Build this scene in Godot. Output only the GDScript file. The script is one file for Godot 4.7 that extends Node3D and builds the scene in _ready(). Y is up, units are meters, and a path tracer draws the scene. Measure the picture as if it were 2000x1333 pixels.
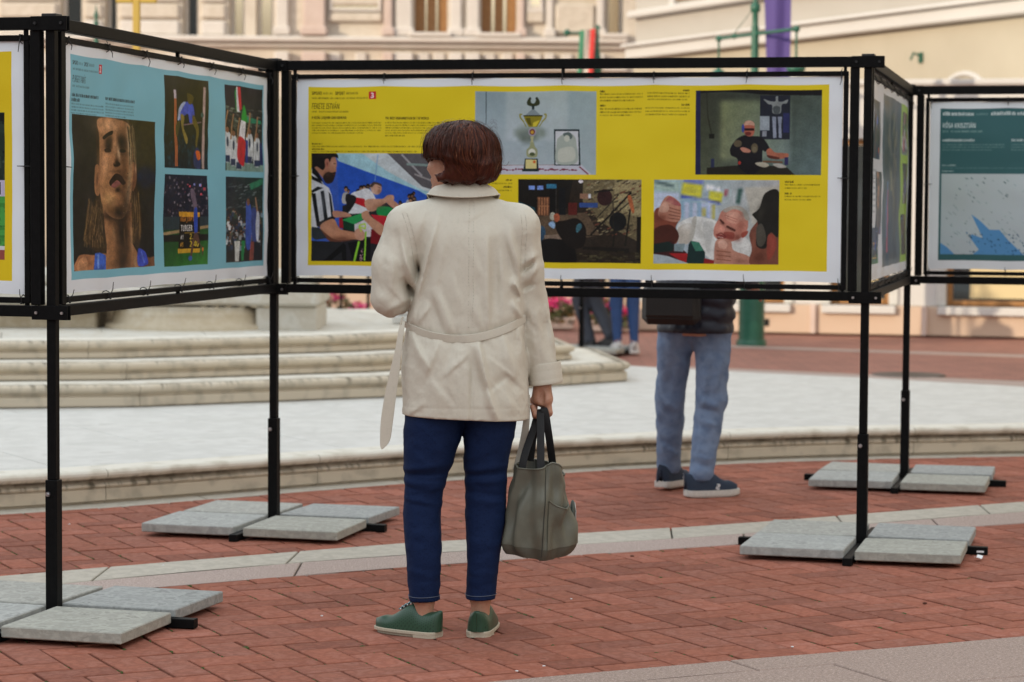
extends Node3D
# A square with an outdoor photo exhibition: a woman in a beige trench coat reads a yellow banner.

var M := {}
var used := {}
var rng := RandomNumberGenerator.new()

func _ready() -> void:
	rng.seed = 7
	camera_and_sky()
	materials()
	ground()
	fountain()
	added_shade_houses()
	left_building()
	right_building()
	exhibition()
	street_furniture()
	woman()
	passers_by()
	litter()

func camera_and_sky() -> void:
	var cam := Camera3D.new()
	cam.name = "camera"
	cam.position = Vector3(0, 1.355, 0)
	cam.basis = Basis(Vector3.RIGHT, -0.05572) * Basis(Vector3.BACK, 0.0065)
	var lens := CameraAttributesPhysical.new()
	lens.frustum_focal_length = 85.71
	lens.frustum_focus_distance = 7.6
	lens.frustum_near = 0.1
	lens.frustum_far = 400.0
	lens.exposure_aperture = 4.6
	cam.attributes = lens
	cam.fov = 15.943
	cam.near = 0.1
	cam.far = 400.0
	cam.current = true
	add_child(cam)
	var sky := ProceduralSkyMaterial.new()
	sky.sky_top_color = Color(0.87, 0.90, 0.925)
	sky.sky_horizon_color = Color(0.96, 0.945, 0.92)
	sky.sky_curve = 0.2
	sky.ground_bottom_color = Color(0.34, 0.30, 0.27)
	sky.ground_horizon_color = Color(0.60, 0.55, 0.50)
	sky.sun_angle_max = 12.0
	var env := Environment.new()
	env.background_mode = Environment.BG_SKY
	env.sky = Sky.new()
	env.sky.sky_material = sky
	env.background_energy_multiplier = 1.15
	env.tonemap_mode = Environment.TONE_MAPPER_LINEAR
	env.tonemap_exposure = 1.5
	env.sdfgi_enabled = true
	env.ssao_enabled = true
	env.ssil_enabled = true
	var we := WorldEnvironment.new()
	we.name = "world_environment"
	we.environment = env
	add_child(we)
	var sun := DirectionalLight3D.new()
	sun.name = "sun"
	# late sun over the added roofs at the left behind the camera: it reaches only the far upper walls
	sun.light_energy = 0.72
	sun.light_color = Color(1.0, 0.93, 0.82)
	sun.light_angular_distance = 0.6
	sun.shadow_enabled = true
	sun.basis = Basis.looking_at(Vector3(0.768, -0.2455, -0.616))
	add_child(sun)

# ---------------------------------------------------------------- names and tags
func numbered(called: String) -> String:
	var n: int = used.get(called, 0)
	used[called] = n + 1
	return called if n == 0 else "%s_%03d" % [called, n]

func tag(o: Node3D, label: String, category: String, group := "") -> void:
	o.set_meta("label", label)
	o.set_meta("category", category)
	if group != "":
		o.set_meta("group", group)

func thing(called: String, label: String, category: String, at := Vector3.ZERO, turn := 0.0, group := "") -> Node3D:
	var o := Node3D.new()
	o.name = numbered(called)
	add_child(o)
	o.position = at
	o.rotation.y = turn
	tag(o, label, category, group)
	return o

func piece(called: String, mesh: Mesh, m: Material, parent: Node3D = null) -> MeshInstance3D:
	var o := MeshInstance3D.new()
	o.mesh = mesh
	o.material_override = m
	if parent == null:
		o.name = numbered(called)
		add_child(o)
	else:
		var n := 0
		var want := called
		while parent.has_node(NodePath(want)):
			n += 1
			want = "%s_%03d" % [called, n]
		o.name = want
		parent.add_child(o, true)
	return o

func setting(called: String, mesh: Mesh, m: Material) -> MeshInstance3D:
	var o := piece(called, mesh, m)
	o.set_meta("kind", "structure")
	return o

# many alike children of one parent, numbered without searching
func row_piece(called: String, i: int, mesh: Mesh, m: Material, parent: Node3D, at: Vector3, turn: float) -> void:
	var o := MeshInstance3D.new()
	o.name = called if i == 0 else "%s_%03d" % [called, i]
	o.mesh = mesh
	o.material_override = m
	o.position = at
	o.rotation.y = turn
	parent.add_child(o)

# ---------------------------------------------------------------- mesh builder
class MB:
	var v := PackedVector3Array()
	var n := PackedVector3Array()
	var t := PackedVector2Array()
	var c := PackedColorArray()
	var ix := PackedInt32Array()
	var col := Color(1, 1, 1)
	func vert(p: Vector3, q: Vector3, uv := Vector2.ZERO) -> int:
		v.append(p); n.append(q); t.append(uv); c.append(col)
		return v.size() - 1
	# corners anticlockwise seen from outside
	func quad(a: Vector3, b: Vector3, d: Vector3, e: Vector3, ua := Vector2(0, 1), ub := Vector2(1, 1), ud := Vector2(1, 0), ue := Vector2(0, 0)) -> void:
		var q := (d - a).cross(e - b).normalized()
		var i := v.size()
		vert(a, q, ua); vert(b, q, ub); vert(d, q, ud); vert(e, q, ue)
		ix.append_array(PackedInt32Array([i, i + 2, i + 1, i, i + 3, i + 2]))
	func tri(a: Vector3, b: Vector3, d: Vector3) -> void:
		var q := (b - a).cross(d - a).normalized()
		var i := v.size()
		vert(a, q); vert(b, q); vert(d, q)
		ix.append_array(PackedInt32Array([i, i + 2, i + 1]))
	# the same, turned so that it looks away from o
	func out_quad(o: Vector3, a: Vector3, b: Vector3, d: Vector3, e: Vector3) -> void:
		if (d - a).cross(e - b).dot((a + d) * 0.5 - o) < 0.0:
			quad(a, e, d, b)
		else:
			quad(a, b, d, e)
	func box(o: Vector3, size: Vector3, bevel := 0.0, basis := Basis.IDENTITY) -> void:
		var h := size * 0.5
		var b := minf(bevel, minf(h.x, minf(h.y, h.z)) * 0.9)
		var p := []
		for sx in [-1.0, 1.0]:
			for sy in [-1.0, 1.0]:
				for sz in [-1.0, 1.0]:
					p.append([o + basis * Vector3(sx * h.x, sy * (h.y - b), sz * (h.z - b)), o + basis * Vector3(sx * (h.x - b), sy * h.y, sz * (h.z - b)), o + basis * Vector3(sx * (h.x - b), sy * (h.y - b), sz * h.z)])
		for s in [0, 4]:
			out_quad(o, p[s][0], p[s + 1][0], p[s + 3][0], p[s + 2][0])
		for s in [0, 2]:
			out_quad(o, p[s][1], p[s + 1][1], p[s + 5][1], p[s + 4][1])
		for s in [0, 1]:
			out_quad(o, p[s][2], p[s + 2][2], p[s + 6][2], p[s + 4][2])
		if b > 0.0:
			for e in [[0, 1, 0, 1], [2, 3, 0, 1], [4, 5, 0, 1], [6, 7, 0, 1], [0, 2, 0, 2], [1, 3, 0, 2], [4, 6, 0, 2], [5, 7, 0, 2], [0, 4, 1, 2], [1, 5, 1, 2], [2, 6, 1, 2], [3, 7, 1, 2]]:
				out_quad(o, p[e[0]][e[2]], p[e[1]][e[2]], p[e[1]][e[3]], p[e[0]][e[3]])
			for k in p:
				if (k[1] - k[0]).cross(k[2] - k[0]).dot(k[0] - o) < 0.0:
					tri(k[0], k[2], k[1])
				else:
					tri(k[0], k[1], k[2])
	# a straight bar of square section between two points
	func bar(a: Vector3, b: Vector3, w: float, h: float, bevel := 0.002, up := Vector3.UP) -> void:
		var z := (b - a).normalized()
		var x := up.cross(z).normalized()
		if x.length() < 0.5:
			x = Vector3.RIGHT
		var y := z.cross(x)
		box((a + b) * 0.5, Vector3(w, h, a.distance_to(b)), bevel, Basis(x, y, z))
	# convex polygon (x, z) anticlockwise seen from above, between heights, the upper edge chamfered
	func slab(poly: PackedVector2Array, y0: float, y1: float, chamfer := 0.0) -> void:
		var k := poly.size()
		var area := 0.0
		for i in k:
			area += poly[i].cross(poly[(i + 1) % k])
		if area > 0.0:
			poly = poly.duplicate()
			poly.reverse()
		var inner := PackedVector2Array()
		for i in k:
			var e0 := (poly[i] - poly[(i + k - 1) % k]).normalized()
			var e1 := (poly[(i + 1) % k] - poly[i]).normalized()
			var n0 := Vector2(e0.y, -e0.x)
			var n1 := Vector2(e1.y, -e1.x)
			var m := (n0 + n1)
			inner.append(poly[i] + m * (chamfer / maxf(0.3, 1.0 + n0.dot(n1))))
		var i0 := v.size()
		for i in k:
			vert(Vector3(inner[i].x, y1, inner[i].y), Vector3.UP, inner[i])
		for i in range(1, k - 1):
			ix.append_array(PackedInt32Array([i0, i0 + i + 1, i0 + i]))
		for i in k:
			var j := (i + 1) % k
			var a := Vector3(poly[i].x, y1 - chamfer, poly[i].y)
			var b := Vector3(poly[j].x, y1 - chamfer, poly[j].y)
			quad(Vector3(a.x, y0, a.z), Vector3(b.x, y0, b.z), b, a)
			if chamfer > 0.0:
				quad(a, b, Vector3(inner[j].x, y1, inner[j].y), Vector3(inner[i].x, y1, inner[i].y))
	# rings of points, smooth; each ring an array of Vector3 of the same size
	func skin(rings: Array, closed := true, caps := false) -> void:
		var k: int = rings[0].size()
		var r := rings.size()
		var i0 := v.size()
		for j in r:
			for i in k:
				var ring: Array = rings[j]
				var before: Vector3 = ring[(i + k - 1) % k] if closed or i > 0 else ring[i]
				var after: Vector3 = ring[(i + 1) % k] if closed or i < k - 1 else ring[i]
				var lower: Vector3 = rings[maxi(j - 1, 0)][i]
				var upper: Vector3 = rings[mini(j + 1, r - 1)][i]
				vert(ring[i], (after - before).cross(upper - lower).normalized(), Vector2(float(i) / k, float(j) / maxf(1.0, r - 1.0)))
		for j in r - 1:
			for i in (k if closed else k - 1):
				var a := i0 + j * k + i
				var b := i0 + j * k + (i + 1) % k
				ix.append_array(PackedInt32Array([a, b + k, b, a, a + k, b + k]))
		if caps:
			for e in [0, r - 1]:
				var mid := Vector3.ZERO
				for p in rings[e]:
					mid += p / float(k)
				var side: Vector3 = mid - rings[1 if e == 0 else r - 2][0]
				for i in k:
					var a: Vector3 = rings[e][i]
					var b: Vector3 = rings[e][(i + 1) % k]
					if (a - mid).cross(b - mid).dot(side) < 0.0:
						tri(mid, b, a)
					else:
						tri(mid, a, b)
	func tube(pts: Array, rad: Array, sides := 10, caps := true) -> void:
		var rings := []
		var x := Vector3.ZERO
		for j in pts.size():
			var z: Vector3 = (pts[mini(j + 1, pts.size() - 1)] - pts[maxi(j - 1, 0)]).normalized()
			if j == 0:
				x = z.cross(Vector3.UP if absf(z.y) < 0.9 else Vector3.RIGHT).normalized()
			else:
				x = (x - z * x.dot(z)).normalized()
			var y := z.cross(x)
			var ring := []
			var rr: float = rad[mini(j, rad.size() - 1)]
			for i in sides:
				var a := TAU * i / sides
				ring.append(pts[j] + (x * cos(a) + y * sin(a)) * rr)
			rings.append(ring)
		skin(rings, true, caps)
	func lathe(o: Vector3, prof: Array, sides := 24) -> void:
		var rings := []
		for p in prof:
			var ring := []
			for i in sides:
				var a := -TAU * i / sides
				ring.append(o + Vector3(cos(a) * p.x, p.y, sin(a) * p.x))
			rings.append(ring)
		skin(rings)
	# a strip of cloth with thickness: centre line, across vectors (half widths), normals
	func strap(pts: Array, across: Array, thick: float) -> void:
		var rings := []
		for j in pts.size():
			var z: Vector3 = (pts[mini(j + 1, pts.size() - 1)] - pts[maxi(j - 1, 0)]).normalized()
			var ac: Vector3 = across[mini(j, across.size() - 1)]
			var q := z.cross(ac).normalized() * thick * 0.5
			rings.append([pts[j] - ac - q * 0.3, pts[j] - ac * 0.9 - q, pts[j] + ac * 0.9 - q, pts[j] + ac - q * 0.3, pts[j] + ac + q * 0.3, pts[j] + ac * 0.9 + q, pts[j] - ac * 0.9 + q, pts[j] - ac + q * 0.3])
		skin(rings, true, true)
	func ball(o: Vector3, r: Vector3, seg := 10) -> void:
		var rings := []
		for j in range(0, seg / 2 + 1):
			var th := PI * j / (seg / 2)
			var ring := []
			for i in seg:
				var a := -TAU * i / seg
				ring.append(o + Vector3(cos(a) * sin(th) * r.x, -cos(th) * r.y, sin(a) * sin(th) * r.z))
			rings.append(ring)
		skin(rings)
	func mesh(coloured := false) -> ArrayMesh:
		var a := []
		a.resize(Mesh.ARRAY_MAX)
		a[Mesh.ARRAY_VERTEX] = v
		a[Mesh.ARRAY_NORMAL] = n
		a[Mesh.ARRAY_TEX_UV] = t
		if coloured:
			a[Mesh.ARRAY_COLOR] = c
		a[Mesh.ARRAY_INDEX] = ix
		var m := ArrayMesh.new()
		m.add_surface_from_arrays(Mesh.PRIMITIVE_TRIANGLES, a)
		return m

func spline(pts: Array, steps: int) -> Array:
	var out := []
	for i in pts.size() - 1:
		var p0 = pts[maxi(i - 1, 0)]
		var p3 = pts[mini(i + 2, pts.size() - 1)]
		for k in steps:
			out.append(pts[i].cubic_interpolate(pts[i + 1], p0, p3, float(k) / steps))
	out.append(pts[-1])
	return out

# ---------------------------------------------------------------- materials
func lin(r: float, g: float, b: float) -> Color:
	return Color(r, g, b).linear_to_srgb()

func flat(c: Color, rough := 0.8, metal := 0.0) -> StandardMaterial3D:
	var m := StandardMaterial3D.new()
	m.albedo_color = c
	m.roughness = rough
	m.metallic = metal
	return m

func noise_tex(seed_: int, freq: float, ramp: Array, size := 512, octaves := 4, kind := FastNoiseLite.TYPE_SIMPLEX_SMOOTH, stretch := 1.0) -> ImageTexture:
	var f := FastNoiseLite.new()
	f.seed = seed_
	f.noise_type = kind
	f.frequency = freq
	f.fractal_octaves = octaves
	f.fractal_gain = 0.55
	var im := f.get_seamless_image(size, int(size / stretch), false, false, 0.12)
	if stretch != 1.0:
		im.resize(size, size, Image.INTERPOLATE_CUBIC)
	im.convert(Image.FORMAT_L8)
	var lut := PackedByteArray()
	for i in 256:
		var x := i / 255.0 * (ramp.size() - 1)
		var k := mini(int(x), ramp.size() - 2)
		var c: Color = ramp[k].lerp(ramp[k + 1], x - k)
		lut.append_array(PackedByteArray([c.r8, c.g8, c.b8]))
	var src := im.get_data()
	var dst := PackedByteArray()
	dst.resize(src.size() * 3)
	for i in src.size():
		var s := src[i] * 3
		dst[i * 3] = lut[s]
		dst[i * 3 + 1] = lut[s + 1]
		dst[i * 3 + 2] = lut[s + 2]
	return ImageTexture.create_from_image(Image.create_from_data(im.get_width(), im.get_height(), false, Image.FORMAT_RGB8, dst))

# a surface whose colour comes from a noise texture laid on in the world (metres per repeat)
func rough_mat(tex: Texture2D, metres: float, rough := 0.85, bump: Texture2D = null, bump_cm := 0.1, world := true, tint := Color.WHITE) -> StandardMaterial3D:
	var m := StandardMaterial3D.new()
	m.albedo_texture = tex
	m.albedo_color = tint
	m.roughness = rough
	m.uv1_triplanar = true
	m.uv1_world_triplanar = world
	m.uv1_scale = Vector3.ONE / metres
	if bump:
		m.heightmap_enabled = true
		m.heightmap_texture = bump
		m.heightmap_scale = bump_cm
	return m

func materials() -> void:
	var g0 := [Color.BLACK, Color.WHITE]
	M.bump = noise_tex(3, 0.02, g0, 512, 5)
	M.grain = noise_tex(4, 0.09, g0, 512, 3)
	M.weave = weave_tex()
	# clay bricks: five tones of one clay
	var clay := noise_tex(11, 0.012, [Color("c2b6b0"), Color("ffffff"), Color("e2d6d0"), Color("fff6f0"), Color("cfc4be")], 512, 6)
	for i in 6:
		var tone: Color = [lin(0.32, 0.132, 0.094), lin(0.365, 0.148, 0.104), lin(0.335, 0.139, 0.098), lin(0.275, 0.117, 0.086), lin(0.39, 0.163, 0.118), lin(0.325, 0.143, 0.106)][i]
		M["brick%d" % i] = rough_mat(clay, 0.55, 0.85, M.grain, 0.09, true, tone)
		M["brick%d" % i].metallic_specular = 0.22
	M.sand = rough_mat(noise_tex(12, 0.03, [lin(0.012, 0.010, 0.007), lin(0.035, 0.028, 0.018), lin(0.018, 0.020, 0.009)], 256), 0.3, 0.95)
	M.moss = flat(lin(0.06, 0.085, 0.018), 0.95)
	M.plaza = plaza_mat()
	M.pale_stone = rough_mat(noise_tex(13, 0.014, [lin(0.33, 0.30, 0.245), lin(0.47, 0.43, 0.36), lin(0.38, 0.345, 0.285), lin(0.52, 0.48, 0.41)], 512, 6), 0.7, 0.75, M.grain, 0.06)
	M.granite = rough_mat(noise_tex(14, 0.11, [lin(0.435, 0.324, 0.279), lin(0.131, 0.097, 0.082), lin(0.493, 0.373, 0.326), lin(0.217, 0.159, 0.136), lin(0.667, 0.524, 0.462), lin(0.160, 0.117, 0.102), lin(0.754, 0.621, 0.558)], 512, 3), 0.55, 0.7, M.grain, 0.05)
	M.granite_worn = rough_mat(noise_tex(15, 0.085, [lin(0.338, 0.234, 0.186), lin(0.121, 0.091, 0.077), lin(0.405, 0.286, 0.230), lin(0.203, 0.150, 0.128), lin(0.540, 0.403, 0.339), lin(0.149, 0.111, 0.096), lin(0.702, 0.585, 0.525)], 512, 4), 0.6, 0.72, M.grain, 0.08)
	M.limestone = rough_mat(noise_tex(16, 0.008, [lin(0.46, 0.445, 0.41), lin(0.60, 0.59, 0.555), lin(0.52, 0.51, 0.475), lin(0.64, 0.63, 0.60)], 512, 6), 1.6, 0.6, M.grain, 0.04)
	M.step_stone = rough_mat(noise_tex(17, 0.010, [lin(0.46, 0.43, 0.36), lin(0.58, 0.56, 0.50), lin(0.50, 0.46, 0.38), lin(0.60, 0.58, 0.53)], 512, 6), 1.1, 0.75, M.grain, 0.06)
	M.step_warm = rough_mat(noise_tex(18, 0.010, [lin(0.42, 0.34, 0.23), lin(0.55, 0.48, 0.36), lin(0.46, 0.38, 0.26), lin(0.58, 0.53, 0.44)], 512, 6), 1.1, 0.75, M.grain, 0.06)
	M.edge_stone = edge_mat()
	M.concrete = []
	for i in 4:
		var base: Color = [Color(0.36, 0.355, 0.31), Color(0.37, 0.375, 0.355), Color(0.32, 0.328, 0.315), Color(0.37, 0.365, 0.33)][i]
		var ramp := []
		for k in [0.55, 1.0, 0.82, 1.1, 0.7, 1.25]:
			ramp.append(lin(base.r * k, base.g * k, base.b * k))
		M.concrete.append(rough_mat(noise_tex(20 + i, 0.011, ramp, 512, 7), 0.6, 0.9, M.grain, 0.12))
	M.black_steel = rough_mat(noise_tex(26, 0.05, [lin(0.004, 0.004, 0.0042), lin(0.0075, 0.0075, 0.0078)], 256), 0.4, 0.5)
	M.black_steel.metallic_specular = 0.2
	M.black_plastic = flat(lin(0.008, 0.008, 0.009), 0.5)
	M.zinc = flat(lin(0.55, 0.56, 0.58), 0.32, 1.0)
	M.white_paper = flat(lin(0.75, 0.75, 0.76), 0.7)

func weave_tex() -> ImageTexture:
	var im := Image.create(128, 128, false, Image.FORMAT_RGB8)
	var r := RandomNumberGenerator.new()
	r.seed = 5
	var warp := []
	for i in 128:
		warp.append(r.randf_range(-0.12, 0.12))
	for y in 128:
		for x in 128:
			var a := sin(TAU * x / 4.0) * (1.0 if (y / 2) % 2 == 0 else -1.0)
			var g: float = 0.5 + 0.22 * a + warp[x] + warp[(y * 3) % 128] * 0.7 + r.randf_range(-0.06, 0.06)
			im.set_pixel(x, y, Color(g, g, g))
	return ImageTexture.create_from_image(im)

# distant paving: bricks too small to tell apart, only tone and joints
func plaza_mat() -> StandardMaterial3D:
	var s := 512
	var im := Image.create(s, s, false, Image.FORMAT_RGB8)
	im.fill(lin(0.10, 0.06, 0.045))
	var r := RandomNumberGenerator.new()
	r.seed = 9
	for j in 16:
		for i in 8:
			var k := r.randf_range(0.78, 1.1)
			var x := i * 64 + (j % 2) * 32
			var c := lin(0.32 * k, 0.135 * k, 0.098 * k)
			for w in [0, s]:
				im.fill_rect(Rect2i(x + 1 - w, j * 32 + 1, 62, 30), c)
	return rough_mat(ImageTexture.create_from_image(im), 1.84, 0.8)

# dressed stone edge: v runs down the moulding; weathered, with a dark line in the recess, drips and a dark foot
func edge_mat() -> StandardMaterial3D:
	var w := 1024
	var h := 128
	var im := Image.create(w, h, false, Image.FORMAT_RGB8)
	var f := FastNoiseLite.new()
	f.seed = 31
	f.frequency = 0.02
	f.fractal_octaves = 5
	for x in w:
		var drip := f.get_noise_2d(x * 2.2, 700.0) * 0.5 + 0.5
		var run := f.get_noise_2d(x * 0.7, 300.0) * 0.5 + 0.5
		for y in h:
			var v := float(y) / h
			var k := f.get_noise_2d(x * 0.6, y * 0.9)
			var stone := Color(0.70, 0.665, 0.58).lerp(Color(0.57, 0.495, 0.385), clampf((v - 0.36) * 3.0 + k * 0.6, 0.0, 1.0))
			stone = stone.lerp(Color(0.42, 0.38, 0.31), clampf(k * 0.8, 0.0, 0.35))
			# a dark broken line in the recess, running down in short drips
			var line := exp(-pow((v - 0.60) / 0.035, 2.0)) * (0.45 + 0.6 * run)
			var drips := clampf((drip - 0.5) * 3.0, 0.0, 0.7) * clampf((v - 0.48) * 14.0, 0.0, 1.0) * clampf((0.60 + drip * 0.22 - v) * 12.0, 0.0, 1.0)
			var foot := clampf((v - 0.945) * 16.0, 0.0, 0.8)  # darker along the foot of the stone
			var darkness := clampf(maxf(maxf(line, drips), foot) + clampf(k * 0.35, 0.0, 0.2) * clampf((v - 0.45) * 6.0, 0.0, 1.0), 0.0, 0.88)
			im.set_pixel(x, y, stone.lerp(Color(0.075, 0.062, 0.04), darkness).linear_to_srgb())
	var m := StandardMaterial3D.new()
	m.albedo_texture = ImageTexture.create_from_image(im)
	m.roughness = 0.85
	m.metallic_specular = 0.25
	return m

# ---------------------------------------------------------------- distance fields meshed by surface nets
class Field:
	var o: Vector3
	var h: float
	var nx: int
	var ny: int
	var nz: int
	var f := PackedFloat32Array()
	func _init(lo: Vector3, hi: Vector3, cell: float) -> void:
		o = lo
		h = cell
		nx = int(ceil((hi.x - lo.x) / h)) + 1
		ny = int(ceil((hi.y - lo.y) / h)) + 1
		nz = int(ceil((hi.z - lo.z) / h)) + 1
		f.resize(nx * ny * nz)
		f.fill(1.0)
	func span(lo: Vector3, hi: Vector3) -> Array:
		return [clampi(int((lo.x - o.x) / h), 0, nx - 1), clampi(int((hi.x - o.x) / h) + 1, 0, nx - 1), clampi(int((lo.y - o.y) / h), 0, ny - 1), clampi(int((hi.y - o.y) / h) + 1, 0, ny - 1), clampi(int((lo.z - o.z) / h), 0, nz - 1), clampi(int((hi.z - o.z) / h) + 1, 0, nz - 1)]
	# tapered capsule, joined with a smooth minimum of width k
	func cap(a: Vector3, b: Vector3, ra: float, rb: float, k := 0.02) -> void:
		var m := maxf(ra, rb) + k + h * 3.0
		var s := span(a.min(b) - Vector3.ONE * m, a.max(b) + Vector3.ONE * m)
		var ab := b - a
		var inv := 1.0 / maxf(ab.length_squared(), 1e-9)
		var g := f
		f = PackedFloat32Array()
		for y in range(s[2], s[3] + 1):
			for z in range(s[4], s[5] + 1):
				var p := Vector3(o.x + s[0] * h, o.y + y * h, o.z + z * h) - a
				var at: int = (y * nz + z) * nx + s[0]
				for x in range(s[0], s[1] + 1):
					var t := clampf(p.dot(ab) * inv, 0.0, 1.0)
					var d := (p - ab * t).length() - ra - (rb - ra) * t
					var e := g[at]
					var q := k - absf(d - e)
					g[at] = (minf(d, e) - q * q * 0.25 / k) if q > 0.0 else minf(d, e)
					at += 1
					p.x += h
		f = g
	func ell(c: Vector3, r: Vector3, k := 0.02, basis := Basis.IDENTITY, minus := false) -> void:
		var m := maxf(r.x, maxf(r.y, r.z)) + k + h * 3.0
		var s := span(c - Vector3.ONE * m, c + Vector3.ONE * m)
		var back := basis.transposed()
		var g := f
		f = PackedFloat32Array()
		for y in range(s[2], s[3] + 1):
			for z in range(s[4], s[5] + 1):
				var at: int = (y * nz + z) * nx + s[0]
				for x in range(s[0], s[1] + 1):
					var p := back * (Vector3(o.x + x * h, o.y + y * h, o.z + z * h) - c)
					var u := p / r
					var k0 := u.length()
					var k1 := (u / r).length()
					var d := k0 * (k0 - 1.0) / k1 if k1 > 1e-6 else -minf(r.x, minf(r.y, r.z))
					var e := g[at]
					if minus:
						d = -d
						var q2 := k - absf(d - e)
						g[at] = (maxf(d, e) + q2 * q2 * 0.25 / k) if q2 > 0.0 else maxf(d, e)
					else:
						var q := k - absf(d - e)
						g[at] = (minf(d, e) - q * q * 0.25 / k) if q > 0.0 else minf(d, e)
					at += 1
		f = g
	# stacked ovals: levels are [y, centre x, centre z, half width, half depth], lowest first; n is the power of the oval
	func loft(levels: Array, k := 0.02, n := 2.4) -> void:
		var g := f
		f = PackedFloat32Array()
		var y0: float = levels[0][0]
		var y1: float = levels[-1][0]
		for y in ny:
			var yy := o.y + y * h
			if yy < y0 - k - h * 3.0 or yy > y1 + k + h * 3.0:
				continue
			var L := oval(levels, yy)
			var out := maxf(y0 - yy, yy - y1)
			var small: float = minf(L[2], L[3])
			for z in nz:
				var w: float = absf((o.z + z * h - L[1]) / L[3])
				if w > 2.2:
					continue
				var wn: float = pow(w, n)
				var at: int = (y * nz + z) * nx
				for x in nx:
					var u: float = absf((o.x + x * h - L[0]) / L[2])
					if u < 2.2:
						var r: float = pow(pow(u, n) + wn, 1.0 / n)
						var gx: float = pow(u, n - 1.0) / L[2]
						var gz: float = pow(w, n - 1.0) / L[3]
						var gr: float = sqrt(gx * gx + gz * gz) / maxf(pow(r, n - 1.0), 1e-4)
						var d: float = (r - 1.0) / gr if gr > 1e-4 else -small
						d = maxf(d, -small)
						if out > 0.0:
							d = sqrt(maxf(d, 0.0) * maxf(d, 0.0) + out * out) if d > 0.0 else out
						else:
							d = maxf(d, out)
						var e := g[at + x]
						var q := k - absf(d - e)
						g[at + x] = (minf(d, e) - q * q * 0.25 / k) if q > 0.0 else minf(d, e)
		f = g
	static func oval(levels: Array, y: float) -> Array:
		var i := 0
		while i < levels.size() - 2 and y > levels[i + 1][0]:
			i += 1
		var a: Array = levels[i]
		var b: Array = levels[i + 1]
		var t := clampf((y - a[0]) / (b[0] - a[0]), 0.0, 1.0)
		var p: Array = levels[maxi(i - 1, 0)]
		var q: Array = levels[mini(i + 2, levels.size() - 1)]
		var r := []
		for k in range(1, 5):
			var m0: float = (b[k] - p[k]) / maxf(b[0] - p[0], 1e-5) * (b[0] - a[0])
			var m1: float = (q[k] - a[k]) / maxf(q[0] - a[0], 1e-5) * (b[0] - a[0])
			var t2 := t * t
			var t3 := t2 * t
			r.append((2 * t3 - 3 * t2 + 1) * a[k] + (t3 - 2 * t2 + t) * m0 + (3 * t2 - 2 * t3) * b[k] + (t3 - t2) * m1)
		return r
	# runs d = what.call(position, d) on every cell near the surface
	func shape(what: Callable, reach := 0.03) -> void:
		var g := f
		f = PackedFloat32Array()
		var at := 0
		for y in ny:
			for z in nz:
				for x in nx:
					var d := g[at]
					if d < reach and d > -reach:
						g[at] = what.call(Vector3(o.x + x * h, o.y + y * h, o.z + z * h), d)
					at += 1
		f = g
	func cut(point: Vector3, normal: Vector3) -> void:
		var g := f
		f = PackedFloat32Array()
		var at := 0
		for y in ny:
			for z in nz:
				for x in nx:
					g[at] = maxf(g[at], (Vector3(o.x + x * h, o.y + y * h, o.z + z * h) - point).dot(normal))
					at += 1
		f = g
	func value(p: Vector3) -> float:
		var q := (p - o) / h
		var x := clampi(int(q.x), 0, nx - 2)
		var y := clampi(int(q.y), 0, ny - 2)
		var z := clampi(int(q.z), 0, nz - 2)
		var u := clampf(q.x - x, 0.0, 1.0)
		var v := clampf(q.y - y, 0.0, 1.0)
		var w := clampf(q.z - z, 0.0, 1.0)
		var a := (y * nz + z) * nx + x
		var b := a + nx
		var c := a + nz * nx
		var d := c + nx
		return lerpf(lerpf(lerpf(f[a], f[a + 1], u), lerpf(f[b], f[b + 1], u), w), lerpf(lerpf(f[c], f[c + 1], u), lerpf(f[d], f[d + 1], u), w), v)
	func slope(p: Vector3) -> Vector3:
		var e := h * 0.75
		return Vector3(value(p + Vector3(e, 0, 0)) - value(p - Vector3(e, 0, 0)), value(p + Vector3(0, e, 0)) - value(p - Vector3(0, e, 0)), value(p + Vector3(0, 0, e)) - value(p - Vector3(0, 0, e))).normalized()
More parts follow.
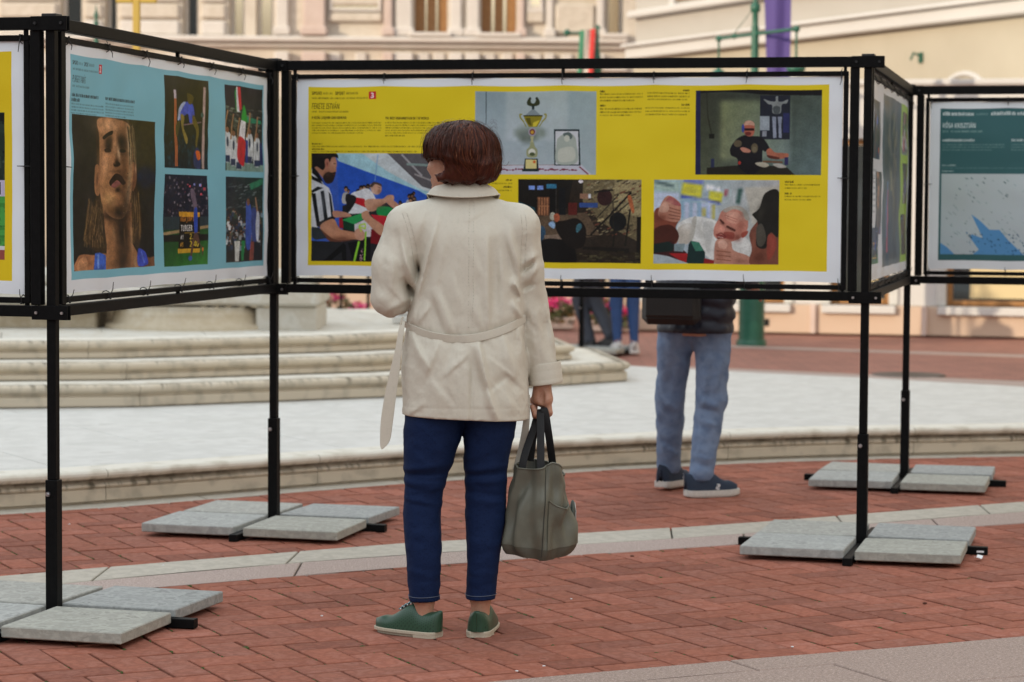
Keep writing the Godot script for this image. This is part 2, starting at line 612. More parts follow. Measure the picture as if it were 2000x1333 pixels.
	# adds the surface to a mesh builder
	func net(mb: MB, tint = null) -> void:
		var base := mb.v.size()
		var id := PackedInt32Array()
		id.resize(nx * ny * nz)
		id.fill(-1)
		var sy := nz * nx
		for y in ny - 1:
			for z in nz - 1:
				var at := (y * nz + z) * nx
				for x in nx - 1:
					var a := f[at]
					if absf(a) < h * 7.5:
						var b := f[at + 1]
						var c := f[at + nx]
						var d := f[at + nx + 1]
						var e := f[at + sy]
						var g := f[at + sy + 1]
						var i := f[at + sy + nx]
						var j := f[at + sy + nx + 1]
						var neg := int(a < 0.0) + int(b < 0.0) + int(c < 0.0) + int(d < 0.0) + int(e < 0.0) + int(g < 0.0) + int(i < 0.0) + int(j < 0.0)
						if neg > 0 and neg < 8:
							var p := Vector3.ZERO
							var k := 0
							if (a < 0.0) != (b < 0.0): p += Vector3(a / (a - b), 0, 0); k += 1
							if (c < 0.0) != (d < 0.0): p += Vector3(c / (c - d), 0, 1); k += 1
							if (e < 0.0) != (g < 0.0): p += Vector3(e / (e - g), 1, 0); k += 1
							if (i < 0.0) != (j < 0.0): p += Vector3(i / (i - j), 1, 1); k += 1
							if (a < 0.0) != (c < 0.0): p += Vector3(0, 0, a / (a - c)); k += 1
							if (b < 0.0) != (d < 0.0): p += Vector3(1, 0, b / (b - d)); k += 1
							if (e < 0.0) != (i < 0.0): p += Vector3(0, 1, e / (e - i)); k += 1
							if (g < 0.0) != (j < 0.0): p += Vector3(1, 1, g / (g - j)); k += 1
							if (a < 0.0) != (e < 0.0): p += Vector3(0, a / (a - e), 0); k += 1
							if (b < 0.0) != (g < 0.0): p += Vector3(1, b / (b - g), 0); k += 1
							if (c < 0.0) != (i < 0.0): p += Vector3(0, c / (c - i), 1); k += 1
							if (d < 0.0) != (j < 0.0): p += Vector3(1, d / (d - j), 1); k += 1
							p = p / k
							id[at] = mb.v.size()
							var w := o + Vector3(x + p.x, y + p.y, z + p.z) * h
							if tint != null:
								mb.col = tint.call(w)
							mb.vert(w, slope(w))
					at += 1
		for y in range(1, ny - 1):
			for z in range(1, nz - 1):
				var at := (y * nz + z) * nx + 1
				for x in range(1, nx - 1):
					var a := f[at]
					if absf(a) < h * 7.5:
						var ina := a < 0.0
						if ina != (f[at + 1] < 0.0):
							turn(mb.ix, id[at - sy - nx], id[at - nx], id[at], id[at - sy], ina)
						if ina != (f[at + nx] < 0.0):
							turn(mb.ix, id[at - sy - 1], id[at - sy], id[at], id[at - 1], ina)
						if ina != (f[at + sy] < 0.0):
							turn(mb.ix, id[at - nx - 1], id[at - 1], id[at], id[at - nx], ina)
					at += 1
		mb.col = Color.WHITE
	static func turn(ix: PackedInt32Array, a: int, b: int, c: int, d: int, outwards: bool) -> void:
		if a < 0 or b < 0 or c < 0 or d < 0:
			return
		if outwards:
			ix.append(a); ix.append(c); ix.append(b); ix.append(a); ix.append(d); ix.append(c)
		else:
			ix.append(a); ix.append(b); ix.append(c); ix.append(a); ix.append(c); ix.append(d)

# ---------------------------------------------------------------- prints: what is printed flat on the banners
class Pic:
	var im: Image
	var k := 1.0      # picture pixels per drawing unit
	var off := Vector2.ZERO
	var ky := 1.0
	func _init(w: int, h: int, c := "ffffff") -> void:
		im = Image.create(w, h, false, Image.FORMAT_RGB8)
		im.fill(Color(c))
	# drawing units: a window x0 y0 x1 y1 of a sketch fills the picture
	func window(x0: float, y0: float, x1: float, y1: float) -> void:
		off = Vector2(x0, y0)
		k = im.get_width() / (x1 - x0)
		ky = im.get_height() / (y1 - y0)
	func pl(a: Array, c) -> void:
		var p := PackedVector2Array()
		for i in range(0, a.size() - 1, 2):
			p.append(Vector2((a[i] - off.x) * k, (a[i + 1] - off.y) * ky))
		fill(p, Color(c))
	# smooth closed outline through the points
	func sm(a: Array, c) -> void:
		var p := []
		var n := a.size() / 2
		for i in n:
			p.append(Vector2((a[i * 2] - off.x) * k, (a[i * 2 + 1] - off.y) * ky))
		var out := PackedVector2Array()
		for i in n:
			for s in 6:
				out.append(p[i].cubic_interpolate(p[(i + 1) % n], p[(i + n - 1) % n], p[(i + 2) % n], s / 6.0))
		fill(out, Color(c))
	func fill(p: PackedVector2Array, c: Color) -> void:
		var lo := 1e9
		var hi := -1e9
		for q in p:
			lo = minf(lo, q.y)
			hi = maxf(hi, q.y)
		for y in range(maxi(0, int(lo)), mini(im.get_height() - 1, int(hi)) + 1):
			var xs := []
			var yy := y + 0.5
			for i in p.size():
				var a := p[i]
				var b := p[(i + 1) % p.size()]
				if (a.y <= yy) != (b.y <= yy):
					xs.append(a.x + (yy - a.y) / (b.y - a.y) * (b.x - a.x))
			xs.sort()
			for i in range(0, xs.size() - 1, 2):
				var x0 := maxi(0, roundi(xs[i]))
				var x1 := mini(im.get_width(), roundi(xs[i + 1]))
				if x1 > x0:
					if c.a < 1.0:
						for x in range(x0, x1):
							im.set_pixel(x, y, im.get_pixel(x, y).lerp(Color(c, 1.0), c.a))
					else:
						im.fill_rect(Rect2i(x0, y, x1 - x0, 1), c)
	func el(cx: float, cy: float, rx: float, ry: float, c, turn := 0.0) -> void:
		var p := PackedVector2Array()
		for i in 28:
			var a := TAU * i / 28.0
			var q := Vector2(cos(a) * rx, sin(a) * ry).rotated(turn)
			p.append(Vector2((cx + q.x - off.x) * k, (cy + q.y - off.y) * ky))
		fill(p, Color(c))
	func ln(a: Array, w: float, c) -> void:
		for i in range(0, a.size() - 3, 2):
			var p := Vector2(a[i], a[i + 1])
			var q := Vector2(a[i + 2], a[i + 3])
			var n := (q - p).normalized().orthogonal() * w * 0.5
			pl([p.x + n.x, p.y + n.y, q.x + n.x, q.y + n.y, q.x - n.x, q.y - n.y, p.x - n.x, p.y - n.y], c)
	func rc(x0: float, y0: float, x1: float, y1: float, c) -> void:
		pl([x0, y0, x1, y0, x1, y1, x0, y1], c)
	# colours blended between four corners
	func grad(x0: float, y0: float, x1: float, y1: float, a, b, c, d) -> void:
		var q := [Color(a), Color(b), Color(c), Color(d)]
		var r := Rect2i(int((x0 - off.x) * k), int((y0 - off.y) * ky), int((x1 - x0) * k), int((y1 - y0) * ky))
		var g := Image.create(2, 2, false, Image.FORMAT_RGB8)
		for i in 4:
			g.set_pixel(i % 2, i / 2, q[i])
		g.resize(r.size.x * 2, r.size.y * 2, Image.INTERPOLATE_BILINEAR)
		im.blit_rect(g, Rect2i(r.size / 2, r.size), r.position)
	func soft(times: float) -> void:
		var w := im.get_width()
		var h := im.get_height()
		im.resize(maxi(2, int(w / times)), maxi(2, int(h / times)), Image.INTERPOLATE_LANCZOS)
		im.resize(w, h, Image.INTERPOLATE_CUBIC)
	func specks(seed_: int, n: int, x0: float, y0: float, x1: float, y1: float, w: float, h: float, cols: Array, slant := 0.0) -> void:
		var r := RandomNumberGenerator.new()
		r.seed = seed_
		for i in n:
			var x := r.randf_range(x0, x1)
			var y := r.randf_range(y0, y1)
			var s := r.randf_range(0.4, 1.3)
			var c := Color(cols[r.randi() % cols.size()])
			c = c.lerp(Color.BLACK, r.randf() * 0.25)
			pl([x, y, x + w * s, y + slant * w * s, x + w * s, y + h * s + slant * w * s, x, y + h * s], c)
	# a soft patch of colour
	func glow(cx: float, cy: float, rx: float, ry: float, c, strength := 0.8, turn := 0.0) -> void:
		var col := Color(c)
		var o := Vector2((cx - off.x) * k, (cy - off.y) * ky)
		var r := Vector2(rx * k, ry * ky)
		var m := int(maxf(r.x, r.y) * 1.7)
		var ct := cos(-turn)
		var sn := sin(-turn)
		for y in range(maxi(0, int(o.y) - m), mini(im.get_height(), int(o.y) + m)):
			for x in range(maxi(0, int(o.x) - m), mini(im.get_width(), int(o.x) + m)):
				var dx := x - o.x
				var dy := y - o.y
				var u := (dx * ct - dy * sn) / r.x
				var v := (dx * sn + dy * ct) / r.y
				var q := u * u + v * v
				if q < 2.8:
					im.set_pixel(x, y, im.get_pixel(x, y).lerp(col, strength * exp(-q * 1.4)))
	# people seen small: a head, shoulders and shirt each
	func crowd(seed_: int, n: int, x0: float, y0: float, x1: float, y1: float, s: float, shirts: Array) -> void:
		var r := RandomNumberGenerator.new()
		r.seed = seed_
		for i in n:
			var y := lerpf(y0, y1, float(i) / n)
			var x := r.randf_range(x0, x1)
			var q := s * r.randf_range(0.8, 1.2)
			var c := Color(shirts[r.randi() % shirts.size()])
			sm([x - q * 0.8, y + q * 3.0, x - q * 0.75, y + q * 1.1, x, y + q * 0.7, x + q * 0.75, y + q * 1.1, x + q * 0.8, y + q * 3.0], c.lerp(Color.BLACK, r.randf() * 0.3))
			el(x, y, q * 0.42, q * 0.58, Color("b08468").lerp(Color("5a3c2e"), r.randf()))
			sm([x - q * 0.45, y, x - q * 0.3, y - q * 0.6, x + q * 0.3, y - q * 0.6, x + q * 0.45, y, x, y - q * 0.25], Color("1c1614"))
	# soft unevenness of light and grain, as a photograph has
	func fine(seed_: int, amount: float, uneven := 0.17) -> void:
		var f := FastNoiseLite.new()
		f.seed = seed_
		f.frequency = 0.11
		f.fractal_octaves = 3
		var broad := FastNoiseLite.new()
		broad.seed = seed_ + 50
		broad.frequency = 0.022
		broad.fractal_octaves = 3
		for y in im.get_height():
			for x in im.get_width():
				var c := im.get_pixel(x, y)
				var g := 1.0 + f.get_noise_2d(x, y) * amount * 1.6 + broad.get_noise_2d(x, y) * uneven
				im.set_pixel(x, y, Color(c.r * g, c.g * g, c.b * g))
	# lettering, filled from the outlines of a font; returns the width
	func text(s: String, x: float, y: float, height: float, c, font: Font, squeeze := 1.0, lean := 0.0, wide := 0.0) -> float:
		var tm := TextMesh.new()
		tm.font = font
		tm.font_size = 64
		tm.pixel_size = 1.0
		tm.depth = 0.0
		tm.curve_step = 4.0
		tm.text = s
		tm.horizontal_alignment = HORIZONTAL_ALIGNMENT_LEFT
		var a := tm.get_mesh_arrays()
		var v: PackedVector3Array = a[Mesh.ARRAY_VERTEX]
		var ix = a[Mesh.ARRAY_INDEX]
		var lo := Vector2(1e9, 1e9)
		var hi := Vector2(-1e9, -1e9)
		for p in v:
			lo = lo.min(Vector2(p.x, p.y))
			hi = hi.max(Vector2(p.x, p.y))
		var cap := 46.0
		var e := height / cap
		if wide > 0.0:
			squeeze = wide / ((hi.x - lo.x) * e)
		var base := 0.0
		# all the strings here are capitals and figures: their feet are the lowest points
		base = lo.y
		var col := Color(c)
		var count: int = ix.size() if ix != null else v.size()
		for i in range(0, count, 3):
			var p := PackedVector2Array()
			for j in 3:
				var q: Vector3 = v[ix[i + j]] if ix != null else v[i + j]
				var yy := (q.y - base) * e
				p.append(Vector2((x + (q.x - lo.x) * e * squeeze + yy * lean - off.x) * k, (y + height - yy - off.y) * ky))
			fill(p, col)
		return (hi.x - lo.x) * e * squeeze
	# a line of print too small to read
	func tiny(seed_: int, x0: float, x1: float, y: float, h: float, c) -> void:
		var r := RandomNumberGenerator.new()
		r.seed = seed_
		var x := x0
		while x < x1:
			var w := h * r.randf_range(0.9, 4.0)
			var e := minf(x + w, x1)
			var u := x
			while u < e:
				var g := h * r.randf_range(0.3, 0.55)
				rc(u, y + r.randf_range(0.0, 0.25) * h, u + g * 0.62, y + h, c)
				u += g
			x = e + h * 0.5
	func para(seed_: int, x0: float, x1: float, y: float, lines: int, step: float, h: float, c, last := 0.6) -> void:
		for i in lines:
			tiny(seed_ + i * 17, x0, x1 if i < lines - 1 else lerpf(x0, x1, last), y + i * step, h, c)
	func put(p: Pic, x: float, y: float, w: float, h: float) -> void:
		var g: Image = p.im.duplicate()
		g.resize(int(w * k), int(h * ky), Image.INTERPOLATE_LANCZOS)
		im.blit_rect(g, Rect2i(Vector2i.ZERO, g.get_size()), Vector2i(int((x - off.x) * k), int((y - off.y) * ky)))

var bold: SystemFont
var regular: SystemFont

func fonts() -> void:
	bold = SystemFont.new()
	bold.font_names = PackedStringArray(["Droid Sans"])
	bold.font_weight = 700
	regular = SystemFont.new()
	regular.font_names = PackedStringArray(["Droid Sans"])

# a banner sheet in centimetres: 227 wide, 81.5 high, white margin 5 and 3.3
func sheet(field: String) -> Pic:
	var p := Pic.new(1536, 552, "eef4fa")
	p.window(0, 0, 227, 81.5)
	p.rc(5, 3.4, 221.5, 77.2, field)
	return p

func heading(p: Pic, number: String, name_: String, dark: String, dim: String, red: String) -> void:
	p.text("SPORT", 6.6, 5.3, 1.35, dark, bold, 1.0, 0.0, 4.4)
	p.tiny(1, 11.6, 15.6, 5.4, 1.1, dim)
	p.text("SPORT", 16.8, 5.3, 1.35, dark, bold, 1.0, 0.0, 4.2)
	p.tiny(2, 21.6, 26.4, 5.4, 1.1, dim)
	p.tiny(3, 6.6, 30.6, 7.6, 0.85, dim)
	p.rc(31.4, 5.5, 34.4, 8.6, red)
	p.text(number, 32.1, 6.0, 2.1, "ffffff", bold)
	if name_ != "":
		p.text(name_, 6.6, 10.2, 2.3, dark, regular, 1.0, 0.1, 11.8)
	p.tiny(4, 6.6, 8.8, 13.2, 0.9, dim)
	p.tiny(5, 9.8, 22.4, 13.2, 0.9, dim)

func print_yellow() -> Image:
	var p := sheet("ead224")
	heading(p, "3", "FEKETE ISTVÁN", "2a2608", "948616", "cf2330")
	p.text("A VILÁG LEGJOBB SZKANDEROSA", 6.6, 16.0, 1.0, "221f06", bold, 1.0, 0.0, 15.0)
	p.text("THE BEST ARM-WRESTLER IN THE WORLD", 38.4, 16.0, 1.0, "221f06", bold, 1.0, 0.0, 18.6)
	p.para(40, 6.6, 36.6, 18.0, 5, 1.05, 0.6, "8f8314", 0.74)
	p.para(60, 38.4, 68.0, 18.0, 6, 1.05, 0.6, "8f8314", 0.28)
	p.tiny(80, 6.6, 11.0, 26.6, 0.75, "4c450c")
	p.tiny(81, 6.6, 56.0, 27.7, 0.65, "8f8314")
	p.tiny(82, 6.6, 12.0, 28.8, 0.75, "4c450c")
	p.tiny(83, 6.6, 52.0, 29.8, 0.65, "8f8314")
	# captions
	p.tiny(84, 128.8, 131.0, 5.2, 0.8, "2a2608")
	p.para(85, 128.8, 146.5, 6.4, 3, 1.3, 0.7, "8f8314", 0.8)
	p.tiny(86, 128.8, 131.0, 11.0, 0.8, "2a2608")
	p.para(87, 128.8, 146.0, 12.4, 3, 1.3, 0.7, "8f8314", 0.75)
	p.tiny(88, 163.0, 165.6, 5.0, 0.8, "2a2608")
	p.para(89, 148.4, 165.6, 6.2, 3, 1.3, 0.7, "8f8314", 0.95)
	p.tiny(90, 162.4, 165.6, 10.8, 0.8, "2a2608")
	p.para(91, 147.6, 165.6, 12.2, 3, 1.3, 0.7, "8f8314", 0.95)
	p.tiny(92, 90.0, 92.5, 41.2, 0.8, "2a2608")
	p.tiny(93, 82.0, 92.5, 42.6, 0.7, "8f8314")
	p.tiny(94, 89.0, 92.5, 44.0, 0.8, "2a2608")
	p.tiny(95, 78.0, 92.5, 45.4, 0.7, "8f8314")
	p.tiny(96, 204.4, 208.0, 41.4, 0.8, "2a2608")
	p.para(97, 204.4, 218.6, 42.6, 2, 1.3, 0.7, "8f8314", 0.6)
	p.tiny(98, 204.4, 207.0, 46.0, 0.8, "2a2608")
	p.para(99, 204.4, 218.4, 47.2, 2, 1.3, 0.7, "8f8314", 0.75)
	p.put(photo_arm_contest(), 6.6, 31.0, 66.6, 44.6)
	p.put(photo_trophy(), 76.8, 5.7, 50.8, 33.8)
	p.put(photo_dumbbell(), 168.2, 5.6, 50.6, 33.8)
	p.put(photo_gym(), 95.2, 41.2, 51.2, 33.8)
	p.put(photo_grimace(), 151.6, 41.2, 50.7, 33.6)
	return p.im

func photo_arm_contest() -> Pic:
	var p := Pic.new(640, 430, "3a5fc0")
	p.window(55, 50, 1885, 1270)
	p.pl([330, 50, 1885, 50, 1885, 700, 1300, 470, 380, 140], "a6d2e0")
	p.pl([660, 50, 1885, 50, 1885, 620, 1330, 440, 960, 250], "c9d3d8")
	p.pl([960, 50, 1885, 50, 1885, 560, 1370, 420], "5d5a5e")
	p.ln([1130, 60, 1370, 300], 22, "a2a0a4")
	p.ln([1190, 170, 1600, 190], 26, "7f9390")
	p.ln([1280, 280, 1800, 470], 18, "9a9698")
	p.pl([355, 130, 1330, 465, 1500, 560, 1500, 760, 400, 760], "2a58c2")
	p.ln([850, 60, 815, 360], 8, "7fa6d8")
	p.soft(3.0)
	p.crowd(5, 42, 1080, 490, 1880, 640, 42, ["2c2a30", "d8d8da", "6d4a40", "394a58", "a6a29a"])
	p.crowd(6, 9, 440, 430, 760, 500, 46, ["d6d8da", "b03030", "2d2d33", "e0e0e0"])
	p.pl([430, 640, 760, 560, 1100, 640, 1885, 620, 1885, 1270, 430, 1270], "24242a")
	# the contestant in white
	p.sm([490, 690, 520, 520, 620, 470, 740, 450, 830, 590, 760, 700, 540, 730], "dfe3ea")
	p.pl([590, 545, 690, 560, 720, 665, 575, 610], "c01c2a")
	p.sm([490, 530, 590, 540, 560, 640, 480, 720], "1d1d20")
	p.sm([755, 400, 830, 375, 885, 410, 890, 470, 850, 510, 790, 500, 765, 450], "c79a82")
	p.glow(860, 470, 26, 34, "7a5646", 0.8)
	p.ln([845, 428, 880, 436], 7, "5a3a30")
	p.sm([752, 420, 800, 372, 880, 390, 890, 420, 820, 395, 780, 430], "4a3a34")
	p.sm([690, 590, 760, 560, 900, 560, 960, 520, 1030, 520, 1030, 580, 930, 610, 800, 700, 720, 680], "c99a80")
	p.sm([950, 590, 1020, 570, 1120, 650, 1100, 700, 1010, 650], "c39078")
	# table and pads
	p.pl([420, 800, 660, 720, 760, 745, 570, 850], "2fa35a")
	p.pl([420, 800, 570, 850, 570, 930, 440, 900], "123d2a")
	p.sm([850, 650, 1000, 655, 1060, 720, 990, 760, 850, 740], "1f8d4a")
	p.pl([760, 735, 1020, 760, 1300, 800, 1100, 960, 930, 900], "c42836")
	p.pl([570, 850, 700, 790, 790, 880, 760, 990, 690, 990, 570, 920], "d8d6dc")
	p.pl([390, 780, 430, 770, 440, 900, 390, 890], "a01f30")
	p.pl([770, 900, 980, 960, 900, 1080, 760, 1060], "7c1a24")
	p.sm([660, 720, 730, 695, 770, 760, 940, 880, 930, 960, 860, 960, 720, 830, 665, 780], "c69478")
	p.pl([1120, 640, 1885, 700, 1885, 1270, 900, 1270, 1000, 900], "3c3a40")
	# the referee: striped shirt, beard
	p.pl([55, 230, 110, 240, 200, 400, 265, 440, 300, 520, 330, 700, 332, 760, 150, 880, 55, 900], "d7dbe2")
	p.pl([55, 500, 105, 500, 160, 850, 118, 850], "17191d")
	p.pl([165, 480, 205, 470, 262, 830, 218, 845], "17191d")
	p.pl([262, 480, 290, 520, 325, 740, 298, 770], "23262b")
	p.pl([55, 300, 160, 350, 190, 400, 60, 345], "17191d")
	p.pl([55, 470, 130, 425, 200, 440, 60, 500], "1c1f22")
	p.pl([60, 190, 110, 215, 200, 380, 150, 350, 60, 270], "141517")
	p.sm([130, 840, 320, 755, 330, 800, 160, 880], "1b1d20")
	p.sm([90, 190, 190, 90, 320, 80, 352, 120, 358, 185, 352, 215, 352, 250, 335, 300, 300, 370, 240, 380, 190, 330, 150, 280], "b07c62")
	p.glow(310, 160, 50, 50, "cf9c84", 0.8)
	p.glow(240, 280, 60, 60, "8a5c48", 0.7)
	p.sm([200, 300, 250, 262, 300, 268, 345, 262, 338, 310, 305, 378, 240, 392, 200, 350], "31231d")
	p.glow(250, 290, 40, 30, "4e382e", 0.7)
	p.sm([55, 40, 330, 40, 378, 108, 340, 92, 300, 98, 285, 130, 268, 150, 262, 118, 235, 112, 214, 140, 220, 200, 190, 240, 120, 200, 55, 210], "1d1917")
	p.glow(200, 70, 120, 30, "322a26", 0.6)
	p.sm([222, 122, 256, 116, 266, 170, 246, 222, 226, 200], "bd7a66")
	p.glow(243, 170, 12, 30, "7a4438", 0.8)
	p.ln([318, 165, 345, 168], 7, "2a1c18")
	p.ln([312, 288, 345, 290], 6, "7a3c34")
	p.sm([160, 870, 320, 790, 400, 900, 580, 940, 690, 980, 660, 1030, 560, 1020, 330, 1050, 240, 1010], "c58d6e")
	p.sm([160, 900, 330, 1020, 560, 1020, 330, 1055, 230, 1010], "6e4434")
	p.sm([570, 930, 640, 890, 700, 970, 660, 1030, 590, 1010], "cf9d84")
	p.sm([320, 700, 450, 710, 530, 740, 520, 765, 420, 770, 330, 770], "c08c76")
	p.glow(260, 900, 110, 50, "d8a384", 0.6, 0.5)
	p.glow(420, 1010, 150, 30, "6a4030", 0.7)
	p.glow(190, 640, 40, 200, "9aa2ac", 0.45)
	p.glow(740, 500, 80, 60, "f0f2f6", 0.6)
	p.glow(860, 640, 120, 40, "8a5a46", 0.5, -0.3)
	p.glow(830, 440, 40, 40, "daae96", 0.6)
	# dark floor things, straps
	p.pl([55, 1040, 430, 1050, 430, 1270, 55, 1270], "26282b")
	p.pl([60, 880, 150, 890, 240, 1010, 110, 1030, 60, 1000], "333a40")
	p.pl([200, 1270, 440, 1060, 470, 1090, 480, 1270, 430, 1270, 420, 1160, 290, 1270], "0f1012")
	p.pl([490, 1060, 760, 1010, 760, 1270, 560, 1270], "101014")
	p.ln([625, 860, 700, 840, 700, 900, 620, 870, 655, 930], 16, "b6e04a")
	p.ln([625, 1040, 570, 1270], 26, "8fd23c")
	p.ln([705, 930, 700, 1060, 690, 1260], 20, "8fd23c")
	p.specks(7, 40, 630, 1120, 670, 1260, 12, 12, ["d8a8b8", "1a1a1c"])
	p.soft(2.2)
	p.fine(1, 0.05, 0.09)
	return p

func photo_trophy() -> Pic:
	var p := Pic.new(500, 333, "aebcc2")
	p.window(48, 80, 1810, 1295)
	p.grad(48, 80, 1810, 1295, "8fa3ab", "9fb2b4", "b9c4cf", "a5b6bd")
	p.grad(500, 80, 1400, 800, "a7b7ba", "adbdbd", "b6c3cb", "b4c2c8")
	p.soft(14.0)
	p.el(860, 690, 240, 110, "8c9a95")
	p.el(820, 750, 130, 90, "75827c")
	p.soft(16.0)
	p.ln([210, 85, 212, 560], 13, "4f5d63")
	p.pl([300, 1170, 1600, 1150, 1750, 1295, 200, 1295], "c5c8d6")
	p.ln([300, 1165, 1600, 1150], 8, "a58a88")
	var r := RandomNumberGenerator.new()
	r.seed = 3
	for i in 26:
		p.el(440 + i * 43, 1225 + r.randf_range(-8, 8), r.randf_range(10, 34), r.randf_range(5, 15), "7d2c40")
	p.ln([1570, 1180, 1700, 1290], 18, "7d2c40")
	p.pl([1205, 640, 1570, 640, 1588, 1165, 1210, 1165], "202f33")
	p.pl([1225, 662, 1552, 662, 1565, 1150, 1228, 1150], "cfd3da")
	p.sm([1245, 1130, 1240, 860, 1270, 760, 1400, 690, 1500, 740, 1530, 860, 1535, 1120], "a9b4ac")
	p.sm([1340, 700, 1420, 680, 1470, 730, 1450, 780, 1400, 760, 1350, 740], "5c6c6a")
	p.el(1390, 770, 40, 48, "c6cbbf")
	p.sm([1260, 1000, 1300, 920, 1480, 900, 1500, 1080, 1290, 1110], "c3c8bd")
	# the cup
	p.sm([820, 280, 815, 220, 855, 170, 870, 240, 900, 260, 930, 240, 955, 170, 992, 220, 985, 280, 900, 300], "333a20")
	p.el(855, 185, 18, 20, "2a2f26")
	p.el(952, 185, 18, 20, "2a2f26")
	p.pl([880, 290, 920, 290, 916, 350, 884, 350], "1f3030")
	p.pl([880, 345, 918, 345, 1010, 430, 790, 430], "85949a")
	p.pl([760, 435, 1040, 435, 1010, 520, 960, 600, 840, 600, 790, 520], "8e8420")
	p.pl([790, 470, 860, 470, 880, 590, 830, 560], "5c5510")
	p.pl([900, 540, 1000, 500, 950, 590, 900, 600], "d2c23c")
	p.ln([760, 440, 1040, 440], 16, "3b3a14")
	p.ln([770, 530, 715, 470, 705, 415, 740, 420], 20, "96903a")
	p.ln([1030, 530, 1085, 470, 1090, 415, 1060, 420], 20, "96903a")
	p.ln([760, 520, 800, 600], 12, "8a8432")
	p.ln([1040, 520, 990, 600], 12, "8a8432")
	p.el(890, 675, 58, 62, "a89fae")
	p.el(890, 675, 40, 44, "6a3434")
	p.el(890, 680, 24, 26, "c59a3a")
	p.pl([862, 740, 915, 740, 900, 800, 912, 830, 860, 830, 875, 800], "b5b48a")
	p.sm([868, 830, 910, 830, 930, 890, 965, 940, 960, 1030, 890, 1050, 815, 1030, 808, 940, 850, 890], "9aa07a")
	p.el(885, 970, 52, 50, "d9dcd0")
	p.el(890, 1000, 40, 26, "4f5a3c")
	p.pl([785, 1065, 970, 1065, 985, 1220, 765, 1220], "1c2a28")
	p.pl([795, 1075, 955, 1080, 955, 1210, 795, 1210], "dcd08e")
	p.el(920, 1112, 20, 22, "d0662a")
	p.pl([745, 1220, 990, 1218, 990, 1250, 745, 1250], "17292a")
	p.soft(2.2)
	p.fine(2, 0.02, 0.03)
	return p

func photo_dumbbell() -> Pic:
	var p := Pic.new(500, 333, "6f7a62")
	p.window(-105, 90, 1700, 1300)
	p.grad(-105, 90, 1700, 1300, "35382c", "4d5a52", "555c48", "5f7478")
	p.grad(250, 250, 1250, 1100, "77805c", "6f7f70", "7a8264", "788a8a")
	p.soft(20.0)
	p.pl([-105, 90, 1700, 90, 1700, 170, 820, 155, 300, 110, -105, 130], "151417")
	p.pl([-105, 90, -40, 90, -30, 1300, -105, 1300], "23264a")
	p.ln([50, 130, 75, 480, 125, 720], 18, "2f3226")
	p.rc(90, 720, 165, 785, "1b1d18")
	p.rc(820, 165, 1250, 795, "232834")
	p.sm([870, 220, 960, 250, 1040, 250, 1040, 190, 1075, 180, 1080, 250, 1140, 255, 1215, 225, 1200, 280, 1130, 300, 1110, 420, 1000, 420, 990, 310, 930, 290], "848b8c")
	p.sm([1010, 330, 1100, 330, 1095, 420, 1020, 420], "4c5356")
	p.pl([990, 470, 1050, 470, 1050, 600, 1060, 770, 1010, 780, 1000, 600], "8a93a6")
	p.pl([1070, 470, 1135, 470, 1125, 600, 1135, 780, 1090, 770, 1085, 600], "8a93a6")
	p.rc(1150, 420, 1240, 700, "2a2f5a")
	p.rc(820, 465, 955, 668, "9aa6b0")
	p.rc(850, 675, 918, 755, "9298a4")
	p.pl([60, 1200, 600, 1160, 1200, 1180, 1330, 1300, 60, 1300], "25231d")
	p.rc(120, 1070, 170, 1200, "2c3350")
	# man in black with a dumbbell
	p.sm([480, 800, 590, 740, 700, 750, 850, 770, 960, 920, 900, 970, 860, 960, 850, 1180, 740, 1290, 640, 1290, 520, 1180, 500, 1070, 410, 1020, 400, 920], "15141a")
	p.sm([590, 570, 650, 530, 720, 550, 745, 640, 720, 740, 640, 750, 590, 690], "a8604e")
	p.sm([585, 600, 600, 560, 650, 528, 720, 545, 742, 600, 660, 590], "c49a86")
	p.el(578, 640, 20, 60, "3a4a9a")
	p.pl([600, 640, 735, 640, 735, 672, 600, 670], "2c1416")
	p.el(650, 715, 45, 26, "6e2c2a")
	p.el(505, 855, 60, 50, "5c5240")
	p.el(745, 920, 50, 70, "5e5440")
	p.el(745, 940, 34, 40, "6f6650")
	p.sm([540, 920, 600, 910, 690, 950, 670, 985, 580, 975], "b97f6c")
	p.sm([915, 960, 970, 920, 1040, 980, 1170, 990, 1230, 1000, 1220, 1050, 1090, 1075, 960, 1050], "a86650")
	p.sm([930, 1020, 1090, 1050, 1090, 1080, 960, 1060], "59291f")
	p.rc(1180, 1050, 1232, 1160, "2f2c58")
	p.sm([760, 1130, 880, 1120, 960, 1160, 900, 1195, 800, 1170], "aca796")
	p.sm([1010, 1150, 1120, 1140, 1210, 1190, 1100, 1200], "a7a49c")
	p.ln([870, 1110, 1150, 1120], 24, "6b4a34")
	p.el(533, 1130, 22, 26, "a8352c")
	p.soft(2.8)
	p.fine(3, 0.06, 0.1)
	return p

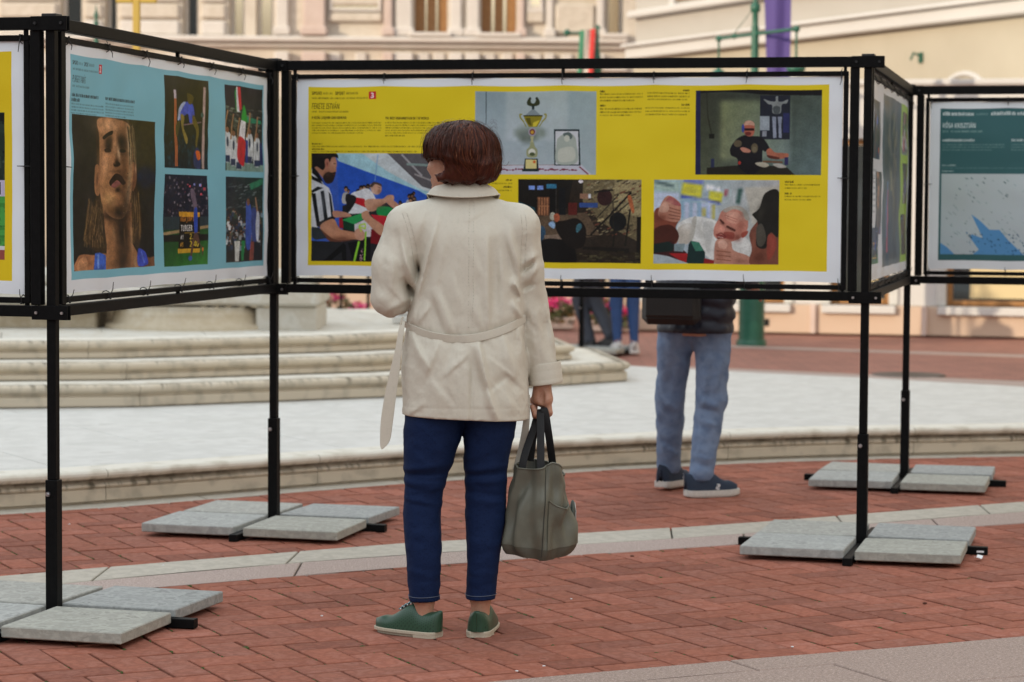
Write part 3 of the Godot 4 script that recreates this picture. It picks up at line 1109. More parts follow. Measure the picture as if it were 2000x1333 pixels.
func photo_gym() -> Pic:
	var p := Pic.new(500, 333, "2a231c")
	p.window(100, 78, 1890, 1300)
	p.pl([1040, 78, 1890, 78, 1890, 1000, 1300, 700, 1040, 400], "6d6248")
	p.pl([1500, 78, 1890, 78, 1890, 620, 1500, 560], "968a66")
	p.specks(8, 170, 1050, 80, 1880, 900, 70, 22, ["8f8460", "5c4a38", "a89a72", "7a4a38", "4a4434", "b0a684"], -0.35)
	p.pl([100, 78, 900, 78, 820, 500, 100, 560], "191714")
	p.pl([380, 620, 1100, 560, 1300, 900, 700, 980, 380, 960], "5c4c3c")
	p.soft(2.2)
	p.rc(255, 175, 343, 232, "7fa0ee")
	p.rc(380, 175, 470, 232, "7fa0ee")
	p.rc(510, 148, 660, 212, "35789c")
	p.el(1010, 108, 34, 26, "efe8f2")
	p.rc(560, 230, 640, 600, "101112")
	p.rc(690, 200, 790, 600, "14171a")
	p.ln([650, 220, 650, 600], 8, "4a4a48")
	p.rc(380, 340, 555, 610, "6a4632")
	for i in 4:
		p.rc(400 + i * 40, 350, 414 + i * 40, 605, "b07a56")
	p.ln([385, 470, 550, 470], 14, "b07a56")
	p.rc(830, 420, 960, 600, "5a221e")
	p.rc(990, 420, 1260, 490, "34508f")
	p.rc(1000, 285, 1130, 360, "8c6a56")
	p.rc(1120, 290, 1160, 355, "cdd0d8")
	p.el(1360, 340, 110, 120, "311a1a")
	p.ln([1200, 260, 1480, 230], 22, "131211")
	p.ln([1740, 265, 1420, 620, 1160, 890], 26, "171511")
	p.ln([1560, 300, 1250, 640], 14, "1f1b16")
	p.ln([1730, 400, 1540, 560], 16, "26221a")
	p.sm([1690, 340, 1740, 320, 1790, 520, 1760, 560], "a8603c")
	p.el(1555, 690, 125, 138, "141617")
	p.ln([1510, 820, 1490, 1060], 26, "1a1812")
	p.ln([1730, 520, 1665, 1050], 24, "1a1812")
	p.ln([1090, 900, 1480, 900], 18, "241f18")
	p.ln([1480, 370, 1500, 880], 12, "221e18")
	p.pl([1050, 1060, 1720, 1080, 1720, 1150, 1050, 1100], "1a1713")
	p.rc(1830, 620, 1890, 1300, "17130e")
	p.specks(9, 60, 900, 1120, 1880, 1290, 90, 30, ["3f3826", "4a4430", "2a2418", "564f38"])
	p.pl([100, 400, 350, 500, 350, 760, 100, 700], "1f4650")
	p.sm([350, 780, 470, 770, 500, 900, 420, 1000, 350, 950], "2c4a62")
	p.pl([480, 900, 750, 880, 760, 970, 500, 980], "7b6a5c")
	p.sm([450, 980, 760, 960, 900, 1000, 960, 1280, 820, 1300, 450, 1300], "0f0e0e")
	p.sm([640, 720, 780, 680, 960, 650, 1090, 800, 1060, 1050, 880, 1080, 700, 900], "17120f")
	p.el(600, 620, 42, 60, "b9b8a8")
	p.sm([620, 600, 680, 580, 710, 650, 670, 700, 630, 680], "a4573c")
	p.sm([540, 740, 600, 690, 640, 740, 620, 800], "8fb0d4")
	p.sm([950, 760, 1010, 720, 1030, 780, 960, 860], "3d6a78")
	p.soft(2.6)
	p.fine(4, 0.16)
	return p

func photo_grimace() -> Pic:
	var p := Pic.new(500, 333, "b3bab2")
	p.window(80, 75, 1880, 1280)
	p.grad(80, 75, 1880, 1280, "a9c6d0", "b4b6b8", "a0b4c8", "c2bfb4")
	p.pl([80, 90, 520, 110, 480, 260, 80, 220], "a8c2bc")
	p.ln([90, 100, 370, 170], 24, "41555a")
	p.pl([500, 110, 780, 150, 760, 330, 470, 280], "d2cf4e")
	p.pl([880, 230, 1080, 260, 1050, 400, 870, 350], "d2cf4e")
	p.pl([500, 75, 800, 75, 780, 150, 510, 115], "7d8ac0")
	p.pl([470, 290, 1040, 390, 1040, 420, 760, 350, 470, 330], "4a57a8")
	p.pl([470, 330, 960, 420, 960, 640, 470, 620], "8fb0c8")
	for x in [520, 630, 760, 850]:
		p.pl([x, 390, x + 80, 400, x + 80, 640, x, 640], "b8c4dc")
	p.rc(780, 480, 830, 600, "b9b46a")
	p.rc(920, 430, 960, 640, "b7b060")
	p.el(855, 180, 38, 45, "e8ecf0")
	p.el(920, 190, 34, 42, "e8ecf0")
	p.el(1005, 210, 34, 40, "e8ecf0")
	p.pl([1290, 200, 1360, 190, 1320, 420, 1260, 410], "4c6a66")
	p.pl([1100, 210, 1150, 210, 1130, 310, 1090, 300], "a06068")
	p.pl([1380, 180, 1880, 160, 1880, 700, 1500, 700], "bcbab0")
	p.rc(80, 260, 440, 560, "c3d2ea")
	p.soft(9.0)
	# white shirt
	p.sm([420, 740, 500, 660, 690, 600, 960, 650, 1100, 760, 1250, 900, 1420, 900, 1490, 1040, 1460, 1150, 1250, 1180, 1000, 1250, 860, 1180, 620, 950, 440, 980], "d8dad8")
	p.sm([440, 760, 620, 700, 640, 900, 560, 1000, 440, 980], "bcb6ac")
	p.sm([640, 640, 700, 620, 660, 900, 600, 960], "b4b2aa")
	p.sm([800, 700, 940, 680, 930, 900, 880, 1120, 820, 960], "c4c6c4")
	# arm and the two clasped fists
	p.sm([80, 560, 200, 470, 330, 480, 440, 640, 400, 760, 430, 960, 260, 1080, 80, 1140], "7e4434")
	p.sm([80, 800, 300, 720, 430, 820, 420, 960, 200, 1080, 80, 1100], "4a241c")
	p.sm([150, 500, 240, 330, 330, 310, 450, 400, 470, 480, 470, 620, 420, 680, 260, 660, 150, 600], "b98470")
	p.sm([250, 370, 300, 315, 340, 330, 440, 400, 470, 450, 380, 440, 290, 400], "a0585a")
	for i in 4:
		p.ln([290, 470 + i * 52, 460, 520 + i * 42], 12, "7c4a3c")
	p.sm([160, 470, 250, 390, 300, 480, 260, 540, 170, 540], "cfa490")
	# the grimacing face
	p.sm([1010, 640, 1060, 520, 1180, 460, 1330, 470, 1420, 580, 1440, 740, 1380, 860, 1280, 930, 1160, 960, 1020, 930, 950, 860, 960, 740], "c08272")
	p.sm([1080, 500, 1200, 450, 1340, 455, 1440, 560, 1460, 640, 1400, 640, 1360, 540, 1240, 490, 1120, 540], "a8a49a")
	p.sm([1130, 560, 1280, 530, 1350, 640, 1260, 700, 1140, 650], "d19a88")
	p.ln([1035, 640, 1095, 700], 26, "552e28")
	p.ln([1130, 735, 1260, 800], 30, "5a3028")
	p.sm([1040, 720, 1110, 760, 1090, 840, 1040, 830], "cf8c7c")
	p.sm([990, 850, 1090, 870, 1120, 910, 1010, 900], "8a3c38")
	p.sm([1100, 820, 1240, 830, 1230, 920, 1120, 900], "9c5044")
	p.sm([1350, 830, 1440, 800, 1420, 860, 1360, 900], "a04c40")
	p.glow(1210, 570, 110, 70, "dcaa98", 0.7, 0.3)
	p.glow(1330, 720, 70, 150, "9a5c4e", 0.7)
	p.glow(1030, 790, 50, 60, "d09282", 0.6)
	p.glow(1150, 880, 110, 50, "7a3630", 0.7, 0.2)
	p.glow(1075, 690, 40, 24, "4a2620", 0.7, 0.7)
	p.glow(1200, 770, 70, 26, "4e2822", 0.7, 0.4)
	p.ln([1100, 575, 1290, 640], 8, "a8685a")
	p.ln([1110, 610, 1270, 670], 7, "a8685a")
	p.ln([1010, 850, 1060, 830, 1130, 890], 12, "6a2c28")
	p.ln([1000, 905, 1110, 925], 14, "4e1e1c")
	p.ln([1005, 888, 1090, 900], 9, "d8c0b4")
	p.glow(1400, 560, 60, 90, "8d8c84", 0.7, 0.6)
	p.glow(1250, 470, 130, 26, "b4b0a6", 0.7, 0.15)
	p.glow(1290, 900, 60, 60, "6e3830", 0.7)
	p.glow(560, 720, 90, 80, "eceeec", 0.6)
	p.glow(760, 800, 60, 160, "b2b2ac", 0.6, -0.3)
	p.glow(300, 400, 90, 50, "cf9c88", 0.6)
	p.glow(200, 620, 110, 90, "6e3a2c", 0.7)
	# front fist
	p.sm([980, 960, 1080, 910, 1200, 960, 1240, 1080, 1450, 1160, 1480, 1280, 1000, 1280, 960, 1180], "b98674")
	p.sm([1020, 960, 1090, 930, 1150, 990, 1120, 1060, 1030, 1040], "d2a593")
	for i in 3:
		p.ln([990, 1090 + i * 60, 1200, 1110 + i * 60], 12, "84523f")
	# green pad and red table
	p.pl([80, 1020, 330, 950, 420, 1010, 560, 1120, 580, 1280, 80, 1140], "3a1a1c")
	p.pl([300, 1130, 600, 1130, 600, 1280, 500, 1260], "a02226")
	p.pl([380, 1000, 540, 990, 510, 1110, 380, 1100], "7d9096")
	p.pl([80, 1000, 300, 960, 380, 1010, 360, 1100, 80, 1130], "152624")
	p.pl([590, 1000, 620, 950, 740, 970, 830, 1120, 830, 1280, 560, 1280], "173030")
	p.pl([620, 955, 740, 970, 810, 1090, 690, 1100], "3d7a66")
	p.pl([820, 1200, 960, 1230, 960, 1280, 810, 1280], "8a2024")
	p.pl([80, 1140, 280, 1170, 600, 1280, 80, 1280], "a8b6be")
	# man from behind, dark hair
	p.sm([1460, 850, 1540, 700, 1700, 560, 1880, 600, 1880, 1280, 1480, 1280, 1500, 1050], "7a4a3c")
	p.sm([1500, 560, 1600, 470, 1680, 260, 1880, 250, 1880, 860, 1760, 820, 1700, 1040, 1560, 1000, 1580, 700, 1520, 600], "22211e")
	p.sm([1560, 760, 1640, 700, 1700, 900, 1640, 1020, 1570, 980], "4e4a42")
	p.sm([1720, 880, 1800, 850, 1850, 980, 1800, 1150, 1720, 1200], "8f4438")
	p.glow(1060, 960, 60, 30, "e0b8a8", 0.6)
	p.glow(1050, 1160, 70, 120, "96604e", 0.5)
	p.glow(1330, 1230, 110, 40, "8a5a4a", 0.6)
	p.glow(1620, 520, 60, 160, "3a3831", 0.6, 0.2)
	p.glow(1790, 1000, 40, 100, "b05a4c", 0.6)
	p.glow(1600, 1180, 90, 80, "5e3428", 0.7)
	p.glow(1520, 980, 30, 120, "9a6250", 0.6)
	p.soft(2.4)
	p.fine(5, 0.05, 0.10)
	return p

func print_blue() -> Image:
	var p := sheet("84c3d6")
	heading(p, "2", "PURGER TAMÁS", "20282c", "5d8a96", "cf2038")
	p.tiny(100, 6.6, 31.4, 16.0, 1.1, "1d2a30")
	p.tiny(101, 6.6, 14.0, 17.6, 1.1, "1d2a30")
	p.tiny(107, 38.0, 66.6, 16.0, 1.1, "1d2a30")
	p.para(102, 6.6, 36.0, 19.2, 4, 1.0, 0.6, "5d8a96", 0.8)
	p.para(110, 38.0, 66.0, 18.0, 5, 1.0, 0.6, "5d8a96", 0.7)
	p.put(photo_portrait(), 7.4, 23.0, 80.4, 51.6)
	p.put(photo_jump(), 97.0, 5.4, 52.6, 33.8)
	p.put(photo_fans(), 169.6, 5.4, 50.4, 33.8)
	p.put(photo_score(), 97.6, 41.4, 50.6, 33.8)
	p.put(photo_stands(), 170.0, 41.4, 50.0, 33.8)
	return p.im

func photo_portrait() -> Pic:
	var p := Pic.new(520, 640, "23211c")
	p.window(35, 25, 728, 1310)
	p.grad(35, 25, 728, 1310, "25221b", "3a3417", "1c1a18", "16161c")
	p.el(640, 520, 90, 90, "1d2230")
	p.soft(24.0)
	# hair down to the shoulders
	p.sm([215, 200, 235, 60, 290, 25, 520, 60, 555, 200, 560, 560, 600, 800, 615, 960, 600, 1100, 560, 1130, 520, 1000, 510, 700, 280, 700, 290, 1140, 200, 1150, 130, 1050, 140, 930, 190, 760, 230, 660], "362818")
	p.glow(200, 960, 70, 170, "4a3622", 0.8, 0.15)
	p.glow(575, 920, 40, 190, "54402a", 0.8, -0.1)
	var r := RandomNumberGenerator.new()
	r.seed = 4
	for i in 150:
		var x := r.randf_range(130, 275)
		p.ln([x + 30, r.randf_range(700, 860), x, r.randf_range(900, 1000), x - 10 + r.randf_range(-15, 25), r.randf_range(1030, 1130)], 3, ["6a5236", "3b2d1e", "86683f", "241a10"][i % 4])
	for i in 110:
		var x := r.randf_range(520, 600)
		p.ln([x - 15, r.randf_range(640, 780), x, r.randf_range(850, 950), x + r.randf_range(-20, 15), r.randf_range(980, 1110)], 3, ["8a6c40", "3b2d1e", "5f4a2e", "241a10"][i % 4])
	# shoulders and singlet
	p.sm([45, 1310, 60, 1210, 100, 1175, 200, 1185, 300, 1180, 300, 1310], "a8724e")
	p.sm([60, 1300, 80, 1220, 130, 1200, 140, 1310], "c08a62")
	p.sm([590, 1180, 680, 1230, 728, 1225, 728, 1310, 560, 1310], "7a5238")
	# neck
	p.pl([275, 760, 520, 740, 530, 1100, 575, 1190, 580, 1310, 290, 1310, 300, 1100], "9c6e4a")
	p.soft(3.0)
	p.glow(440, 1000, 75, 260, "1e140d", 0.95, -0.08)
	p.glow(430, 1250, 60, 120, "2a1c12", 0.9)
	p.glow(315, 1080, 26, 220, "a87850", 0.7)
	p.glow(362, 1010, 14, 70, "b08a60", 0.55)
	p.glow(456, 1030, 8, 80, "8a6844", 0.6)
	p.glow(518, 1050, 14, 140, "b8946c", 0.75, -0.06)
	p.glow(548, 1260, 20, 60, "c4a07a", 0.7)
	p.glow(360, 860, 120, 40, "1c130c", 0.8)
	p.pl([200, 1170, 240, 1165, 290, 1190, 292, 1310, 190, 1310], "3a62c4")
	p.ln([225, 1180, 225, 1300], 16, "6f96e6")
	p.sm([580, 1150, 640, 1170, 665, 1230, 665, 1290, 575, 1295], "3a4fc0")
	p.ln([610, 1170, 640, 1280], 12, "5c74da")
	# face seen from below: lit from the left front, the right half in shade with a bright rim
	p.sm([245, 40, 480, 55, 522, 200, 532, 420, 527, 560, 512, 700, 475, 830, 430, 885, 340, 865, 280, 775, 255, 640, 245, 430, 240, 200], "ac7a52")
	p.soft(4.0)
	p.glow(330, 95, 110, 80, "dca87c", 0.85)
	p.glow(290, 420, 60, 190, "d4a074", 0.8)
	p.glow(330, 720, 60, 90, "d6a870", 0.85, 0.5)
	p.glow(440, 260, 70, 200, "4a3220", 0.85)
	p.glow(445, 560, 55, 190, "54381f", 0.8)
	p.glow(410, 830, 90, 80, "20160e", 0.95)
	p.glow(470, 760, 40, 120, "3a2817", 0.8)
	p.glow(495, 250, 20, 190, "d9c8a8", 0.75, -0.05)
	p.glow(500, 540, 22, 130, "a08a68", 0.75, 0.05)
	p.glow(487, 690, 22, 120, "84705a", 0.6, 0.15)
	p.specks(11, 150, 445, 480, 515, 850, 4, 4, ["a8987c", "5a4a38", "7a6a50", "2e241a"])
	# brows and eye sockets
	p.glow(318, 225, 48, 60, "2a1c12", 0.9, -0.5)
	p.glow(320, 270, 42, 40, "20150d", 0.9)
	p.glow(430, 225, 46, 75, "1c130c", 0.95)
	p.sm([270, 195, 320, 150, 356, 135, 352, 165, 318, 185, 282, 215], "1c130c")
	p.sm([284, 306, 306, 292, 334, 296, 342, 310, 320, 322, 292, 320], "3a2618")
	p.ln([282, 304, 306, 290, 338, 296], 7, "160e09")
	p.ln([292, 326, 334, 324], 6, "a47a58")
	p.sm([408, 296, 430, 286, 458, 292, 462, 306, 436, 316, 412, 312], "160f0a")
	p.ln([412, 322, 456, 320], 5, "6a4a30")
	p.glow(300, 600, 30, 120, "a87c50", 0.5)
	p.glow(330, 790, 60, 40, "6a4a2c", 0.7, 0.6)
	p.glow(390, 480, 70, 20, "4a3220", 0.6)
	# nose with its nostrils in shade
	p.glow(370, 270, 18, 120, "c4946c", 0.85)
	p.glow(402, 330, 14, 90, "d8b894", 0.8, -0.16)
	p.glow(388, 400, 24, 46, "2e1c12", 0.85)
	p.sm([362, 412, 378, 396, 402, 396, 418, 416, 404, 434, 384, 438, 366, 434], "24160f")
	p.glow(372, 408, 9, 14, "a8744e", 0.6)
	# moustache, lips, beard under the lip
	p.sm([333, 565, 380, 498, 430, 518, 462, 572, 440, 592, 390, 553, 345, 603], "2a1a12")
	p.sm([345, 602, 390, 557, 424, 580, 400, 602, 370, 620], "8e5550")
	p.glow(398, 635, 26, 28, "24170f", 0.95)
	# ears
	p.sm([210, 450, 235, 430, 250, 480, 256, 650, 235, 690, 212, 640], "a5754f")
	p.glow(232, 560, 10, 60, "5e3a28", 0.8)
	p.sm([535, 400, 555, 390, 558, 560, 540, 640, 525, 620, 530, 480], "7a5238")
	p.glow(548, 450, 7, 50, "c8a888", 0.7)
	for i in 30:
		var x := r.randf_range(480, 545)
		p.ln([x, r.randf_range(60, 120), x + 12, r.randf_range(200, 300), x + 8, r.randf_range(330, 420)], 3, ["6a5a3c", "2a2016", "8a7850"][i % 3])
	p.soft(2.4)
	p.fine(6, 0.08, 0.24)
	return p

func photo_jump() -> Pic:
	var p := Pic.new(400, 260, "2e2a12")
	p.window(28, 22, 358, 668)
	p.grad(28, 22, 358, 668, "26230f", "3a3510", "141d22", "10202a")
	p.specks(12, 150, 30, 420, 358, 660, 12, 26, ["16303a", "0e1618", "1c3c48", "24404a", "181410"])
	p.soft(4.0)
	p.pl([92, 118, 112, 118, 132, 655, 110, 655], "b0653c")
	p.pl([92, 118, 112, 118, 115, 180, 94, 180], "c4b8c4")
	p.rc(312, 70, 330, 665, "b9a29c")
	p.ln([170, 360, 300, 328], 6, "b08a98")
	p.sm([130, 300, 150, 220, 180, 195, 230, 200, 250, 280, 240, 330, 215, 340, 205, 280, 175, 300, 150, 330], "4a5cc8")
	p.sm([135, 250, 165, 200, 185, 200, 150, 270, 145, 320, 128, 330], "a9b8d8")
	p.sm([150, 290, 180, 300, 172, 380, 200, 450, 195, 495, 180, 470, 160, 390], "8a7a3c")
	p.sm([240, 280, 270, 330, 285, 400, 275, 510, 262, 480, 265, 400, 235, 330], "6e6228")
	p.sm([120, 350, 145, 340, 135, 420, 122, 450, 112, 400], "4c4a28")
	p.sm([195, 130, 240, 150, 230, 200, 205, 200], "5a5020")
	p.sm([250, 560, 280, 510, 300, 560, 300, 660, 255, 650], "2a3460")
	p.sm([268, 540, 295, 540, 302, 590, 280, 600], "d8682c")
	p.el(308, 275, 11, 18, "4a6a66")
	p.soft(2.6)
	p.fine(7, 0.1)
	return p

func photo_fans() -> Pic:
	var p := Pic.new(400, 260, "2c2a22")
	p.window(462, 92, 745, 690)
	p.grad(462, 92, 745, 690, "2a2030", "332e28", "30382c", "2c3a38")
	p.specks(13, 120, 462, 230, 745, 400, 26, 7, ["5a6a58", "2a2c22", "7a8a78", "3a5a48", "8a8a80"], 0.2)
	p.pl([620, 300, 735, 320, 735, 345, 620, 345], "2e8a68")
	p.pl([470, 610, 745, 640, 745, 690, 470, 690], "7d9a90")
	p.soft(2.0)
	var xs := [478, 522, 566, 640, 700]
	for i in 5:
		var x: float = xs[i]
		var y := 420.0 + (i % 3) * 22
		p.sm([x - 24, y + 200, x - 26, y + 30, x, y, x + 24, y + 30, x + 24, y + 190], "cdd4da")
		p.el(x, y - 18, 13, 26, "8a6048")
		p.sm([x - 16, y - 20, x, y - 52, x + 16, y - 20, x, y - 34], "1e1814")
		p.ln([x - 20, y + 30, x - 14 + i * 3, y - 60, x + 4, y - 150], 10, "a07a58")
		p.el(x, y + 70, 8, 34, "33405a")
		p.rc(x - 22, y + 165, x + 20, y + 210, "2e3c5c")
	p.pl([540, 130, 552, 100, 556, 275, 545, 260], "2c9048")
	p.pl([552, 100, 572, 100, 575, 275, 554, 275], "dfe0e4")
	p.pl([562, 100, 584, 100, 588, 250, 572, 270], "c8323a")
	p.sm([585, 300, 605, 220, 622, 330, 600, 350, 585, 340], "2f9c3c")
	p.pl([580, 330, 612, 340, 605, 480, 560, 470], "e4e4ea")
	p.sm([562, 450, 610, 480, 605, 600, 600, 655, 560, 620, 550, 560], "c42832")
	p.rc(612, 470, 628, 630, "2c3c8c")
	p.rc(720, 480, 745, 640, "2a3468")
	p.soft(2.4)
	p.fine(8, 0.1)
	return p

func photo_score() -> Pic:
	var p := Pic.new(400, 260, "141828")
	p.window(58, 692, 358, 1320)
	p.grad(58, 692, 358, 1320, "101426", "0e1222", "1e5a20", "3a8a30")
	p.rc(58, 692, 358, 1000, "14182a")
	p.specks(14, 260, 58, 700, 358, 980, 9, 14, ["2a2c40", "3c3a52", "6a5a68", "1a1c2c", "8a8290", "3a2a34"])
	p.specks(15, 9, 200, 740, 330, 840, 12, 16, ["e8e8f4", "a8b0ff", "e05a6a"])
	p.rc(58, 980, 358, 1070, "2a3a40")
	p.pl([58, 1085, 358, 1040, 358, 1062, 58, 1108], "9a8560")
	p.rc(58, 1105, 358, 1150, "141614")
	p.soft(2.0)
	p.pl([162, 945, 300, 950, 298, 985, 162, 980], "d29a2c")
	p.pl([165, 980, 300, 985, 298, 1205, 160, 1200], "15130f")
	p.pl([158, 1200, 298, 1205, 296, 1235, 158, 1232], "caa02e")
	p.text("HIGH JUMP M", 172, 990, 34, "d88a30", bold, 0.30)
	p.text("TURGER", 174, 1038, 44, "e8e8e8", bold, 0.32)
	p.text("#1", 172, 1105, 34, "e8e8e8", bold, 0.34)
	p.text("2.42", 230, 1100, 40, "dcc040", bold, 0.50)
	p.text("#1", 172, 1156, 34, "e8b040", bold, 0.34)
	p.text("2.40", 230, 1150, 44, "dcc040", bold, 0.50)
	p.ln([196, 1092, 296, 1092], 5, "c8a030")
	p.sm([238, 790, 262, 800, 285, 930, 280, 1090, 262, 1100, 258, 930, 242, 850], "6a5c6c")
	p.sm([260, 940, 284, 930, 280, 1100, 262, 1100], "2c4cb4")
	p.sm([262, 1100, 282, 1100, 300, 1180, 324, 1200, 318, 1260, 308, 1200, 285, 1170, 262, 1150, 240, 1270, 230, 1270, 245, 1160], "5a4038")
	p.el(232, 1272, 12, 18, "4060a8")
	p.el(318, 1212, 7, 14, "d07a30")
	p.soft(2.0)
	p.fine(9, 0.08)
	return p

func photo_stands() -> Pic:
	var p := Pic.new(400, 260, "1e2226")
	p.window(470, 715, 738, 1295)
	p.grad(470, 715, 738, 1295, "20242a", "1c3a30", "2a2a26", "30282a")
	p.specks(16, 160, 470, 760, 738, 930, 22, 6, ["5a6468", "2c3438", "8a9698", "3a4c48", "1c2224"], -0.35)
	p.pl([640, 760, 738, 715, 738, 760, 650, 800], "2c7a58")
	p.soft(1.6)
	p.crowd(17, 110, 470, 930, 738, 1180, 13, ["c8d0d6", "8aa0b0", "3a4a6a", "e0e4e8", "7a6a58", "2a3440", "4a6a50"])
	p.sm([620, 880, 645, 900, 655, 1000, 648, 1200, 620, 1190, 615, 1020], "3c58b0")
	p.el(632, 885, 10, 26, "7a5440")
	p.sm([655, 940, 690, 950, 700, 1140, 660, 1150], "3a4a8a")
	p.ln([700, 1000, 682, 850], 10, "a07c60")
	p.sm([690, 960, 712, 980, 706, 1140, 688, 1140], "c8d0e0")
	p.pl([540, 1150, 580, 1150, 575, 1290, 545, 1290], "cfd4d0")
	p.pl([590, 1150, 612, 1150, 606, 1285, 592, 1290], "2a8a50")
	p.pl([650, 1160, 672, 1160, 668, 1290, 640, 1290], "8a4a42")
	p.pl([670, 1160, 720, 1170, 712, 1290, 672, 1290], "1c1f2a")
	p.soft(2.2)
	p.fine(10, 0.12)
	return p

func print_green() -> Image:
	var p := sheet("3d696d")
	p.tiny(118, 6.4, 21.6, 5.0, 1.8, "e0eaea")
	p.tiny(120, 22.6, 28.5, 5.4, 1.2, "6f9494")
	p.tiny(119, 30.0, 48.0, 5.0, 1.8, "e0eaea")
	p.text("KÓSA KRISZTIÁN", 6.4, 10.6, 2.3, "d8e4e4", bold, 1.0, 0.0, 16.0)
	p.tiny(121, 6.4, 9.0, 14.0, 1.0, "7fa2a0")
	p.tiny(122, 10.4, 26.0, 14.0, 1.0, "7fa2a0")
	p.tiny(123, 6.4, 22.0, 18.2, 1.3, "cfdcdc")
	p.tiny(124, 40.0, 60.0, 18.2, 1.3, "cfdcdc")
	p.para(125, 6.4, 36.4, 20.6, 3, 1.3, 0.75, "6a8f8e", 0.8)
	p.para(130, 40.0, 68.0, 20.6, 3, 1.3, 0.75, "6a8f8e", 0.5)
	p.tiny(135, 6.4, 13.0, 30.6, 0.9, "a9c0c0")
	p.tiny(136, 6.4, 80.0, 32.0, 0.7, "5f8686")
	p.tiny(137, 6.4, 12.0, 33.4, 0.9, "a9c0c0")
	var q := Pic.new(900, 420, "dfe8e6")
	q.window(0, 0, 90, 42)
	q.grad(0, 0, 90, 42, "c3d0d2", "ccd5da", "bccad2", "c6d2d8")
	q.specks(18, 170, 0, 0, 90, 42, 0.9, 0.45, ["8fb0b4", "52787e", "6d9096", "a8c0c4", "3f6670"], 0.8)
	q.specks(19, 60, 0, 0, 90, 42, 1.6, 0.3, ["7fa4ac", "98b4ba"], 0.9)
	q.pl([15, 21, 19, 24, 24, 29, 29, 29, 33, 34, 41, 42, 16, 42, 19, 39.5, 14.5, 33, 15.5, 31.5, 21, 33.5], "5d9ad0")
	q.pl([0, 36, 3, 38, 7, 42, 0, 42], "5d9ad0")
	q.pl([52, 42, 58, 30, 64, 26, 70, 33, 80, 42], "5d9ad0")
	q.specks(20, 70, 12, 30, 42, 42, 0.7, 0.6, ["3a6a94", "2c5276", "4a84b8"], 0.6)
	q.soft(1.5)
	p.put(q, 6.2, 35.2, 90.0, 39.2)
	p.put(photo_stands(), 100.0, 5.6, 58.0, 33.8)
	p.put(photo_jump(), 162.0, 5.6, 57.0, 33.8)
	p.put(photo_fans(), 100.0, 41.4, 58.0, 33.8)
	return p.im

# the sheet on the receding panel: white, slate and lime columns with upright photographs
func print_lime() -> Image:
	var p := sheet("eef0f4")
	p.rc(66, 3.4, 172, 77.2, "46565e")
	p.rc(172, 3.4, 221.5, 77.2, "a6d42c")
	var q := Pic.new(300, 400, "5a5f60")
	q.window(0, 0, 30, 40)
	q.grad(0, 0, 30, 40, "5f5c48", "3a4448", "33434c", "2a2c34")
	q.specks(30, 80, 2, 2, 28, 24, 2.2, 4.0, ["8a8458", "6a6448", "454c48", "30383c", "9a9468"])
	q.rc(7, 22, 10, 38, "c8305a")
	q.rc(5, 20, 8, 34, "3f7ab0")
	q.soft(3.0)
	p.put(q, 78, 6, 76, 69)
	p.put(photo_jump(), 12, 8, 40, 24)
	p.put(photo_portrait(), 34, 37, 26, 26)
	p.put(photo_score(), 10, 60, 40, 15)
	p.para(140, 10, 40, 36, 8, 2.4, 1.0, "8a8f98", 0.6)
	p.put(photo_fans(), 182, 7, 34, 20)
	p.put(photo_stands(), 188, 31, 30, 19)
	p.put(photo_gym(), 182, 55, 34, 19)
	return p.im

func print_track() -> Image:
	var p := sheet("e8cb22")
	var q := Pic.new(520, 360, "2a3a2a")
	q.window(0, 0, 52, 36)
	q.rc(0, 0, 52, 18, "26332c")
	q.specks(33, 300, 0, 0, 52, 16, 2.0, 1.8, ["1c2820", "33463a", "2a3c34", "151d18", "44574a"])
	q.rc(0, 16.5, 52, 20.5, "c3bcd6")
	q.rc(46.5, 17, 50.5, 20, "1c2024")
	q.rc(0, 20.5, 52, 33, "4ea24c")
	q.specks(34, 160, 0, 21, 52, 33, 3, 0.8, ["57ac52", "469844", "3f8c40"])
	q.rc(40, 25.5, 48.8, 33, "4a7fc8")
	q.rc(47.4, 25.5, 48.8, 33, "3566a8")
	q.rc(0, 32.6, 52, 33.6, "d8d8dc")
	q.rc(0, 33.6, 52, 36, "9a5048")
	q.soft(1.5)
	p.rc(221, 3.4, 222.6, 77.2, "e8cb22")
	p.put(q, 167.6, 23.1, 52.4, 47.5)
	heading(p, "1", "", "2a2608", "948616", "cf2330")
	p.put(photo_fans(), 10, 24, 70, 46)
	p.put(photo_stands(), 88, 24, 66, 46)
	return p.im

# ---------------------------------------------------------------- ground
func curve(a: Array) -> PackedVector2Array:
	var p := PackedVector2Array()
	for i in range(0, a.size(), 2):
		p.append(Vector2(a[i], a[i + 1]))
	return p

# the point and direction at a distance along a line of points
func along(line: PackedVector2Array, s: float) -> Array:
	for i in line.size() - 1:
		var l := line[i].distance_to(line[i + 1])
		if s <= l or i == line.size() - 2:
			return [line[i].lerp(line[i + 1], s / l), (line[i + 1] - line[i]).normalized()]
		s -= l
	return []

func span_of(line: PackedVector2Array) -> float:
	var s := 0.0
	for i in line.size() - 1:
		s += line[i].distance_to(line[i + 1])
	return s

func rounder(line: PackedVector2Array, steps := 6) -> PackedVector2Array:
	var p := []
	for q in line:
		p.append(q)
	return PackedVector2Array(spline(p, steps))

# a closed outline between two lines that run the same way
func between(a: PackedVector2Array, b: PackedVector2Array) -> PackedVector2Array:
	var p := a.duplicate()
	var q := b.duplicate()
	q.reverse()
	p.append_array(q)
	return p

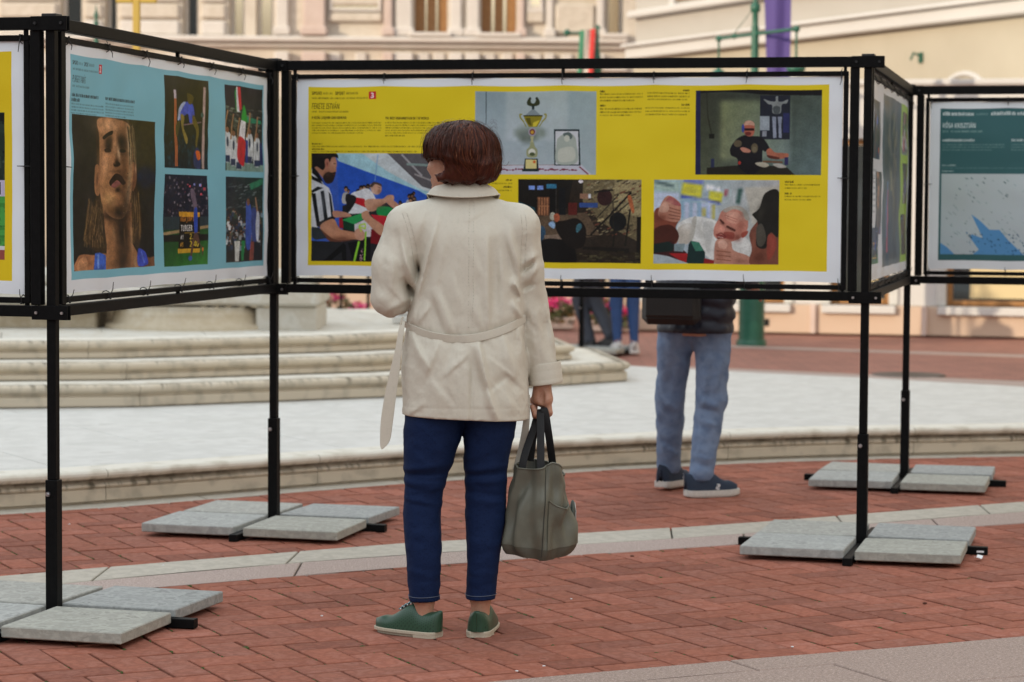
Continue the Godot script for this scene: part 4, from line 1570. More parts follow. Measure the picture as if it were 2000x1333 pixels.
func sheet_of(poly: PackedVector2Array, y: float) -> ArrayMesh:
	var b := MB.new()
	for p in poly:
		b.vert(Vector3(p.x, y, p.y), Vector3.UP, p)
	var t := Geometry2D.triangulate_polygon(poly)
	for i in range(0, t.size(), 3):
		var c := (poly[t[i + 1]] - poly[t[i]]).cross(poly[t[i + 2]] - poly[t[i]])
		if c > 0.0:
			b.ix.append_array(PackedInt32Array([t[i], t[i + 1], t[i + 2]]))
		else:
			b.ix.append_array(PackedInt32Array([t[i], t[i + 2], t[i + 1]]))
	return b.mesh()

func ground() -> void:
	var g := MB.new()
	g.quad(Vector3(-160, -0.02, 30), Vector3(160, -0.02, 30), Vector3(160, -0.02, -200), Vector3(-160, -0.02, -200))
	var root := setting("ground", g.mesh(), M.plaza)
	var bed := piece("joint_sand", sheet_of(curve([-7, -4, 8, -4, 8, -16, -7, -16]), -0.011), M.sand, root)
	var up := rounder(curve([-6, -5.9, -4, -7.25, -1.85, -8.757, -1.0, -9.325, -0.445, -9.677, 0.005, -9.89, 0.559, -10.15, 1.06, -10.42, 1.6, -10.75, 2.375, -11.2, 5, -12.7, 8, -14.4]))
	var mid := rounder(curve([-6, -5.55, -4, -6.95, -1.786, -8.466, -0.954, -9.05, -0.43, -9.35, 0.005, -9.57, 0.542, -9.82, 1.03, -10.09, 1.52, -10.37, 2.295, -10.84, 5, -12.35, 8, -14.05]))
	var low := rounder(curve([-6, -5.25, -4, -6.65, -1.786, -8.18, -1.04, -8.66, -0.415, -9.032, 0.005, -9.26, 0.528, -9.53, 0.93, -9.74, 1.5, -10.06, 2.214, -10.453, 5, -11.95, 8, -13.65]))
	var front := rounder(curve([-6, -3.9, -3, -5.45, -0.6, -6.6, -0.052, -6.865, 0.29, -7.052, 0.777, -7.27, 1.275, -7.485, 1.628, -7.659, 3, -8.3, 8, -10.6]))
	var base := plinth_line()
	var apron := PackedVector2Array()
	for i in base.size():
		var t := (base[mini(i + 1, base.size() - 1)] - base[maxi(i - 1, 0)]).normalized()
		apron.append(base[i] + Vector2(-t.y, t.x) * 0.15)
	# stone bands
	band_of(root, "pale_band_stone", up, mid, 0.86, 0.1, M.pale_stone, 0.0015)
	band_of(root, "granite_band_stone", mid, low, 0.95, 0.55, M.granite, 0.001)
	band_of(root, "apron_stone", base, apron, 1.2, 0.3, M.pale_stone, 0.0)
	var edge := front
	var depth := [0.165, 0.37, 0.5, 0.5]
	for r in 4:
		var next := PackedVector2Array()
		for i in edge.size():
			var t := (edge[mini(i + 1, edge.size() - 1)] - edge[maxi(i - 1, 0)]).normalized()
			next.append(edge[i] + Vector2(-t.y, t.x) * depth[r])
		band_of(root, "granite_slab", edge, next, [1.15, 1.5, 1.3, 1.4][r], [0.35, 0.9, 0.2, 0.6][r], M.granite_worn, 0.001)
		edge = next
	bricks(root, [between(front, low), between(up, apron)])
	# bands of pale and grey paving far behind the fountain
	var far := MB.new()
	for e in [[1.6, -24.1, 9.0, -20.6, 0.14], [-4.0, -21.6, 0.9, -22.9, 0.14], [1.35, -20.5, 8.0, -16.6, 0.3]]:
		var a := Vector2(e[0], e[1])
		var b := Vector2(e[2], e[3])
		var w: Vector2 = (b - a).normalized().orthogonal() * e[4]
		far.slab(PackedVector2Array([a + w, b + w, b - w, a - w]), -0.03, -0.012)
	piece("far_paving_band", far.mesh(), M.granite, root)

func band_of(root: Node3D, called: String, a: PackedVector2Array, b: PackedVector2Array, each: float, first: float, m: Material, lift: float) -> void:
	var la := span_of(a)
	var lb := span_of(b)
	var s := 0.0
	var i := 0
	var r := RandomNumberGenerator.new()
	r.seed = 21
	while s < 1.0:
		var e := minf(1.0, s + (each * (first if i == 0 else r.randf_range(0.92, 1.08))) / la)
		var gap := 0.0042 / la
		var p := PackedVector2Array()
		var mid := (s + e) * 0.5
		for k in [s + gap, mid, e - gap]:
			p.append(along(a, k * la)[0])
		for k in [e - gap, mid, s + gap]:
			p.append(along(b, k * lb)[0])
		var c := (p[0] + p[2] + p[3] + p[5]) * 0.25
		if c.y < -3.5 and c.y > -15.5 and absf(c.x) < 4.5:
			var g := MB.new()
			g.slab(p, -0.03, lift + r.randf_range(-0.0008, 0.0008), 0.003)
			piece(called, g.mesh(), m, root)
		s = e
		i += 1

# clay bricks laid herringbone, clipped against the stone bands
func bricks(root: Node3D, fields: Array) -> void:
	var ang := deg_to_rad(26.5)
	var ea := Vector2(cos(ang), -sin(ang))
	var eb := Vector2(sin(ang), cos(ang))
	var w := 0.1165
	var gap := 0.0048
	var found := []
	for field in fields:
		var lo := Vector2(1e9, 1e9)
		var hi := -lo
		for q in field:
			lo = lo.min(q)
			hi = hi.max(q)
		for i in range(-70, 150):
			for j in range(-70, 150):
				# herringbone: cells (i, j); a lying brick starts where (i - j) is a multiple of four, a standing one where it is 3 more
				var k := posmod(i - j, 4)
				var along_a := k == 0
				if not along_a and k != 3:
					continue
				var o := Vector2(-0.02, -7.9) + (ea * i + eb * j) * w
				var rect: PackedVector2Array
				if along_a:
					rect = PackedVector2Array([o + ea * gap + eb * gap, o + ea * (2 * w - gap) + eb * gap, o + ea * (2 * w - gap) + eb * (w - gap), o + ea * gap + eb * (w - gap)])
				else:
					rect = PackedVector2Array([o + ea * gap + eb * gap, o + ea * (w - gap) + eb * gap, o + ea * (w - gap) + eb * (2 * w - gap), o + ea * gap + eb * (2 * w - gap)])
				var c := (rect[0] + rect[2]) * 0.5
				if c.y > -4.6 or c.y < -14.2 or absf(c.x) > 0.4 - c.y * 0.34:
					continue
				if c.x < lo.x or c.x > hi.x or c.y < lo.y or c.y > hi.y:
					continue
				var inside := 0
				for q in rect:
					if Geometry2D.is_point_in_polygon(q, field):
						inside += 1
				if inside == 4:
					found.append([c, rect, along_a])
				elif inside > 0:
					for part in Geometry2D.intersect_polygons(rect, field):
						var area := 0.0
						for n in part.size():
							area += part[n].cross(part[(n + 1) % part.size()])
						if absf(area) > 0.0012:
							found.append([c, tidy(part), 2])
	found.sort_custom(func(a, b): return rank(a[0]) < rank(b[0]))
	var r := RandomNumberGenerator.new()
	r.seed = 33
	var shared := []
	for i in 5:
		var b := MB.new()
		b.slab(PackedVector2Array([Vector2(-w + gap, -w / 2 + gap), Vector2(w - gap, -w / 2 + gap), Vector2(w - gap, w / 2 - gap), Vector2(-w + gap, w / 2 - gap)]), -0.03, (i - 2) * 0.0007, 0.0022)
		shared.append(b.mesh())
	var rest := []
	for i in 6:
		rest.append(MB.new())
	for i in found.size():
		var e: Array = found[i]
		var tone := r.randi() % 6
		var high := r.randi() % 5
		if i < 300:
			if typeof(e[2]) == TYPE_BOOL:
				row_piece("brick", i, shared[high], M["brick%d" % tone], root, Vector3(e[0].x, 0, e[0].y), ang if e[2] else ang + PI / 2)
			else:
				var b := MB.new()
				b.slab(e[1], -0.03, (high - 2) * 0.0007, 0.0022)
				row_piece("brick", i, b.mesh(), M["brick%d" % tone], root, Vector3.ZERO, 0.0)
		else:
			rest[tone].slab(e[1], -0.03, (high - 2) * 0.0007, 0.0022)
	for i in 6:
		var o := piece("brick_field", rest[i].mesh(), M["brick%d" % i], root)
		o.set_meta("kind", "stuff")
	# moss and grit in some of the joints near the camera
	var moss := MB.new()
	for n in 1500:
		var e: Array = found[r.randi() % mini(found.size(), 520)]
		var rect: PackedVector2Array = e[1]
		var side := r.randi() % rect.size()
		if r.randf() < 0.62:
			side = 1
		var p: Vector2 = rect[side % rect.size()].lerp(rect[(side + 1) % rect.size()], r.randf())
		p += (p - e[0]).normalized() * gap * r.randf_range(0.5, 1.5)
		var s := r.randf_range(0.002, 0.0046) * (1.6 if r.randf() < 0.12 else 1.0)
		moss.ball(Vector3(p.x, -0.005, p.y), Vector3(s * r.randf_range(1.0, 2.6), s * 1.1, s * r.randf_range(0.8, 1.4)), 6)
	var mo := piece("joint_moss", moss.mesh(), M.moss, root)
	mo.set_meta("kind", "stuff")

# how small a brick shows: its distance, more when outside the frame
func rank(c: Vector2) -> float:
	var d := -c.y
	var out := maxf(0.0, absf(c.x) / d - 0.212) * 60.0 + maxf(0.0, 6.75 - d) * 6.0
	return d + out

func tidy(p: PackedVector2Array) -> PackedVector2Array:
	var out := PackedVector2Array()
	for i in p.size():
		if p[i].distance_to(p[(i + 1) % p.size()]) > 0.004:
			out.append(p[i])
	return out if out.size() > 2 else p

# ---------------------------------------------------------------- fountain
func plinth_line() -> PackedVector2Array:
	return rounder(curve([-6.0, -8.5, -4.2, -9.5, -2.248, -10.66, -1.838, -10.93, -1.42, -11.257, -0.55, -11.941, 0.163, -12.42, 0.815, -12.78, 1.672, -13.15, 2.834, -13.45, 5.0, -14.0, 7.0, -14.5]), 4)

func offset_line(line: PackedVector2Array, d: float) -> PackedVector2Array:
	var out := PackedVector2Array()
	for i in line.size():
		var e0 := (line[i] - line[maxi(i - 1, 0)]).normalized()
		var e1 := (line[mini(i + 1, line.size() - 1)] - line[i]).normalized()
		if i == 0: e0 = e1
		if i == line.size() - 1: e1 = e0
		var n0 := Vector2(-e0.y, e0.x)
		var n1 := Vector2(-e1.y, e1.x)
		out.append(line[i] + (n0 + n1) * (d / maxf(0.4, 1.0 + n0.dot(n1))))
	return out

# a stone edge swept along a line: profile of [outward, height]; cut into stones of about each metres
func edge_stones(root: Node3D, called: String, line: PackedVector2Array, prof: Array, each: float, m: Material, seed_: int, lo := -99.0, hi := 99.0) -> void:
	var total := span_of(line)
	var r := RandomNumberGenerator.new()
	r.seed = seed_
	var marks := [0.0]
	for i in line.size() - 1:
		marks.append(marks[-1] + line[i].distance_to(line[i + 1]))
	var run := [0.0]
	for i in prof.size() - 1:
		run.append(run[-1] + prof[i].distance_to(prof[i + 1]))
	var s := 0.0
	while s < total - 0.05:
		var e := minf(total, s + each * r.randf_range(0.85, 1.15))
		var at := [s + 0.0015]
		for k in marks:
			if k > s + 0.01 and k < e - 0.01:
				at.append(k)
		at.append(e - 0.0015)
		var offs := []
		for q in prof:
			offs.append(offset_line(line, q.x))
		var rings := []
		for k in at:
			var ring := []
			var seg := 0
			while seg < marks.size() - 2 and marks[seg + 1] < k:
				seg += 1
			var t: float = (k - marks[seg]) / (marks[seg + 1] - marks[seg])
			for i in prof.size():
				var p: Vector2 = offs[i][seg].lerp(offs[i][seg + 1], t)
				ring.append(Vector3(p.x, prof[i].y, p.y))
			rings.append(ring)
		var where: Vector3 = rings[rings.size() / 2][0]
		if where.x > lo and where.x < hi:
			var b := MB.new()
			for j in rings.size() - 1:
				for i in prof.size() - 1:
					var u0: float = at[j] / 2.2
					var u1: float = at[j + 1] / 2.2
					var v0: float = run[i] / run[-1]
					var v1: float = run[i + 1] / run[-1]
					b.quad(rings[j][i + 1], rings[j + 1][i + 1], rings[j + 1][i], rings[j][i], Vector2(u0, v1), Vector2(u1, v1), Vector2(u1, v0), Vector2(u0, v0))
			for q in [rings[0], rings[-1]]:
				for i in range(1, prof.size() - 1):
					b.tri(q[0], q[i], q[i + 1])
			piece(called, b.mesh(), m, root)
		s = e

func paving_within(root: Node3D, called: String, poly: PackedVector2Array, turn: float, w: float, d: float, y0: float, y1: float, m: Material, gap := 0.0025) -> void:
	var ea := Vector2(cos(turn), -sin(turn))
	var eb := Vector2(sin(turn), cos(turn))
	var lo := Vector2(1e9, 1e9)
	var hi := -lo
	for q in poly:
		var t := Vector2(q.dot(ea), q.dot(eb))
		lo = lo.min(t)
		hi = hi.max(t)
	var y := lo.y
	var row := 0
	while y < hi.y:
		var x := lo.x - (row % 2) * w * 0.5
		while x < hi.x:
			var a := x + gap
			var b := x + w - gap
			var rect := PackedVector2Array([ea * a + eb * (y + gap), ea * b + eb * (y + gap), ea * b + eb * (y + d - gap), ea * a + eb * (y + d - gap)])
			for part in Geometry2D.intersect_polygons(rect, poly):
				part = tidy(part)
				var area := 0.0
				for n in part.size():
					area += part[n].cross(part[(n + 1) % part.size()])
				if absf(area) > 0.01:
					var g := MB.new()
					var convex := Geometry2D.convex_hull(part)
					convex.remove_at(convex.size() - 1)
					g.slab(convex, y0, y1, 0.002)
					piece(called, g.mesh(), m, root)
			x += w
		y += d
		row += 1

func fountain() -> void:
	var root := thing("fountain", "pale limestone fountain with a broad low platform, three moulded steps and a carved basin", "fountain")
	var base := plinth_line()
	var prof := [Vector2(-0.16, 0.155), Vector2(-0.03, 0.155), Vector2(-0.004, 0.1545), Vector2(0.012, 0.150), Vector2(0.022, 0.141), Vector2(0.024, 0.130), Vector2(0.018, 0.119), Vector2(0.004, 0.112), Vector2(-0.012, 0.110), Vector2(-0.017, 0.103), Vector2(-0.014, 0.094), Vector2(-0.002, 0.088), Vector2(0.004, 0.082), Vector2(0.002, 0.075), Vector2(-0.008, 0.071), Vector2(-0.007, 0.067), Vector2(0.0, 0.066), Vector2(0.001, 0.014), Vector2(-0.014, 0.012), Vector2(-0.014, -0.02)]
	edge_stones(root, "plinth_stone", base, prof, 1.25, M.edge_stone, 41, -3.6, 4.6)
	var inner := offset_line(base, -0.163)
	var back := curve([-6.0, -23.0, -1.0, -19.8, 0.887, -18.285, 1.569, -17.731, 2.528, -17.136, 3.455, -16.395, 5.0, -15.3, 6.6, -14.7])
	var plat := between(inner, back)
	paving_within(root, "platform_slab", plat, 0.52, 1.55, 0.95, 0.0, 0.1545, M.limestone, 0.0035)
	var bed := piece("platform_bed", sheet_of(plat, 0.146), M.granite_worn, root)
	# three steps, each moulded, set back from one another
	var step := curve([-5.5, -13.55, -2.2, -14.26, -0.7, -15.155, 0.791, -16.661, 0.62, -18.2, -0.4, -20.2])
	var tops := [0.155, 0.288, 0.395, 0.505]
	for k in 3:
		var line := offset_line(step, -0.36 * k)
		var y0: float = tops[k]
		var y1: float = tops[k + 1]
		var h := y1 - y0
		var sp := [Vector2(-0.40, y1), Vector2(-0.02, y1), Vector2(0.006, y1 - 0.004), Vector2(0.018, y1 - 0.014), Vector2(0.020, y1 - 0.028), Vector2(0.012, y1 - 0.042), Vector2(-0.006, y1 - 0.05), Vector2(-0.016, y1 - 0.056), Vector2(-0.018, y1 - 0.066), Vector2(-0.004, y1 - 0.070), Vector2(0.0, y1 - 0.074), Vector2(0.0, y0 + 0.008), Vector2(-0.012, y0 + 0.004), Vector2(-0.012, y0 - 0.005)]
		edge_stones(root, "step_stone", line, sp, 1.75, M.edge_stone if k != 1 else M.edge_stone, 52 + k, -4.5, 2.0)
	var top_line := offset_line(step, -1.1)
	paving_within(root, "step_slab", between(top_line, curve([-5.5, -21.0, -2.0, -21.0])), 0.2, 1.3, 0.9, 0.30, 0.504, M.step_stone)
	# carved basin wall above the steps: blocks, a round drum and a ledge
	var drum := MB.new()
	drum.lathe(Vector3(-2.2, 0, -16.75), [Vector2(0.60, 0.50), Vector2(0.60, 0.53), Vector2(0.555, 0.545), Vector2(0.54, 0.60), Vector2(0.545, 0.655), Vector2(0.0, 0.655)], 40)
	piece("basin_drum", drum.mesh(), M.step_warm, root)
	for e in [[-3.6, -16.62, 1.55, "basin_block"], [-1.52, -16.5, 0.42, "basin_block"], [-4.9, -16.7, 0.9, "basin_block"]]:
		var b := MB.new()
		b.box(Vector3(e[0], 0.58, e[1] - 0.3), Vector3(e[2], 0.17, 0.8), 0.012)
		piece(e[3], b.mesh(), M.step_warm if e[0] < -2.0 else M.step_stone, root)
	var ledge := MB.new()
	ledge.box(Vector3(-3.3, 0.7265, -16.85), Vector3(4.0, 0.12, 1.0), 0.02)
	ledge.box(Vector3(-3.3, 0.84, -16.95), Vector3(3.9, 0.105, 0.9), 0.03)
	piece("basin_ledge", ledge.mesh(), M.step_stone, root)
	# fluted corbels under the ledge
	for i in 6:
		var f := MB.new()
		f.lathe(Vector3(-2.08 + i * 0.085, 0, -16.40), [Vector2(0.02, 0.655), Vector2(0.034, 0.672), Vector2(0.03, 0.70), Vector2(0.036, 0.73), Vector2(0.03, 0.785)], 12)
		piece("corbel", f.mesh(), M.step_warm, root)
	var pil := thing("stone_pillar", "short pale stone pillar on the fountain steps, seen under the woman's left elbow", "pillar", Vector3(-0.73, 0.505, -17.4))
	var pb := MB.new()
	pb.box(Vector3(0, 0.03, 0), Vector3(0.24, 0.06, 0.24), 0.01)
	pb.box(Vector3(0, 0.37, 0), Vector3(0.19, 0.62, 0.19), 0.012)
	piece("shaft", pb.mesh(), M.limestone, pil)
	var pc := MB.new()
	pc.box(Vector3(0, 0.715, 0), Vector3(0.25, 0.07, 0.25), 0.015)
	piece("cap", pc.mesh(), M.limestone, pil)
	# gilded cross on its stone shaft behind the blue banner
	var mon := thing("cross_monument", "gilded cross on a slender stone shaft rising behind the blue banner", "cross", Vector3(-2.99, 0.505, -19.4))
	var st := MB.new()
	st.box(Vector3(0, 0.12, 0), Vector3(0.7, 0.24, 0.7), 0.02)
	st.box(Vector3(0, 0.50, 0), Vector3(0.5, 0.52, 0.5), 0.02)
	piece("pedestal", st.mesh(), M.limestone, mon)
	var sh := MB.new()
	sh.lathe(Vector3.ZERO, [Vector2(0.2, 0.76), Vector2(0.21, 0.80), Vector2(0.16, 0.84), Vector2(0.14, 1.75), Vector2(0.2, 1.80), Vector2(0.2, 1.86), Vector2(0.0, 1.87)], 20)
	piece("shaft", sh.mesh(), M.limestone, mon)
	var cr := MB.new()
	var gold := flat(lin(0.50, 0.34, 0.075), 0.5, 0.35)
	cr.box(Vector3(0, 2.24, 0), Vector3(0.058, 0.76, 0.05), 0.008)
	cr.box(Vector3(-0.095, 2.455, 0), Vector3(0.132, 0.056, 0.048), 0.008)
	cr.box(Vector3(0.095, 2.455, 0), Vector3(0.132, 0.056, 0.048), 0.008)
	piece("gilded_cross", cr.mesh(), gold, mon)

# ---------------------------------------------------------------- buildings
func facade_mats() -> void:
	M.blush = rough_mat(noise_tex(60, 0.012, [lin(0.52, 0.45, 0.37), lin(0.62, 0.55, 0.465), lin(0.56, 0.49, 0.405), lin(0.66, 0.59, 0.51)], 512, 5), 3.0, 0.85, M.bump, 0.1)
	M.trim = rough_mat(noise_tex(61, 0.012, [lin(0.60, 0.55, 0.50), lin(0.68, 0.63, 0.58)], 256, 5), 2.0, 0.8)
	M.rose = rough_mat(noise_tex(62, 0.014, [lin(0.54, 0.42, 0.36), lin(0.62, 0.50, 0.44)], 256, 5), 2.0, 0.85)
	M.cream = rough_mat(noise_tex(63, 0.008, [lin(0.39, 0.36, 0.325), lin(0.43, 0.40, 0.36), lin(0.41, 0.38, 0.34)], 512, 5), 4.0, 0.88)
	M.cream_yellow = rough_mat(noise_tex(64, 0.008, [lin(0.42, 0.37, 0.285), lin(0.47, 0.42, 0.33)], 512, 5), 4.0, 0.88)
	M.peach = rough_mat(noise_tex(65, 0.010, [lin(0.52, 0.385, 0.285), lin(0.57, 0.425, 0.32), lin(0.54, 0.40, 0.30)], 512, 5), 3.0, 0.88)
	M.shop_white = rough_mat(noise_tex(66, 0.01, [lin(0.55, 0.53, 0.505), lin(0.60, 0.58, 0.555)], 256, 4), 3.0, 0.8)
	M.oak = rough_mat(noise_tex(67, 0.03, [lin(0.26, 0.12, 0.035), lin(0.36, 0.18, 0.06)], 256, 4), 0.8, 0.5, null, 0.0, false)
	M.glass = flat(Color(lin(0.10, 0.115, 0.12), 1.0), 0.06, 0.75)
	M.evening_glass = flat(lin(1.0, 0.86, 0.60), 0.12, 1.0)  # the warm evening reflection is put into the pane colour
	M.cream_plane = flat(lin(0.62, 0.50, 0.28), 0.8)
	M.green_paint = rough_mat(noise_tex(68, 0.03, [lin(0.010, 0.085, 0.052), lin(0.018, 0.115, 0.072)], 256, 4), 0.6, 0.4)
	M.dark_hole = flat(lin(0.01, 0.01, 0.01), 0.9)

func wall_window(root: Node3D, at: Vector3, w: float, h: float, frame: Material, glass: Material, basis := Basis.IDENTITY, bars := 1, fw := 0.08) -> void:
	var win := Node3D.new()
	var n := 0
	while root.has_node(NodePath("window" if n == 0 else "window_%03d" % n)):
		n += 1
	win.name = "window" if n == 0 else "window_%03d" % n
	root.add_child(win)
	win.position = at
	win.basis = basis
	var f := MB.new()
	f.box(Vector3(-w / 2 + fw / 2, 0, 0), Vector3(fw, h, 0.1), 0.01)
	f.box(Vector3(w / 2 - fw / 2, 0, 0), Vector3(fw, h, 0.1), 0.01)
	f.box(Vector3(0, h / 2 - fw / 2, 0), Vector3(w - 2 * fw - 0.004, fw, 0.1), 0.01)
	f.box(Vector3(0, -h / 2 + fw / 2, 0), Vector3(w - 2 * fw - 0.004, fw, 0.1), 0.01)
	for i in bars:
		f.box(Vector3(-w / 2 + w * (i + 1) / (bars + 1), 0, 0), Vector3(fw * 0.9, h - 2 * fw - 0.004, 0.08), 0.01)
	piece("frame", f.mesh(), frame, win)
	var inner := w - 2 * fw
	for i in bars + 1:
		var p := MB.new()
		var pw := (w - 2 * fw) / (bars + 1) - 0.01
		p.box(Vector3(-inner / 2 + (i + 0.5) * inner / (bars + 1), 0, -0.02), Vector3(pw, h - 2 * fw - 0.01, 0.012), 0.0)
		piece("pane", p.mesh(), glass, win)

# unseen row of houses added behind the camera at the left; its roofs keep the low sun off the square
func added_shade_houses() -> void:
	facade_mats()
	var a := Vector3(0.780, 0, -0.626)
	var basis := Basis(Vector3(0.626, 0, 0.780), Vector3.UP, -a)
	var b := MB.new()
	b.box(Vector3(0, 6.0, 0.0), Vector3(120, 12.0, 9.0), 0.05)
	var o := setting("added_shade_houses", b.mesh(), M.cream)
	o.transform = Transform3D(Basis(Vector3(0.626, 0, 0.780), Vector3.UP, Vector3(-0.780, 0, 0.626)), a * -35.0)
	for i in 18:
		var w := MB.new()
		w.box(Vector3(-51.0 + i * 6.0, 8.4, -4.5), Vector3(1.5, 2.4, 0.1), 0.02)
		piece("window", w.mesh(), M.glass, o)

func left_building() -> void:
	var z := -42.0
	var root := thing("ornate_building", "ornate blush pink building with pilasters, string courses and brown framed windows", "building", Vector3(0, 0, z))
	var s := 42.0 / 4760.0
	# the wall is built from piers between the window openings
	var open := [[-1240, -1120], [-900, -760], [-610, -560], [-420, -380], [118, 160], [205, 228], [356, 386], [446, 476], [498, 532], [806, 870], [936, 1004], [1178, 1212]]
	var body := MB.new()
	body.box(Vector3(-5.5, 2.06, -2.0), Vector3(36.0, 4.12, 4.0))
	body.box(Vector3(-5.5, 9.0, -2.0), Vector3(36.0, 5.0, 4.0))
	body.box(Vector3(-5.5, 5.3, -2.6), Vector3(36.0, 2.37, 2.8))
	var x0 := -23.5
	for o in open + [[2400, 2400]]:
		var a: float = (o[0] - 1000) * s
		if a > x0:
			body.box(Vector3((x0 + a) / 2, 5.3, -0.6), Vector3(a - x0, 2.365, 1.2))
		x0 = (o[1] - 1000) * s
	piece("wall", body.mesh(), M.blush, root)
	# string courses and sill band, broken forward at the pilasters
	var c := MB.new()
	c.box(Vector3(-10.8, 4.165, 0.07), Vector3(25.5, 0.10, 0.34), 0.03)
	c.box(Vector3(-10.8, 4.065, 0.02), Vector3(25.5, 0.07, 0.20), 0.02)
	c.box(Vector3(-10.8, 3.70, 0.02), Vector3(25.5, 0.09, 0.16), 0.02)
	c.box(Vector3(-10.8, 6.7, 0.1), Vector3(25.5, 0.3, 0.5), 0.05)
	piece("string_course", c.mesh(), M.trim, root)
	# rusticated stone courses of the left bays
	for r in 9:
		var y := 3.78 + r * 0.285
		if y > 4.0 and y < 4.3:
			continue
		for q in [[-1560, -1250], [-1110, -910], [-750, -620], [0, 112], [166, 200], [234, 350], [392, 440]]:
			var cc := MB.new()
			var a: float = (q[0] - 1000) * s
			var b: float = (q[1] - 1000) * s
			cc.box(Vector3((a + b) / 2, y, 0.03), Vector3(b - a, 0.25, 0.12), 0.03)
			piece("rusticated_block", cc.mesh(), M.blush if r % 2 else M.trim, root)
	# pilasters
	for q in [[538, 562, 0.12], [592, 634, 0.2], [748, 764, 0.16], [770, 802, 0.1], [876, 898, 0.1], [908, 932, 0.1], [1008, 1020, 0.14], [1062, 1076, 0.08], [1160, 1174, 0.12]]:
		var a: float = (q[0] - 1000) * s
		var b: float = (q[1] - 1000) * s
		var p := MB.new()
		p.box(Vector3((a + b) / 2, 5.4, q[2] / 2 + 0.003), Vector3(b - a, 2.3, q[2]), 0.02)
		p.box(Vector3((a + b) / 2, 4.30, q[2] / 2 + 0.05), Vector3(b - a + 0.08, 0.14, q[2] + 0.08), 0.02)
		p.box(Vector3((a + b) / 2, 3.86, q[2] / 2 + 0.02), Vector3(b - a + 0.04, 0.18, q[2] + 0.1), 0.02)
		piece("pilaster", p.mesh(), M.rose if q[2] > 0.13 else M.trim, root)
	# raised panels between the pilasters, and balustrade fields under the windows
	for q in [[640, 744, 4.55, 0.16], [1024, 1058, 4.62, 0.3], [1080, 1156, 4.55, 0.5], [1080, 1156, 5.2, 0.5], [640, 744, 5.2, 0.9]]:
		var a: float = (q[0] - 1000) * s
		var b: float = (q[1] - 1000) * s
		var p := MB.new()
		p.box(Vector3((a + b) / 2, q[2], 0.05), Vector3(b - a, q[3], 0.1), 0.03)
		piece("raised_panel", p.mesh(), M.blush, root)
	for q in [640, 690, 812, 842, 940, 975, 1030, 1090, 1125]:
		var p := MB.new()
		p.box(Vector3((q + 13 - 1000) * s, 3.87, 0.03), Vector3(0.21, 0.17, 0.07), 0.03)
		piece("carved_field", p.mesh(), M.trim, root)
	for i in open.size():
		var a: float = (open[i][0] - 1000) * s
		var b: float = (open[i][1] - 1000) * s
		var brown := i == 9 or i == 10
		var glow := i in [7, 8, 11]
		wall_window(root, Vector3((a + b) / 2, 5.3, -0.35), b - a, 2.36, M.oak if brown else M.trim, M.evening_glass if glow or brown else M.glass, Basis.IDENTITY, 1 if b - a > 0.4 else 0, 0.17 if brown else 0.06)
		if i > 8:
			var sl := MB.new()
			sl.box(Vector3((a + b) / 2, 4.255, 0.06), Vector3(b - a + 0.16, 0.075, 0.4), 0.015)
			piece("sill", sl.mesh(), M.trim, root)
	# bright wall patches, put in as warm tinted mirror panes on the corner bay
	for q in [[642, 742], [1026, 1056]]:
		var a: float = (q[0] - 1000) * s
		var b: float = (q[1] - 1000) * s
		wall_window(root, Vector3((a + b) / 2, 4.93, 0.06), b - a, 0.56, M.trim, M.evening_glass, Basis.IDENTITY, 0, 0.05)

